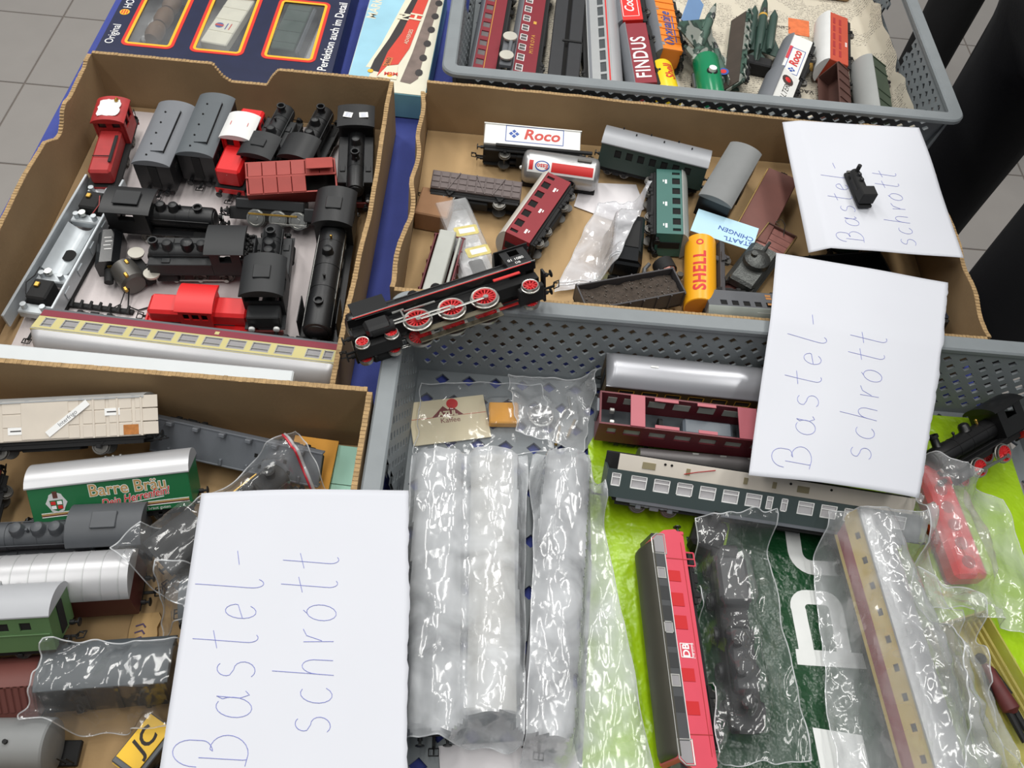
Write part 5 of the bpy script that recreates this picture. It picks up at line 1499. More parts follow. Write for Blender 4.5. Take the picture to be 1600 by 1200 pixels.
for k in range(6): box('cross_slat', gg, t, (-2.4 + .96 * k, 0, .5), (.4, 1.7, .5), .04)
box('coupling_arm', BLACKM, t, (3.4, .4, .6), (1.6, .2, .2), .04); rest(t, Z2)
# the big express engine lying over the corner of the crate
exb = mat('express_black', (22, 22, 23), .35, var=.2)
wr = mat('wheel_red', (196, 36, 40), .45, var=.08); tyr = mat('tyre_nickel', (186, 184, 178), .3, .9)
t = lay('toy_express_engine', 'black express engine with red spoked wheels lying across the crate corner', 'toy train', (-5.7, -.1, 9.7), 206.5, 101, 3, zc=2.2)
steam(t, 15.6, exb, cabx=(-.47, -.34), r=1.05, zc=3.3, W=3.2, domes=(.0, .12), chim=.4, chimh=.4, cabz=4.7, drive=((-.17, 1.0), (-.0, 1.0), (.17, 1.0)), pony=((.31, .5), (.45, .5), (-.4, .65)), wheelm=wr, spokes=True, tyre=tyr, rods=True, cyls=True, deck=2.35, beam=exb, defl=True, lamps=False)
for s in (-1, 1):
    box('red_lining', REDP, t, (0, s * 1.625, 2.36), (14.2, .03, .07)); box('red_beam', REDP, t, (-4.8, s * 1.5, 1.75), (2.2, .14, .26), .04)
    box('white_lining', sil, t, (-.2, s * 1.62, 2.46), (14.6, .02, .04))
    b = MB().box((0, 0, 0), (.12, .1, .9)); b.box((.2, 0, .42), (.9, .1, .12)); b.box((-1.4, 0, .2), (2.4, .08, .14)); b.build('valve_gear', STEEL, t, (3.6, s * 1.45, 1.45)); 
    box('slide_bar', STEEL, t, (4.4, s * 1.35, 1.15), (2.4, .1, .14), .03); box('cylinder_cover', exb, t, (5.6, s * 1.3, 1.2), (1.9, .9, 1.2), .2)
    box('brake_frame', mat('olive_metal', (98, 92, 76), .5, .5), t, (-.4, s * .45, .15), (6.6, .12, .5), .04)
box('cab_number_plate', BLACK, t, (-6.2, 1.62, 3.2), (1.5, .03, .5)); text(t, '01 1080', .4, (-6.2, 1.645, 3.2), SIDE_N, WHITE); box('front_bogie_frame', BLACKM, t, (5.9, 0, .55), (3.4, 1.2, .6), .08); box('trailing_frame', BLACKM, t, (-6.3, 0, .7), (2.0, 1.5, .5), .06)
text(t, 'DB', .34, (-6.2, 1.645, 2.75), SIDE_N, WHITE)
# ================================================================ box 3: the front left tray
Z3 = .45
weath = mat('weathered_white', (212, 202, 188), .6, var=.10, scale=50)
t = lay('toy_van', 'weathered white four-wheel van leaning back at the top of the front left tray', 'toy train', (-32.4, -10.6, 4.6), 9, -58, zc=2.4)
L = 12.8
van(t, L, 3.1, weath, silvc, ribs=9, door=True, planks=0, wheelm=DULL, wb=6.6, zw=3.9, rise=.3)
for s_ in (-1,):
    for k in range(8):
        for j in range(3): put('panel', shared('wvp', lambda: MB().box((0, 0, 0), (1.5, .06, .86), .02).mesh('panel', weath)), t, (-L / 2 + .95 + k * 1.73, s_ * 1.57, 1.65 + .93 * j))
    MB().box((0, 0, 0), (3.4, .04, .45)).build('diagonal_band', WHITE, t, (1.5, -1.68, 2.6), (0, -38, 0))
    box('rust_patch', mat('rust_patch', (186, 120, 60), .8, var=.4, scale=300), t, (5.6, -1.61, 1.6), (1.0, .02, .7))
    for (x, z) in ((-3.6, 1.7), (-1.9, 1.9), (4.4, 2.9)): box('printed_plate', WHITE, t, (x, -1.61, z), (1.0, .02, .5)); box('print_line', ink, t, (x, -1.625, z), (.7, .01, .08))
    text(t, 'Interfrigo', .4, (1.5, -1.705, 2.6), (90, -38, 0), GREYP)
rest(t, 4.1)
chg = mat('channel_grey', (104, 108, 114), .5, var=.1)
t = thing('toy_flat_wagon', 'grey stake wagon frame against the back wall of the front left tray', 'toy train', (-20.2, -9.3, Z3 + 3), -9, roll=48)
L = 13
box('deck', chg, t, (0, 0, 1.4), (L, 2.6, .2), .03)
for s in (-1, 1): box('side_beam', chg, t, (0, s * 1.3, 1.2), (L, .14, .7), .03)
for k in range(6): box('stake', chg, t, (-5 + 2 * k, 1.2, 1.75), (.45, .3, .6), .05); box('cross_rib', chg, t, (-5 + 2 * k, -1.0, 1.55), (.2, .5, .3), .03)
for k in range(4): box('slot', DARK, t, (1.6 + .35 * k + (1.5 if k > 1 else 0), .1 - .8 * (k % 2), 1.51), (.25, .3, .03))
underframe(t, L, 2.4, BLACKM, .9, 1.25); bogie(t, -4, wb=2, z=-.1); bogie(t, 4, wb=2, z=-.1); rest(t, Z3 + 1.2)
barg = mat('brewery_green', (28, 104, 60), .4, var=.04)
t = lay('toy_van', 'green brewery van with gold lettering and silver roof', 'toy train', (-27.6, -14.3, 4.4), 12.5, -38, zc=2.5)
L = 10.4
van(t, L, 3.1, barg, silverroof, door=False, zw=3.9, rise=.9)
tan = mat('letter_gold', (186, 150, 96), .5, var=.06)
o = text(t, 'Barre Bräu', 1.25, (1.15, -1.558, 3.15), SIDE_S, WHITE, bold=.05, sx=.92, name='lettering_outline'); text(t, 'Barre Bräu', 1.25, (1.15, -1.566, 3.15), SIDE_S, tan, bold=.012, sx=.92)
text(t, 'Dein Herrenfein!', .82, (1.5, -1.56, 2.35), (90, -6, 0), WHITE, shear=.35, bold=.035, sx=.8, name='lettering_outline'); text(t, 'Dein Herrenfein!', .82, (1.5, -1.568, 2.35), (90, -6, 0), REDP, shear=.35, bold=.01, sx=.8)
for (z, h, m) in ((1.78, .1, tan), (1.68, .06, mat('band_maroon', (110, 40, 40), .5)), (1.6, .06, WHITE), (1.88, .05, WHITE)): box('stripe', m, t, (.2, -1.555, z), (9.6, .02, h))
text(t, 'Ihr Lübbecker braut guten', .32, (2.0, -1.56, 1.36), SIDE_S, whitepaint)
MB().box((0, 0, 0), (4.4, .02, .05)).build('swash', WHITE, t, (1.2, -1.56, 1.98), (0, -5, 0))
b = MB(); n = 20
sh = [(.62 * math.cos(2 * math.pi * k / n) * (1 + .12 * math.cos(6 * math.pi * k / n * 2)), .75 * math.sin(2 * math.pi * k / n)) for k in range(n)]
cr = b.plate(sh, 0, .02).build('crest', mat('crest_silver', (206, 206, 206), .5), t, (-3.5, -1.555, 2.6), (90, 0, 0))
MB().plate([(-.42, .2), (.42, .2), (.36, -.45), (0, -.62), (-.36, -.45)], .02, .035).build('crest_shield', barg, cr)
for (x, y, m) in ((-.2, 0, REDP), (.2, 0, WHITE), (-.2, -.32, WHITE), (.2, -.32, REDP)): box('crest_quarter', m, cr, (x, y, .045), (.3, .24, .02))
box('crest_helmet', mat('helmet_brown', (90, 50, 40), .5), cr, (0, .6, .03), (.3, .5, .03), .01)
for k in range(3): MB().ball((0, 0, 0), .14).build('roof_bead', sil, t, (-.6 + .5 * k, .9, 4.55))
rest(t, Z3 + 1.1)
t = thing('toy_steam_engine', 'dark grey engine with broad rounded cab roof and open funnel below the brewery van', 'toy train', (-30.4, -17.85, Z3), 187.5)
engg = mat('engine_grey', (72, 75, 79), .5, var=.12)
steam(t, 11.2, engg, cabx=(-.48, -.12), r=.9, zc=3.2, W=2.9, domes=(.22, .1, .0), chim=.42, chimh=.7, cabz=4.6, roofrise=.75, hatch=True, drive=((-.2, .6), (.05, .6), (.3, .6)), tanks=(-.1, .45, .5), deck=1.7)
rest(t, Z3)
t = lay('toy_van', 'van with ribbed bright silver roof above the olive green coach', 'toy train', (-30.6, -21.4, 3.0), 8, -4, zc=2.5)
van(t, 12.0, 3.4, mat('van_claret', (86, 36, 36), .5, var=.1), silverroof, zw=3.9, rise=1.2)
for k in range(11): put('roof_rib', shared('rrib', lambda: MB().prism([(y, z + .03) for y, z in arc_roof(3.4, 3.9, 1.2, 14, ov=.12)] + [(y, z - .03) for y, z in arc_roof(3.4, 3.9, 1.2, 14, ov=.12)[::-1]], -.04, .04).mesh('roof_rib', silvc)), t, (-5.5 + 1.1 * k, 0, 0))
rest(t, Z3)
t = lay('toy_coach', 'olive green coach with pale grey roof and two dark windows showing', 'toy train', (-33.0, -24.6, 5.5), 7.5, -32, zc=2.4)
oliv = mat('coach_olive', (84, 116, 74), .5, var=.08)
coach(t, 10.6, 3.1, oliv, mat('roof_pearl', (172, 174, 178), .45, var=.05), evenly(10.6, 7, .65, .8), zw=3.7, wz=(2.6, 3.2), rise=.75, pane=DARK, axles=6)
for s in (-1, 1): box('waist_rail', oliv, t, (0, s * 1.57, 2.3), (10.4, .1, .1), .02)
for k in range(3): MB().cyl((0, 0, 0), (0, 0, .25), .12, n=8).build('roof_vent', silvc, t, (-3.5 + 2.6 * k, 1.0, 4.2))

t = lay('toy_coach', 'brown ribbed goods coach at the left edge of the front tray', 'toy train', (-33.0, -28.3, 2.6), 8, -40, zc=2.4)
ribb = mat('ribbed_brown', (106, 60, 54), .6, var=.1)
box('body', ribb, t, (0, 0, 2.4), (9.4, 3.0, 2.5), .06)
for k in range(24): put('plank', shared('bpl', lambda: MB().box((0, 0, 0), (.3, .1, 1.9), .04).mesh('plank', ribb)), t, (-4.5 + .39 * k, -1.53, 2.75))
roof(t, 9.4, 3.0, 3.65, .6, ribb); underframe(t, 9.2, 3.0, BLACKM, .9, 1.15); gear2(t, 5); rest(t, Z3)
t = thing('toy_van', 'charcoal van wrapped in clear film at the front left', 'toy train', (-24.4, -27.4, Z3), 8, roll=-18)
van(t, 7.6, 3.2, BLACK, mat('roof_charcoal', (70, 76, 80), .45, var=.08), rise=.55, zw=3.7); rest(t, Z3)
t = thing('toy_tank_wagon', 'matt grey round tank in the front left corner', 'toy train', (-30.6, -31.4, Z3), 4)
tank_barrel(t, 8.2, 1.7, 2.6, mat('tank_grey', (122, 124, 124), .5, var=.08), dome=.25); MB().cyl((0, 0, 4.2), (0, 0, 4.5), .14, n=8).build('filler', BLACKM, t, (1.9, 0, 0))
box('frame', BLACKM, t, (.4, 0, .7), (9.0, 1.5, .4), .05); gear2(t, 5); walkway_ladder(t, 4.5, -.6, .6, 2.4, BLACKM); rest(t, Z3)
t = thing('toy_van', 'small yellow van with two dark slanted letters at the tray front', 'toy train', (-21.6, -30.6, Z3), 62, roll=0)
yj = mat('van_yellow', (232, 186, 26), .45, var=.05)
box('body', mat('van_base_grey', (84, 88, 92), .5), t, (0, 0, 1.3), (3.3, 2.1, 1.3), .06); box('yellow_panel', yj, t, (.15, .1, 2.0), (2.9, 1.7, .12), .02); box('front_panel', yj, t, (-1.69, .1, 1.3), (.06, 1.7, .9))
text(t, 'JC', 1.5, (.2, .1, 2.07), (0, 0, 0), ink, shear=.2, bold=.03); gear2(t, 1.9, r=.35); rest(t, Z3)
t = lay('toy_coach', 'dark red coach poking in at the far left edge of the front tray', 'toy train', (-37.8, -16.4, 2.4), 98, -62, zc=2.4)
coach(t, 6.0, 3.0, mat('coach_oxblood', (84, 26, 32), .35, var=.1), mat('roof_oxblood', (96, 40, 42), .3), evenly(6, 4, .8, .5), zw=3.6, wz=(2.5, 3.2), rise=.7, pane=DARK, axles=3.4); rest(t, Z3)
t = thing('toy_steam_engine', 'black tank engine inside the resealable plastic bag', 'toy train', (-19.6, -15.6, Z3), 50)
steam(t, 10.0, BLACKM, r=1.0, zc=3.2, domes=(.05, .2), chim=.38, drive=((-.25, .6), (0, .6), (.25, .6)), tanks=(-.2, .35, 1.3), cabz=4.9); box('brass_rod', BRASS, t, (.8, 1.0, 3.7), (5.0, .14, .12), .03); rest(t, Z3)
t = thing('toy_coach', 'bottle green coach end with yellow lines under the bag near the front paper', 'toy train', (-18.0, -21.3, Z3), 10)
coach(t, 6.4, 3.0, gvan, roofslate, evenly(6.4, 3, 1.0, .6), zw=3.6, wz=(2.2, 3.2), frame=gold, rise=.7); rest(t, Z3)
# cards against the right wall
tag(MB().box((0, 0, 0), (3.4, 5.6, .12), .02).build('orange_card', mat('card_orange', (236, 170, 72), .8, var=.04), None, (-15.1, -10.7, 1.6), (12, 0, -4)), 'plain orange card tucked behind the mint green card', 'card')
t = thing('folded_card', 'mint green folded card against the right wall of the front left tray', 'card', (-12.6, -10.6, .5), -3)
mint = mat('card_mint', (184, 236, 216), .7, var=.03)
MB().box((0, 0, 0), (3.0, 3.0, .08), .02).build('upper_half', mint, t, (0, .9, 1.75), (18, 0, 0)); MB().box((0, 0, 0), (3.0, 2.6, .08), .02).build('lower_half', mint, t, (0, -1.85, 1.05), (9, 0, 0)); rest(t, .45)
b = MB(); rnd = random.Random(5)
t = thing('cardboard_scrap', 'torn cardboard scrap with purple pen marks between the coaches', 'cardboard', (-24.2, -23.2, .5), 6)
pts = [(-.9, -1.3), (-.2, -1.45), (.8, -1.3), (.95, -.2), (.85, .3), (1.05, .9), (.8, 1.35), (0, 1.3), (-.85, 1.4), (-.95, .3)]
MB().plate(pts, 0, .3).build('scrap', mat('cardboard_light', (192, 158, 108), .9, var=.1), t); pen = mat('purple_pen', (86, 70, 110), .6)
for k in range(3): MB().tube([(-.55, -.5 + .45 * k, .33), (-.1, -.35 + .45 * k, .34), (.1, -.6 + .45 * k, .34)], .06, 5).build('pen_mark', pen, t)
rest(t, .45)
# ================================================================ front crate: lime shopping bag and what lies on it
def sheet_z(x, y):
    return .55 + .10 * noise.noise(Vector((x * .22, y * .22, 4))) + .05 * noise.noise(Vector((x * .7 + y * .3, y * .5, 9)))
def subdiv_plate(polys, zoff, name, m, parent, seg=.5):
    bm = bmesh.new()
    for poly in polys:
        vs = [bm.verts.new((x, y, 0)) for x, y in poly]; bm.faces.new(vs)
    bmesh.ops.triangulate(bm, faces=bm.faces[:])
    for _ in range(7):
        long = [e for e in bm.edges if e.calc_length() > seg]
        if not long: break
        bmesh.ops.subdivide_edges(bm, edges=long, cuts=1)
        bmesh.ops.triangulate(bm, faces=[f for f in bm.faces if len(f.verts) > 3])
    for v in bm.verts: v.co.z = sheet_z(v.co.x, v.co.y) + zoff; v.co *= CM
    me = bpy.data.meshes.new(name); bm.normal_update(); bm.to_mesh(me); bm.free()
    if sum(p.normal.z for p in me.polygons) < 0: me.flip_normals()
    me.materials.append(m); me.polygons.foreach_set('use_smooth', [True] * len(me.polygons))
    return put(name, me, parent)
def ribbon(pts, w):
    L_, R_ = [], []
    for i, p in enumerate(pts):
        a = Vector(pts[max(i - 1, 0)]); c = Vector(pts[min(i + 1, len(pts) - 1)]); d = (c - a).normalized(); n = Vector((-d.y, d.x)) * w / 2
        L_.append((p[0] + n.x, p[1] + n.y)); R_.append((p[0] - n.x, p[1] - n.y))
    return [[L_[i], L_[i + 1], R_[i + 1], R_[i]] for i in range(len(pts) - 1)]
lime = mat('lime_film', (158, 196, 24), .28, var=.16, scale=18, bump=.8, bscale=45, bdist=.006); forest = mat('forest_film', (22, 64, 36), .25, var=.2, scale=25, bump=.8, bscale=60, bdist=.006)
whitefilm = mat('white_film', (214, 216, 214), .35, var=.04)
bag = thing('shopping_bag', 'lime and dark green plastic shopping bag with white letters lining the front crate', 'shopping bag')
subdiv_plate([[(5.6, -34.0), (6.6, -16), (6.4, -5.8), (9, -.9), (36, -.1), (42.4, -.1), (42.4, -34.0)]], 0, 'lime_film', lime, bag, 1.0)
subdiv_plate([[(13.8, -33.8), (13.9, -29), (14.2, -15.0), (13.9, -13.2), (16.2, -13.0), (16.8, -14.2), (17.4, -12.2), (17.6, -9.2), (27.5, -9.2), (29.5, -18), (31.0, -33.8)]], .03, 'dark_green_print', forest, bag, 1.0)
arc = lambda cx, cy, r, a0, a1, n=6: [(cx + r * math.cos(math.radians(a0 + (a1 - a0) * k / n)), cy + r * math.sin(math.radians(a0 + (a1 - a0) * k / n))) for k in range(n + 1)]
letters = ribbon([(22.4, -9.6), (22.3, -13.6)] + arc(23.5, -13.8, 1.2, 180, 270) + [(27.2, -14.9)], 1.15)
letters += ribbon([(22.0, -21.6), (21.9, -18.4)] + arc(22.7, -18.2, .85, 180, 90) + arc(23.9, -18.2, .85, 90, 0) + [(24.75, -21.6)], 1.1)
letters += [[(21.2, -21.3), (27.0, -21.3), (27.0, -22.4), (21.2, -22.4)], [(21.6, -26.6), (25.0, -26.9), (25.2, -30.0), (21.8, -30.0)]]
for part in (letters[:8], letters[8:-1], letters[-1:]): subdiv_plate(part, .06, 'white_lettering', whitefilm, bag, .8)
ZC = .82
# silver roofed coach by the back wall
t = thing('toy_coach', 'coach with plain satin silver roof along the back wall of the front crate', 'toy train', (16.6, -1.15, ZC), -1.4)
L = 18.6; coach(t, L, 3.1, mat('coach_umber', (82, 66, 40), .5, var=.15), mat('satin_silver', (170, 171, 176), .32, .45, var=.06, scale=25), evenly(L, 9, 1.3, .8), zw=3.7, wz=(2.4, 3.2), rise=1.05, end=.7, frame=gold, sides=(-1,))
box('roof_clip', sil, t, (-5.6, -.1, 4.76), (.6, .14, .06)); rest(t, ZC)
# roofless maroon coach
t = thing('toy_coach', 'maroon coach without its roof, pink cross straps over the empty inside', 'toy train', (16.4, -5.0, ZC), -2.6)
L = 19.4; mar2 = mat('coach_bordeaux', (104, 34, 44), .45, var=.08); pink = mat('strap_pink', (178, 94, 104), .5, var=.05)
wins = [(-L / 2 + 1.1, .7)] + evenly(L - 3.4, 8, 1.3, 0)
b = MB()
for s in (-1, 1): pierced_side(b, L, s * 1.45, .14, 1.1, 3.7, wins, 2.4, 3.15)
for s in (-1, 1): b.box((s * (L / 2 - .07), 0, 2.4), (.14, 2.8, 2.6))
b.build('body', mar2, t); windows(t, 3.0, wins, 2.4, 3.15, mat('pane_pale', (168, 172, 164), .25, var=.15, scale=60), None, (-1, 1))
box('floor_board', mat('inner_grey', (70, 76, 80), .5, var=.2), t, (0, 0, 1.2), (L - .3, 2.7, .2))
for (x, w) in ((-6.7, 1.15), (2.0, 1.5), (7.2, 1.2)): box('cross_strap', pink, t, (x, 0, 3.74), (w, 2.9, .1), .02)
for s in (-1, 1):
    for k, (x, w) in enumerate(((-4.4, 1.9), (-1.2, 1.5), (5.0, 1.4))): box('lug', pink, t, (x, s * 1.25, 3.7), (w, .3, .1), .02)
box('motor_block', mat('inner_blue_grey', (96, 104, 112), .4, var=.2), t, (-.8, 0, 1.9), (4.0, 1.5, 1.1), .2); MB().lathe([(-.15, .6), (.15, .6)], o=(-4.6, 0, 1.9), ax='X', n=16).build('gear', BLACKM, t); box('end_door', chg, t, (-L / 2 - .12, .2, 2.9), (.2, 1.2, 1.6), .03)
for (x, y) in ((-8.5, .7), (-8.5, -.4)): box('bulb_clip', sil, t, (x, y, 2.2), (.4, .3, .5), .05)
underframe(t, L * .96, 2.8, BLACKM, .8, 1.05); bogie(t, -6.6); bogie(t, 6.6); rest(t, ZC)
# loose roof
t = thing('toy_coach_roof', 'loose narrow grey coach roof between the roofless coaches', 'train part', (17.6, -7.3, ZC), -1)
MB().prism(arc_roof(1.5, 1.0, .9, 12, ov=0) + [(.75, .05), (-.75, .05)], -7.4, 7.4).build('roof_shell', mat('roof_taupe', (116, 112, 112), .45, .2, var=.06), t)
for k in range(4): box('clip', sil, t, (-3 + 2.2 * k, .2, 1.9), (.5, .12, .06))
rest(t, ZC)
# dark green coach without roof, white partition
t = lay('toy_coach', 'dark green express coach with white-framed windows and white inner partition, leaning back', 'toy train', (19.0, -10.8, 2.9), -5, -48, zc=2.3)
L = 23.6; dg2 = mat('coach_slate_green', (58, 70, 70), .45, var=.08); wins = [(-11.1, .7)] + [(-9.4 + 1.72 * k, 1.2) for k in range(6)] + [(.4, .5), (1.5, .5)] + [(3.1 + 1.72 * k, 1.2) for k in range(5)]
b = MB()
for s in (-1, 1): pierced_side(b, L, s * 1.45, .14, 1.1, 3.2, wins, 1.95, 2.95)
for s in (-1, 1): b.box((s * (L / 2 - .07), 0, 2.1), (.14, 2.8, 2.0))
b.build('body', dg2, t)
panel = mat('partition_cream', (220, 212, 200), .6, var=.04); box('partition', panel, t, (.4, .1, 2.65), (L - 1.0, .16, 2.9))
for (x, w) in ((-8.6, 1.0), (-5.6, .3), (-1.2, .3), (1.0, .3), (3.2, .9)): box('partition_slot', mat('slot_tan', (150, 140, 110), .7), t, (x, .0, 3.5), (w, .06, .5))
for (x) in (-7.4, -6.9, 2.2, 5.3): MB().cyl((x, -.02, 3.8), (x, .03, 3.8), .1, n=8).build('partition_hole', DARK, t)
MB().tube([(-5.9, -.1, 3.3), (-5.0, -.15, 3.6), (-4.2, -.1, 3.8), (-3.6, -.05, 3.95)], .04, 5).build('wire', redworn, t)
windows(t, 3.0, wins, 1.95, 2.95, mat('pane_bright', (186, 184, 186), .15, var=.2, scale=50), WHITE, (-1,), mid=.16)
box('back_wall', BLACKM, t, (0, 1.1, 2.7), (L, .3, 2.6), .05)
for s in (-1, 1): box('skirt', chg, t, (0, s * 1.45, 1.0), (L * .92, .1, .35), .02)
underframe(t, L * .94, 2.8, BLACKM, .75, 1.0); bogie(t, -7.9, m=DULL, fm=chg, r=.62); bogie(t, 7.9); couplers(t, L); rest(t, ZC)
# red railway diesel on its side
dbr = mat('diesel_red', (212, 74, 92), .4, var=.05); olive = mat('roof_olive', (62, 60, 50), .5, var=.12)
t = lay('toy_diesel_engine', 'raspberry red diesel locomotive with grey window band lying on its side', 'toy train', (11.6, -22.4, 2.5), 94.0, -78, zc=2.4)
L = 16.4
MY = rotm(90, 0, 0)
b = MB().plate([(-L / 2 + .5, .9), (L / 2 - .5, .9), (L / 2, 1.5), (L / 2 - .15, 2.4), (L / 2 - .9, 3.5), (-L / 2 + .9, 3.5), (-L / 2 + .15, 2.4), (-L / 2, 1.5)], -1.4, 1.4, M=MY); b.build('body', dbr, t)
roof(t, L - 2.0, 2.75, 3.45, .55, olive, .5)
dk = mat('band_grey', (66, 68, 70), .5, var=.06); red2 = mat('grille_red', (196, 30, 34), .45, var=.06)
for s in (-1, 1):
    box('window_band', dk, t, (0, s * 1.41, 3.02), (L - 3.4, .03, .85)); box('white_edge', whitepaint, t, (0, s * 1.415, 2.57), (L - 3.2, .03, .05)); box('white_edge', whitepaint, t, (0, s * 1.415, 3.47), (L - 3.2, .03, .05))
for k, x in enumerate((4.75, .9, -2.6)): 
    p = box('window_pane', paneg, t, (x, -1.43, 3.05), (.62, .03, .5)); put('window_frame', win_frame_mesh(.8, .65, sil), p, (0, -.02, 0))
for x in (3.3, 1.9, .1, -1.3, -4.1): box('dark_grille', mat('grille_dark', (46, 47, 48), .6), t, (x, -1.43, 3.02), (1.0, .02, .7))
for (x, w) in ((4.6, .8), (2.9, .95), (1.3, .95), (-2.2, .85), (-4.3, .85)): box('red_grille', red2, t, (x, -1.42, 2.05), (w, .04, .9), .01)
for s in (-1, 1):
    p = MB().plate([(-.75, -.4), (.55, -.4), (.55, .1), (.25, .42), (-.75, .42)] if s > 0 else [(.75, -.4), (-.55, -.4), (-.55, .1), (-.25, .42), (.75, .42)], 0, .03, M=MY).build('cab_window', paneg, t, (s * (L / 2 - 1.15), -1.41, 2.95))
    q = MB(); pp = [(-.85 * s, -.5), (.65 * s, -.5), (.65 * s, .12), (.3 * s, .52), (-.85 * s, .52)]
    for i in range(5): q.cyl((pp[i][0], 0, pp[i][1]), (pp[(i + 1) % 5][0], 0, pp[(i + 1) % 5][1]), .05, n=5)
    q.build('cab_window_frame', sil, p)
    box('cab_line', redworn, t, (s * 5.9, -1.415, 1.75), (.06, .02, 1.7)); box('buffer_beam', dbr, t, (s * (L / 2 - .2), 0, 1.0), (.3, 2.6, .5), .06)
    box('front_glass', GLASS, t, (s * (L / 2 - .52), 0, 2.95), (.5, 2.0, .6), .05)
text(t, 'DB', .7, (-.6, -1.42, 1.95), SIDE_S, WHITE, bold=.02); text(t, '218 217-8', .26, (-.6, -1.42, 1.45), SIDE_S, WHITE)
b = MB()
for s in (-1, 1): b.box((0, -.01, s * .42), (.95, .02, .05)); b.box((s * .46, -.01, 0), (.05, .02, .85))
b.build('emblem_border', WHITE, t, (-.6, -1.415, 1.95))
b = MB()
for s in (-1, 1): b.tube([(s * .5, 0, 0), (s * .5, 0, -.7)], .06, 5)
b.tube([(-.5, 0, -.7), (.5, 0, -.7)], .06, 5); b.tube([(0, 0, 0), (0, 0, -.7)], .05, 5); b.build('step_ladder', dbr, t, (6.0, -1.3, .95))
box('seam_line', redworn, t, (0, -1.412, 1.2), (L - 2, .02, .04)); box('frame', BLACKM, t, (0, 0, .7), (L - 3, 2.2, .4), .05); bogie(t, -4.6, z=-.1); bogie(t, 4.6, z=-.1); buffers(t, L - .3, z=1.0)
rest(t, ZC)
# black engine at the right
t = lay('toy_steam_engine', 'small black engine with red-centred wheels tipped over at the right of the front crate', 'toy train', (37.6, -4.3, 2.6), 212, 60, zc=2.3)
steam(t, 9.6, exb, cabx=(-.5, -.22), r=.85, zc=2.8, W=2.9, domes=(.02,), chim=.36, chimh=1.0, cabz=4.4, drive=((-.18, .75), (.12, .75)), pony=((.32, .5),), wheelm=wr, spokes=True, tyre=tyr, beam=wr, deck=1.8); rest(t, ZC)
# coaches inside the milky bags
pg1 = mat('coach_pale_grey', (150, 152, 154), .5, var=.08)
for (lab, x, y, yaw, LL, m) in (('pale grey coach on the left inside the first milky bag', -4.6, -19.4, 94, 19.0, pg1), ('pale coach on the right inside the first milky bag', -.9, -18.6, 93, 18.0, mat('coach_bone', (186, 184, 178), .5, var=.06)), ('mid grey coach inside the second milky bag', 3.6, -19.0, 86, 19.5, mat('coach_mid_grey', (112, 113, 116), .5, var=.08))):
    t = thing('toy_coach', lab, 'toy train', (x, y, .6), yaw)
    coach(t, LL, 3.0, m, m, evenly(LL, 8, 1.2, 1.0), zw=3.3, wz=(2.1, 2.8), rise=.7, pane=paneg, sides=(-1, 1)); rest(t, .62)
# black parts in a bag
t = thing('toy_engine_chassis', 'black engine chassis inside the bag beside the red diesel', 'toy train', (16.4, -21.0, ZC), 92)
box('main_frame', BLACKM, t, (0, 0, 1.2), (13.0, 2.0, 1.2), .1); box('motor', BLACK, t, (3.5, 0, 2.2), (3.6, 2.3, 1.3), .3); box('gear_case', blackgloss, t, (-2.0, 0, 2.0), (4.5, 1.8, 1.0), .25)
for k in range(5):
    for s in (-1, 1): put('wheel', wheel_mesh(.6, BLACK), t, (-5 + 2.5 * k, s * 1.25, .75), (0, 0, 0 if s < 0 else 180))
for k in range(3): MB().cyl((0, 0, 0), (0, .3, .8), .35, .25, n=10).build('pipe_stub', BLACKM, t, (-5 + 2.0 * k, .2, 2.2))
rest(t, ZC)
t = thing('toy_cab_shell', 'loose black cab shell at the top of the bag beside the red diesel', 'train part', (15.2, -13.6, ZC), 70)
b = MB().box((0, 0, .9), (2.6, 2.4, 1.8), .3); b.build('shell', BLACKM, t); MB().cyl((.6, 0, 1.7), (1.4, 0, 2.6), .4, .3, n=10).build('funnel', BLACKM, t); rest(t, ZC)
# silver coach with cream and red side in a bag
t = lay('toy_coach', 'silver roofed coach with cream and red side inside the right-hand bag', 'toy train', (27.2, -21.4, 2.3), 95, 34, zc=2.4)
L = 19; coach(t, L, 3.1, mat('coach_straw', (200, 174, 96), .5, var=.1), mat('roof_tin', (176, 177, 178), .32, .4, var=.08), evenly(L, 9, .5, 1), zw=3.5, wz=(2.6, 3.0), rise=.95, end=.6, pane=DARK, band=[mat('coach_wine', (132, 32, 42), .45, var=.06)], bandz=[(1.3, 2.1)]); rest(t, ZC)
t = thing('toy_railbus_shell', 'bright red railbus shell inside the bag beside the black engine', 'toy train', (34.2, -11.0, ZC), 96)
box('body', redbright, t, (0, 0, 1.4), (9.6, 2.6, 1.7), .3)
for k in range(5): MB().lathe([(0, .5), (.05, .5)], ax='Z', n=14).build('roof_disc', redworn, t, (-3.6 + 1.5 * k, 0, 2.25))
box('sill', redworn, t, (0, 0, .45), (9.2, 2.4, .3), .05); rest(t, ZC)
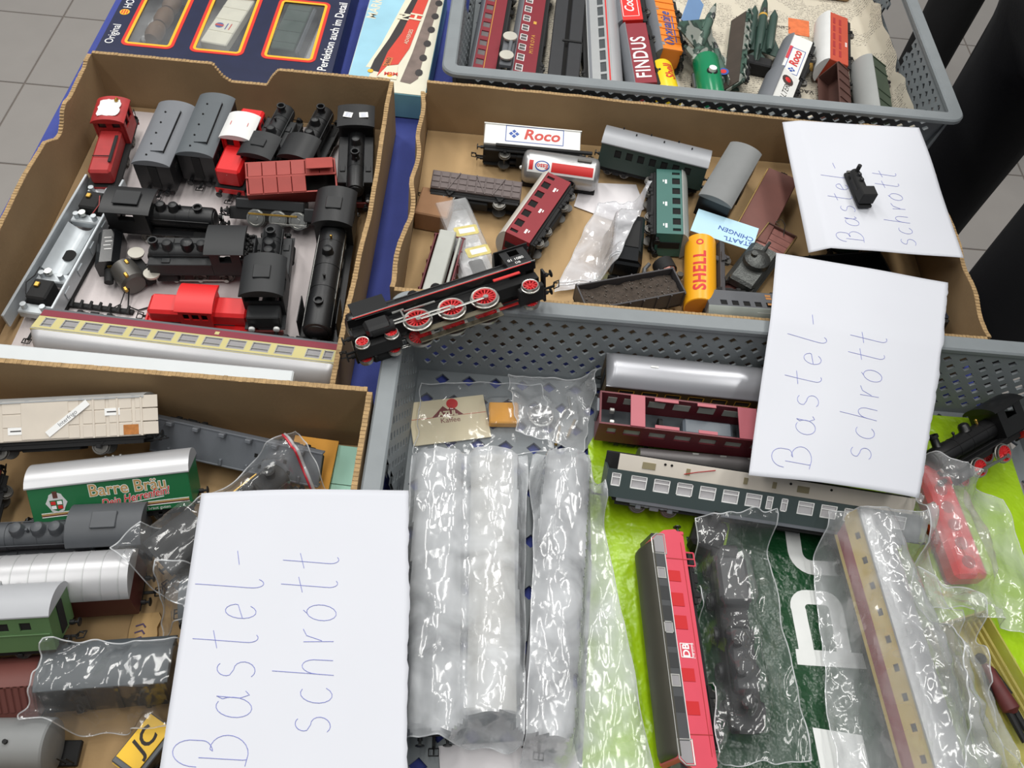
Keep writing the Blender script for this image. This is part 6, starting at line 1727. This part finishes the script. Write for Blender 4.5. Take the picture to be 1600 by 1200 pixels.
# yellowed tray with parts
t = thing('yellow_plastic_tray', 'yellowed see-through plastic tray at the right of the front crate', 'tray', (34.6, -24.0, ZC), -72)
ytm = film('yellow_tray', haze=.55, rough=.25, tint=(214, 200, 110), crinkle=.1, scale=30)
b = MB().box((0, 0, .05), (11, 5.0, .1))
for s in (-1, 1): b.box((0, s * 2.45, .7), (11, .12, 1.3)); b.box((s * 5.45, 0, .7), (.12, 5.0, 1.3))
b.build('tray_shell', ytm, t)
for k in range(3): box('ridge', ytm, t, (-.4, 1.0 + .45 * k, .6), (9.6, .2, .7), .08)
rest(t, ZC)
t = thing('toy_figure', 'small standing figure in black and dark red lying in the yellow tray', 'toy figure', (35.0, -23.6, ZC), -70)
MB().lathe([(-1.9, .2), (-1.5, .45), (-.2, .5), (.6, .55), (1.3, .6), (1.6, .25)], o=(0, 0, .75), ax='X', n=12).build('coat', mat('coat_dark_red', (92, 34, 34), .6, var=.3, scale=120), t); MB().ball((-2.3, 0, .75), .4).build('head', BLACKM, t)
for s in (-1, 1): MB().cyl((1.4, s * .22, .7), (3.4, s * .3, .6), .26, .2, n=8).build('leg', BLACKM, t); MB().cyl((-1.4, s * .4, .75), (.4, s * .75, .6), .18, .14, n=8).build('arm', BLACKM, t)
rest(t, ZC + .25)
# coffee card, orange carton, coil in the clear bags
t = thing('coffee_card', 'cream coffee packet card with red sun and mountain emblem', 'card', (-5.0, -4.4, .45), 13)
crm = mat('card_cream', (222, 210, 178), .6, var=.03); maru = mat('emblem_maroon', (122, 44, 46), .5)
MB().box((0, 0, 0), (6.3, 4.1, .1), .02).build('card', crm, t); b = MB().plate([(-1.35, .35), (-.35, 1.35), (.05, .95), (.35, 1.3), (1.25, .35)], .05, .07); b.build('mountain', maru, t)
MB().lathe([(0, .48), (.02, .48)], ax='Z', n=20).build('sun', REDP, t, (.45, 1.5, .05)); text(t, 'AZUL', .62, (-.02, .58, .08), (0, 0, 0), crm, bold=.03); text(t, 'Kaffee', .65, (.1, -.05, .06), (0, 0, 0), maru)
for s in (-1, 1): MB().tube([(s * 1.2, .35, .06), (s * 3.1, .35, .06)], .02, 4).build('thin_line', REDP, t)
rest(t, .5)
tag(rest(MB().box((0, 0, 0), (2.4, 2.0, .8), .1).build('orange_carton', mat('carton_amber', (226, 158, 40), .6, var=.05), None, (-.6, -3.7, 1), (0, 0, 4)), .5), 'small amber carton beside the coffee card', 'box')
t = thing('toy_wheel_coil', 'round black coil with pale rim in the clear bag by the crate wall', 'train part', (2.5, -3.4, 1), 0)
MB().lathe([(0, .8), (.3, .85), (.5, .8)], ax='Z', n=20).build('coil', BLACKM, t); MB().lathe([(0, 1.0), (.15, 1.05), (.2, .9), (.1, .85)], ax='Z', n=24).build('rim', sil, t); MB().lathe([(.5, .2), (.6, .2)], ax='Z', n=10).build('hub', STEEL, t, (-.3, .1, 0)); rest(t, .6)
for k, (x, y, a) in enumerate(((4.2, -3.2, 60), (4.9, -2.2, 100), (3.9, -5.2, 80), (5.0, -4.4, 70))):
    tag(rest(MB().cyl((-.9, 0, 0), (.9, 0, 0), .12, n=8).build('wheel_axle', BRASS if k > 1 else STEEL, None, (x, y, .8), (0, 0, a)), .6), 'thin loose ' + ('steel' if k < 2 else 'brass') + ' axle in the clear bag, ' + ('nearest the black coil', 'nearest the crate wall', 'left of the other brass one', 'right of the other brass one')[k], 'train part', group='loose axles in the clear bag')
t = scrap('white paper corner under the milky bags at the very front', [(-3.6, -29.2), (5.2, -28.2), (6.4, -33), (-3.0, -33)], .42, paperw)
# ================================================================ plastic bags and sheets of paper, laid over what is already there
import numpy as np
from mathutils.bvhtree import BVHTree
def things_tree():
    """one search tree over everything on the table so far"""
    V = []; F = []; base = 0
    for o in COL.objects:
        if o.type != 'MESH' or o.name.startswith(('floor', 'tile')): continue
        me = o.data; n = len(me.vertices)
        co = np.empty(n * 3); me.vertices.foreach_get('co', co); co = co.reshape(-1, 3)
        M = np.array(world_of(o)); co = co @ M[:3, :3].T + M[:3, 3]
        V += co.tolist(); F += [[i + base for i in p.vertices] for p in me.polygons]; base += n
    return BVHTree.FromPolygons(V, F)
TREES = [things_tree()]
def height_at(x, y, top=16.0):
    z = 0.0
    for tree in TREES:
        hit = tree.ray_cast(Vector((x, y, top)) * CM, Vector((0, 0, -1)))
        if hit[0] is not None: z = max(z, hit[0].z / CM)
    return z
def bilerp(c, u, v):
    a = Vector(c[0]).lerp(Vector(c[1]), u); b = Vector(c[3]).lerp(Vector(c[2]), u)
    return a.lerp(b, v)
def drape(corners, nu, nv, clear=.3, tension=40, droop=.015, edge=.25, wig=.35, seed=1, crk=.25, cf=.55, top=16.0, zmax=None, floorz=.5, puff=0.0):
    """film over the things below: corners bl, br, tr, tl as (x, y); returns points and faces"""
    P = [[None] * (nu + 1) for _ in range(nv + 1)]
    H = [[0.0] * (nu + 1) for _ in range(nv + 1)]
    for j in range(nv + 1):
        for i in range(nu + 1):
            u, v = i / nu, j / nv
            p = bilerp(corners, u, v)
            e = min(u, 1 - u, v, 1 - v)
            w = wig * max(0, 1 - e * 6)
            p = p + Vector((noise.noise(Vector((u * 5, v * 5, seed))), noise.noise(Vector((u * 5, v * 5, seed + 50))))) * w
            P[j][i] = p
            H[j][i] = max(floorz, min(height_at(p.x, p.y, top), zmax or 99)) + clear
    # the film bridges hollows: relax towards the mean but never below what carries it
    H = np.array(H)
    for _ in range(2):
        D = np.pad(H, 1, mode='edge')
        H = np.maximum.reduce([D[1:-1, 1:-1], D[:-2, 1:-1], D[2:, 1:-1], D[1:-1, :-2], D[1:-1, 2:]])
    Zs = H.copy()
    for _ in range(tension):
        D = np.pad(Zs, 1, mode='edge')
        Zs = np.maximum(H, (D[:-2, 1:-1] + D[2:, 1:-1] + D[1:-1, :-2] + D[1:-1, 2:]) / 4 - droop)
    for _ in range(2):
        D = np.pad(Zs, 1, mode='edge')
        Zs = np.maximum(Zs, (D[:-2, 1:-1] + D[2:, 1:-1] + D[1:-1, :-2] + D[1:-1, 2:]) / 4)
    rd = random.Random(seed * 13); main = math.atan2(corners[3][0] - corners[0][0], corners[3][1] - corners[0][1])
    dirs = []
    for k, fq in enumerate((.22, .31, .4, .55, .75)):
        an = -main + rd.gauss(0, .35) if k % 2 == 0 else rd.uniform(0, math.pi)
        dirs.append((math.cos(an), math.sin(an), fq * rd.uniform(.85, 1.15), rd.uniform(0, 9), .16 / fq ** .7))
    vs = []
    for j in range(nv + 1):
        for i in range(nu + 1):
            p = P[j][i]; x, y = p
            # straight creases in several directions with flat facets between them
            h = 0
            wv = noise.noise(Vector((x * .12, y * .12, seed * 1.7)))
            for (ca, sa, fq, ph, am) in dirs:
                tt = (x * ca + y * sa) * fq + ph + .55 * wv + .12 * noise.noise(Vector((x * .5, y * .5, ph)))
                h += am * abs(2 * (tt - math.floor(tt + .5)))
            mk = .35 + .65 * min(1, max(0, .5 + 1.6 * noise.noise(Vector((x * .16, y * .16, seed * 5.3)))))
            h *= crk * mk
            e = min(i / nu, 1 - i / nu) * min(j / nv, 1 - j / nv) * 4
            vs.append((x, y, Zs[j][i] + h + puff * e * (.6 + .8 * abs(wv))))
    fs = [(j * (nu + 1) + i, j * (nu + 1) + i + 1, (j + 1) * (nu + 1) + i + 1, (j + 1) * (nu + 1) + i) for j in range(nv) for i in range(nu)]
    return vs, fs
def bag_thing(label, corners, m, nu=70, nv=70, zip_=None, seam=True, **k):
    t = thing('plastic_bag', label, 'plastic bag')
    vs, fs = drape(corners, nu, nv, **k)
    MB().add(vs, fs).build('film', m, t, smooth=18)
    TREES.append(BVHTree.FromPolygons([(a * CM, b * CM, c * CM) for a, b, c in vs], fs))
    if seam:
        ring_ = [(i, 0) for i in range(nu)] + [(nu, j) for j in range(nv)] + [(nu - i, nv) for i in range(nu)] + [(0, nv - j) for j in range(nv)]
        pts = [vs[j * (nu + 1) + i] for i, j in ring_]; pts.append(pts[0])
        MB().tube([(x, y, z + .03) for x, y, z in pts], .045, 5).build('seam', seam_m, t)
    return t, vs, nu, nv
seam_m = film('film_seam', haze=.55, rough=.12, tint=(240, 242, 244), crinkle=.1)
clear1 = film('film_clear', haze=.07, rough=.1, crinkle=.4, scale=45, spec=.7)
clear2 = film('film_cloudy', haze=.24, rough=.12, crinkle=.45, scale=45)
clear3 = film('film_hazy', haze=.3, rough=.12, crinkle=.45, scale=38)
milky = film('film_milky', haze=.5, rough=.14, tint=(236, 239, 242), crinkle=.5, scale=45, soft=.2)

# front crate bags
bag_thing('clear bag holding the coffee card and amber carton', [(-7.4, -8.2), (3.6, -6.8), (2.4, -.3), (-7.6, -1.2)], clear1, 60, 40, seed=2, crk=.3, clear=.2, top=5)
bag_thing('small clear bag holding the black coil, against the crate wall', [(.4, -5.6), (6.0, -6.6), (6.9, .4), (-.4, .2)], clear2, 44, 40, seed=3, crk=.35, clear=.25, top=5)
bag_thing('wide milky plastic bag around two pale coaches', [(-6.6, -29.6), (1.6, -29.4), (1.4, -7.6), (-7.4, -8.2)], milky, 56, 120, seed=4, crk=.5, clear=.3, tension=25, floorz=.45)
bag_thing('milky plastic bag with torn edge spread over the mid grey coach', [(1.7, -30.4), (10.4, -30.4), (6.4, -7.0), (1.9, -7.4)], milky, 60, 120, seed=5, crk=.45, clear=.3, tension=25, floorz=.5)
bag_thing('clear bag of black engine parts next to the red diesel', [(14.0, -29.6), (21.0, -28.8), (19.8, -12.2), (14.0, -12.8)], clear1, 50, 90, seed=6, crk=.55, clear=.2, zmax=5, tension=26, puff=.8)
bag_thing('large clear bag around the silver roofed coach at the right', [(22.3, -31.4), (33.6, -30.8), (32.6, -11.9), (23.4, -12.4)], clear3, 90, 110, seed=7, crk=1.0, clear=.2, tension=40, puff=1.6)
bag_thing('clear bag around the bright red railbus shell', [(30.6, -18.4), (40.6, -19.4), (40.0, -8.2), (30.2, -5.4)], clear3, 70, 76, seed=8, crk=.9, clear=.25, tension=36, puff=1.2)
bag_thing('crumpled clear bag heaped between the silver roofed coach and the yellow tray', [(27.6, -31.0), (34.2, -30.8), (34.0, -18.0), (30.4, -15.2)], clear2, 60, 90, seed=21, crk=1.4, clear=.3, tension=40, puff=1.4)
# front left tray bags
t, vs, nu, nv = bag_thing('resealable clear bag with a red stripe around a black tank engine', [(-26.0, -19.4), (-19.6, -23.4), (-12.4, -13.8), (-16.2, -8.6)], clear1, 56, 80, seed=9, crk=.45, clear=.5, tension=30)
zip_red = mat('zip_red', (196, 48, 62), .4)
j = nv - 6
MB().tube([(x, y, z + .06) for x, y, z in [vs[j * (nu + 1) + i] for i in range(nu + 1)]], .09, 6).build('zip_strip', zip_red, t)
MB().tube([(x, y, z + .06) for x, y, z in [vs[(j + 1) * (nu + 1) + i] for i in range(nu + 1)]], .12, 6).build('zip_ridge', seam_m, t)
bag_thing('clear film wrapped round the charcoal van at the front left', [(-28.4, -30.0), (-19.6, -29.6), (-19.8, -24.6), (-28.0, -25.6)], clear1, 60, 40, seed=10, crk=.4, clear=.18, tension=16)
bag_thing('pointed clear film over the green coach end by the front paper', [(-23.0, -23.6), (-15.0, -23.0), (-15.0, -19.6), (-22.6, -20.4)], clear1, 50, 30, seed=11, crk=.35, clear=.2, tension=20)
# bag in the tan tray
t, vs, nu, nv = bag_thing('flat clear grip-seal bag lying between the crimson and teal coaches', [(3.4, 9.9), (8.6, 11.4), (12.4, 22.6), (7.6, 21.8)], film('film_grip', haze=.6, rough=.14, tint=(238, 238, 242), crinkle=.45, scale=45), 48, 80, seed=12, crk=.35, clear=.2, tension=22)
for k in (4, 6): MB().tube([(x, y, z + .05) for x, y, z in [vs[k * (nu + 1) + i] for i in range(nu + 1)]], .06, 5).build('zip_ridge', seam_m, t)

# ---------------------------------------------------------------- handwritten sheets
pap = mat('writing_paper', (206, 208, 215), .75, var=.015, scale=20)
pen_m = mat('blue_pen', (118, 126, 200), .5, var=.05)
def A(cx, cy, rx, ry, a0, a1, n=14): return [(cx + rx * math.cos(math.radians(a0 + (a1 - a0) * k / n)), cy + ry * math.sin(math.radians(a0 + (a1 - a0) * k / n))) for k in range(n + 1)]
GLYPH = {   # strokes in letter boxes: baseline 0, x-height 1, ascender 1.9
    'B': (1.35, [[(.1, 1.2), (.12, .1), (.15, 0)], [(-.25, 1.25)] + A(.25, 1.35, .5, .5, 170, 10, 10) + A(.3, 1.1, .45, .25, 0, -80, 5) + A(.4, .45, .62, .48, 85, -110, 12) + [(-.1, .05)]]),
    'a': (1.15, [A(.42, .45, .4, .46, 60, 400, 18) + [(.82, .9), (.8, .3), (.95, .05), (1.1, .15)]]),
    's': (.95, [A(.45, .78, .28, .22, 40, 210, 8) + A(.45, .28, .34, .28, 90, -140, 10)]),
    't': (.9, [[(.35, 1.75), (.32, .4)] + A(.55, .3, .23, .3, 190, 300, 6), [(.0, 1.1), (.75, 1.2)]]),
    'e': (1.0, [[(.1, .5), (.7, .62)] + A(.42, .55, .32, .42, 20, 320, 14)]),
    'l': (.75, [[(.2, 1.9), (.15, .5)] + A(.38, .35, .23, .35, 190, 320, 7)]),
    '-': (.9, [[(.1, .75), (.75, .8)]]),
    'c': (.95, [A(.5, .45, .38, .46, 60, 320, 12)]),
    'h': (1.15, [[(.15, 1.8), (.12, 0)], [(.12, .4)] + A(.45, .5, .32, .42, 160, 10, 8) + [(.78, 0)]]),
    'r': (.8, [[(.1, .95), (.2, .05)], [(.2, .4), (.4, .85), (.7, .95)]]),
    'v': (.8, [[(.05, .95), (.3, .05), (.7, .9)]]),
    'o': (1.05, [A(.42, .45, .38, .45, 100, 460, 16) + [(.5, 1.0)]]),
}
def sheet(label, corners, zfn, words, nu=40, nv=50, extra=None, torn=None, w=.016):
    """corners bl, br, tr, tl (x, y); words: (string, u of the baseline, v of the start, size in u-lengths, step); writing runs up the sheet with its top to the left"""
    t = thing('paper_sheet', label, 'paper', (0, 0, 0))
    rnd = random.Random(len(label))
    def pos(u, v):
        p = bilerp(corners, u, v)
        return (p.x, p.y, zfn(u, v))
    rag = [rnd.uniform(-.004, .004) for _ in range(nv + 1)]
    b = MB()
    def fn(u, v):
        uu = u
        if torn and u > .999: uu = u + rag[int(round(v * nv))] + (torn(v) if torn else 0)
        return pos(uu, v)
    b.grid(fn, nu, nv)
    o = b.build('sheet', pap, t, smooth=80)
    md = o.modifiers.new('thickness', 'SOLIDIFY'); md.thickness = .02 * CM; md.offset = -1
    sx = (Vector(corners[1]) - Vector(corners[0])).length; sy = (Vector(corners[3]) - Vector(corners[0])).length
    for (word, ub, vb, size, hgt, gap) in words:
        cur = vb
        for ch in word:
            wd, strokes = GLYPH[ch]
            for st in strokes:
                pts = []
                # finer sampling so that the pen follows the sheet
                for (a, c) in zip(st[:-1], st[1:]):
                    for k in range(3):
                        f = k / 3; gx = a[0] + (c[0] - a[0]) * f; gy = a[1] + (c[1] - a[1]) * f
                        pts.append((gx, gy))
                pts.append(st[-1])
                line = [pos(ub - (gy + .06 * gx) * hgt / sx, cur + (gx + .12 * gy) * size / sy) for gx, gy in pts]
                MB().tube([(x, y, z + .025) for x, y, z in line], w, 5).build('pen_stroke', pen_m, t)
            cur += (wd + gap) * size / sy
    return t, pos
nz3 = lambda u, v, s: noise.noise(Vector((u * 2.2, v * 2.2, s)))
p1, pos1 = sheet('upper handwritten sheet with the tiny engine on it, over the tan tray', [(25.4, 12.4), (38.9, 12.3), (39.0, 29.9), (25.2, 29.4)],
      lambda u, v: 7.0 + .25 * nz3(u, v, 1) - .9 * max(0, .12 - u) * 8 * (.4 + .6 * (1 - v)) + .3 * u, [('Bastel-', .36, .06, 1.1, 1.3, .35), ('schrott', .71, .05, 1.1, 1.3, .3)])
p2, pos2 = sheet('middle handwritten sheet bridging the tan tray and the front crate', [(17.0, -11.0), (29.4, -11.8), (35.6, 7.8), (21.2, 9.5)],
      lambda u, v: 7.0 + 1.75 * min(1, v * 1.55) + .2 * nz3(u, v, 2) + .35 * math.sin(math.pi * u) * (1 - v), [('Bastel-', .34, .05, 1.5, 1.5, .35), ('schrott', .68, .1, 1.36, 1.5, .3)], torn=lambda v: .01 * noise.noise(Vector((v * 9, 3, 0))))
p3, pos3 = sheet('front left handwritten sheet with a torn right corner', [(-17.8, -38.0), (-4.6, -37.2), (-6.9, -15.1), (-20.2, -16.4)],
      lambda u, v: 8.75 + .12 * nz3(u, v, 3) + .35 * math.sin(math.pi * u) * v ** 3, [('Bastel-', .345, .25, 1.36, 2.15, .34), ('schrott', .68, .31, 1.26, 1.95, .3)], torn=lambda v: .02 * max(0, noise.noise(Vector((v * 4, 8, 0)))))
# tiny engine on the upper sheet
x, y, z = 30.7, 19.6, 7.3
t = thing('tiny_toy_engine', 'tiny black pencil-sharpener sized engine on the upper handwritten sheet', 'toy train', (30.7, 19.7, z), 97)
for s in (-1, 1): box('side_tank', BLACKM, t, (0, s * .42, .55), (2.0, .35, .7), .08)
MB().lathe([(-1.9, .5), (1.5, .5), (1.9, .35)], o=(0, 0, .8), ax='X', n=14).build('boiler', BLACKM, t); box('cab', BLACKM, t, (-1.5, 0, 1.1), (1.2, 1.4, 1.2), .08); box('frame', BLACKM, t, (0, 0, .25), (4.4, 1.3, .3), .05)
for k in (.2, .9): MB().ball((k, 0, 1.3), .24).build('dome', BLACK, t)
MB().cyl((1.5, 0, 1.1), (1.5, 0, 1.9), .2, n=10).build('chimney', BLACKM, t); MB().cyl((2.2, -.4, .4), (2.2, .4, .4), .18, n=8).build('coupler', DULL, t)
rest(t, max(pos1(u / 10, v / 10)[2] for u in range(3, 6) for v in range(3, 6)) + .03)
# ================================================================ visitors beside the table
cloth_blk = mat('black_trousers', (16, 16, 18), .95, var=.2, scale=30, bump=.3, bscale=300)
jack = mat('black_jacket', (20, 20, 22), .9, var=.2, scale=25); skin = mat('skin', (206, 160, 132), .55, var=.05); hairm = mat('brown_hair', (60, 44, 34), .7, var=.3, scale=120); shoem = mat('black_shoe', (18, 17, 17), .4)
def skinned(name, pts, edges, m, parent, root=0, sub=2):
    me = bpy.data.meshes.new(name)
    me.from_pydata([(p[0] * CM, p[1] * CM, p[2] * CM) for p in pts], edges, [])
    o = put(name, me, parent); me.materials.append(m)
    md = o.modifiers.new('skin', 'SKIN'); md.use_smooth_shade = True
    for i, p in enumerate(pts):
        sv = me.skin_vertices[0].data[i]; r = p[3] if isinstance(p[3], tuple) else (p[3], p[3])
        sv.radius = (r[0] * CM, r[1] * CM); sv.use_root = (i == root)
    o.modifiers.new('subdivision', 'SUBSURF').levels = sub; o.modifiers['subdivision'].render_levels = sub
    return o
def person(label, x, y, facing, stance=10):
    """standing figure, local +x is forward; feet on the hall floor"""
    t = thing('person', label, 'person', (x, y, FZ + .15), facing)
    s = stance
    B = [(0, 0, 92, (12, 8)), (0, 0, 112, (12, 8)), (1, 0, 132, (15, 9)), (0, 0, 143, (10, 7)), (1, 0, 150, 5), (2, 0, 158, 7), (2, 0, 168, (8, 9)), (2, 0, 174, 6)]
    E_ = [(i, i + 1) for i in range(7)]
    for sg in (-1, 1):
        k = len(B)
        B += [(0, sg * s * .95, 82, 5.2), (1, sg * s, 48, 4.2), (0, sg * s, 12, 3.2), (8, sg * (s + 1), 4, 2.6)]
        E_ += [(0, k), (k, k + 1), (k + 1, k + 2), (k + 2, k + 3)]
        k = len(B)
        B += [(0, sg * 18, 140, 5.2), (-7, sg * 24, 114, 4.0), (-15, sg * 12, 98, 3.0), (-17, sg * 6, 96, (3.4, 1.8))]
        E_ += [(3, k), (k, k + 1), (k + 1, k + 2), (k + 2, k + 3)]
        for f in range(4):
            q = len(B); zz = 96 + (f - 1.5) * 1.7 + sg * 4
            B += [(-18, sg * 1.5, zz, .85), (-18.4, -sg * (2.6 - .4 * abs(f - 1.5)), zz, .75)]; E_ += [(k + 3, q), (q, q + 1)]
        q = len(B); B += [(-15.5, sg * 3.6, 99.5 + sg * 4, .95), (-15.5, sg * .8, 101 + sg * 4, .85)]; E_ += [(k + 3, q), (q, q + 1)]
    skinned('body', B, E_, skin, t)
    T = [(0, 0, 97, (15, 10.5)), (0, 0, 91, (15, 10))]; Te = [(0, 1)]
    for sg in (-1, 1):
        k = len(T); T += [(0, sg * s * .97, 80, 7.0), (1, sg * s, 48, 6.4), (0, sg * s, 20, 6.0), (-.5, sg * s, 5, 6.0)]; Te += [(1, k), (k, k + 1), (k + 1, k + 2), (k + 2, k + 3)]
    skinned('trousers', T, Te, cloth_blk, t)
    J = [(0, 0, 88, (15.5, 11.5)), (0, 0, 112, (14.5, 10.5)), (1, 0, 132, (17.5, 11)), (0, 0, 145, (10, 8))]; Je = [(0, 1), (1, 2), (2, 3)]
    for sg in (-1, 1):
        k = len(J); J += [(0, sg * 18.5, 140, 7), (-7, sg * 24.5, 114, 5.6), (-14, sg * 14, 99, 4.4)]; Je += [(2, k), (k, k + 1), (k + 1, k + 2)]
        MB().box((3, sg * (s + .5), 4), (27, 9.5, 8), 3).build('shoe', shoem, t)
    skinned('jacket', J, Je, jack, t)
    MB().ball((0, 0, 0), 10.4, n=16).build('hair', hairm, t, (.6, 0, 171)); 
    for sg in (-1, 1):
        MB().ball((9.4, sg * 3.2, 166), 1.1).build('eye', WHITE, t); MB().ball((2, sg * 8.6, 165), 2.0).build('ear', skin, t)
    MB().cyl((9.3, 0, 166), (11.6, 0, 162.5), .9, 1.5, n=8).build('nose', skin, t); box('mouth', redworn, t, (9.2, 0, 158.6), (1, 4, .9), .3)
    return t
person('person in black trousers standing right beside the table edge', 62, 41, 180, 13)
person('person in dark trousers standing farther off behind the back crate', 106, 142, 215, 8)
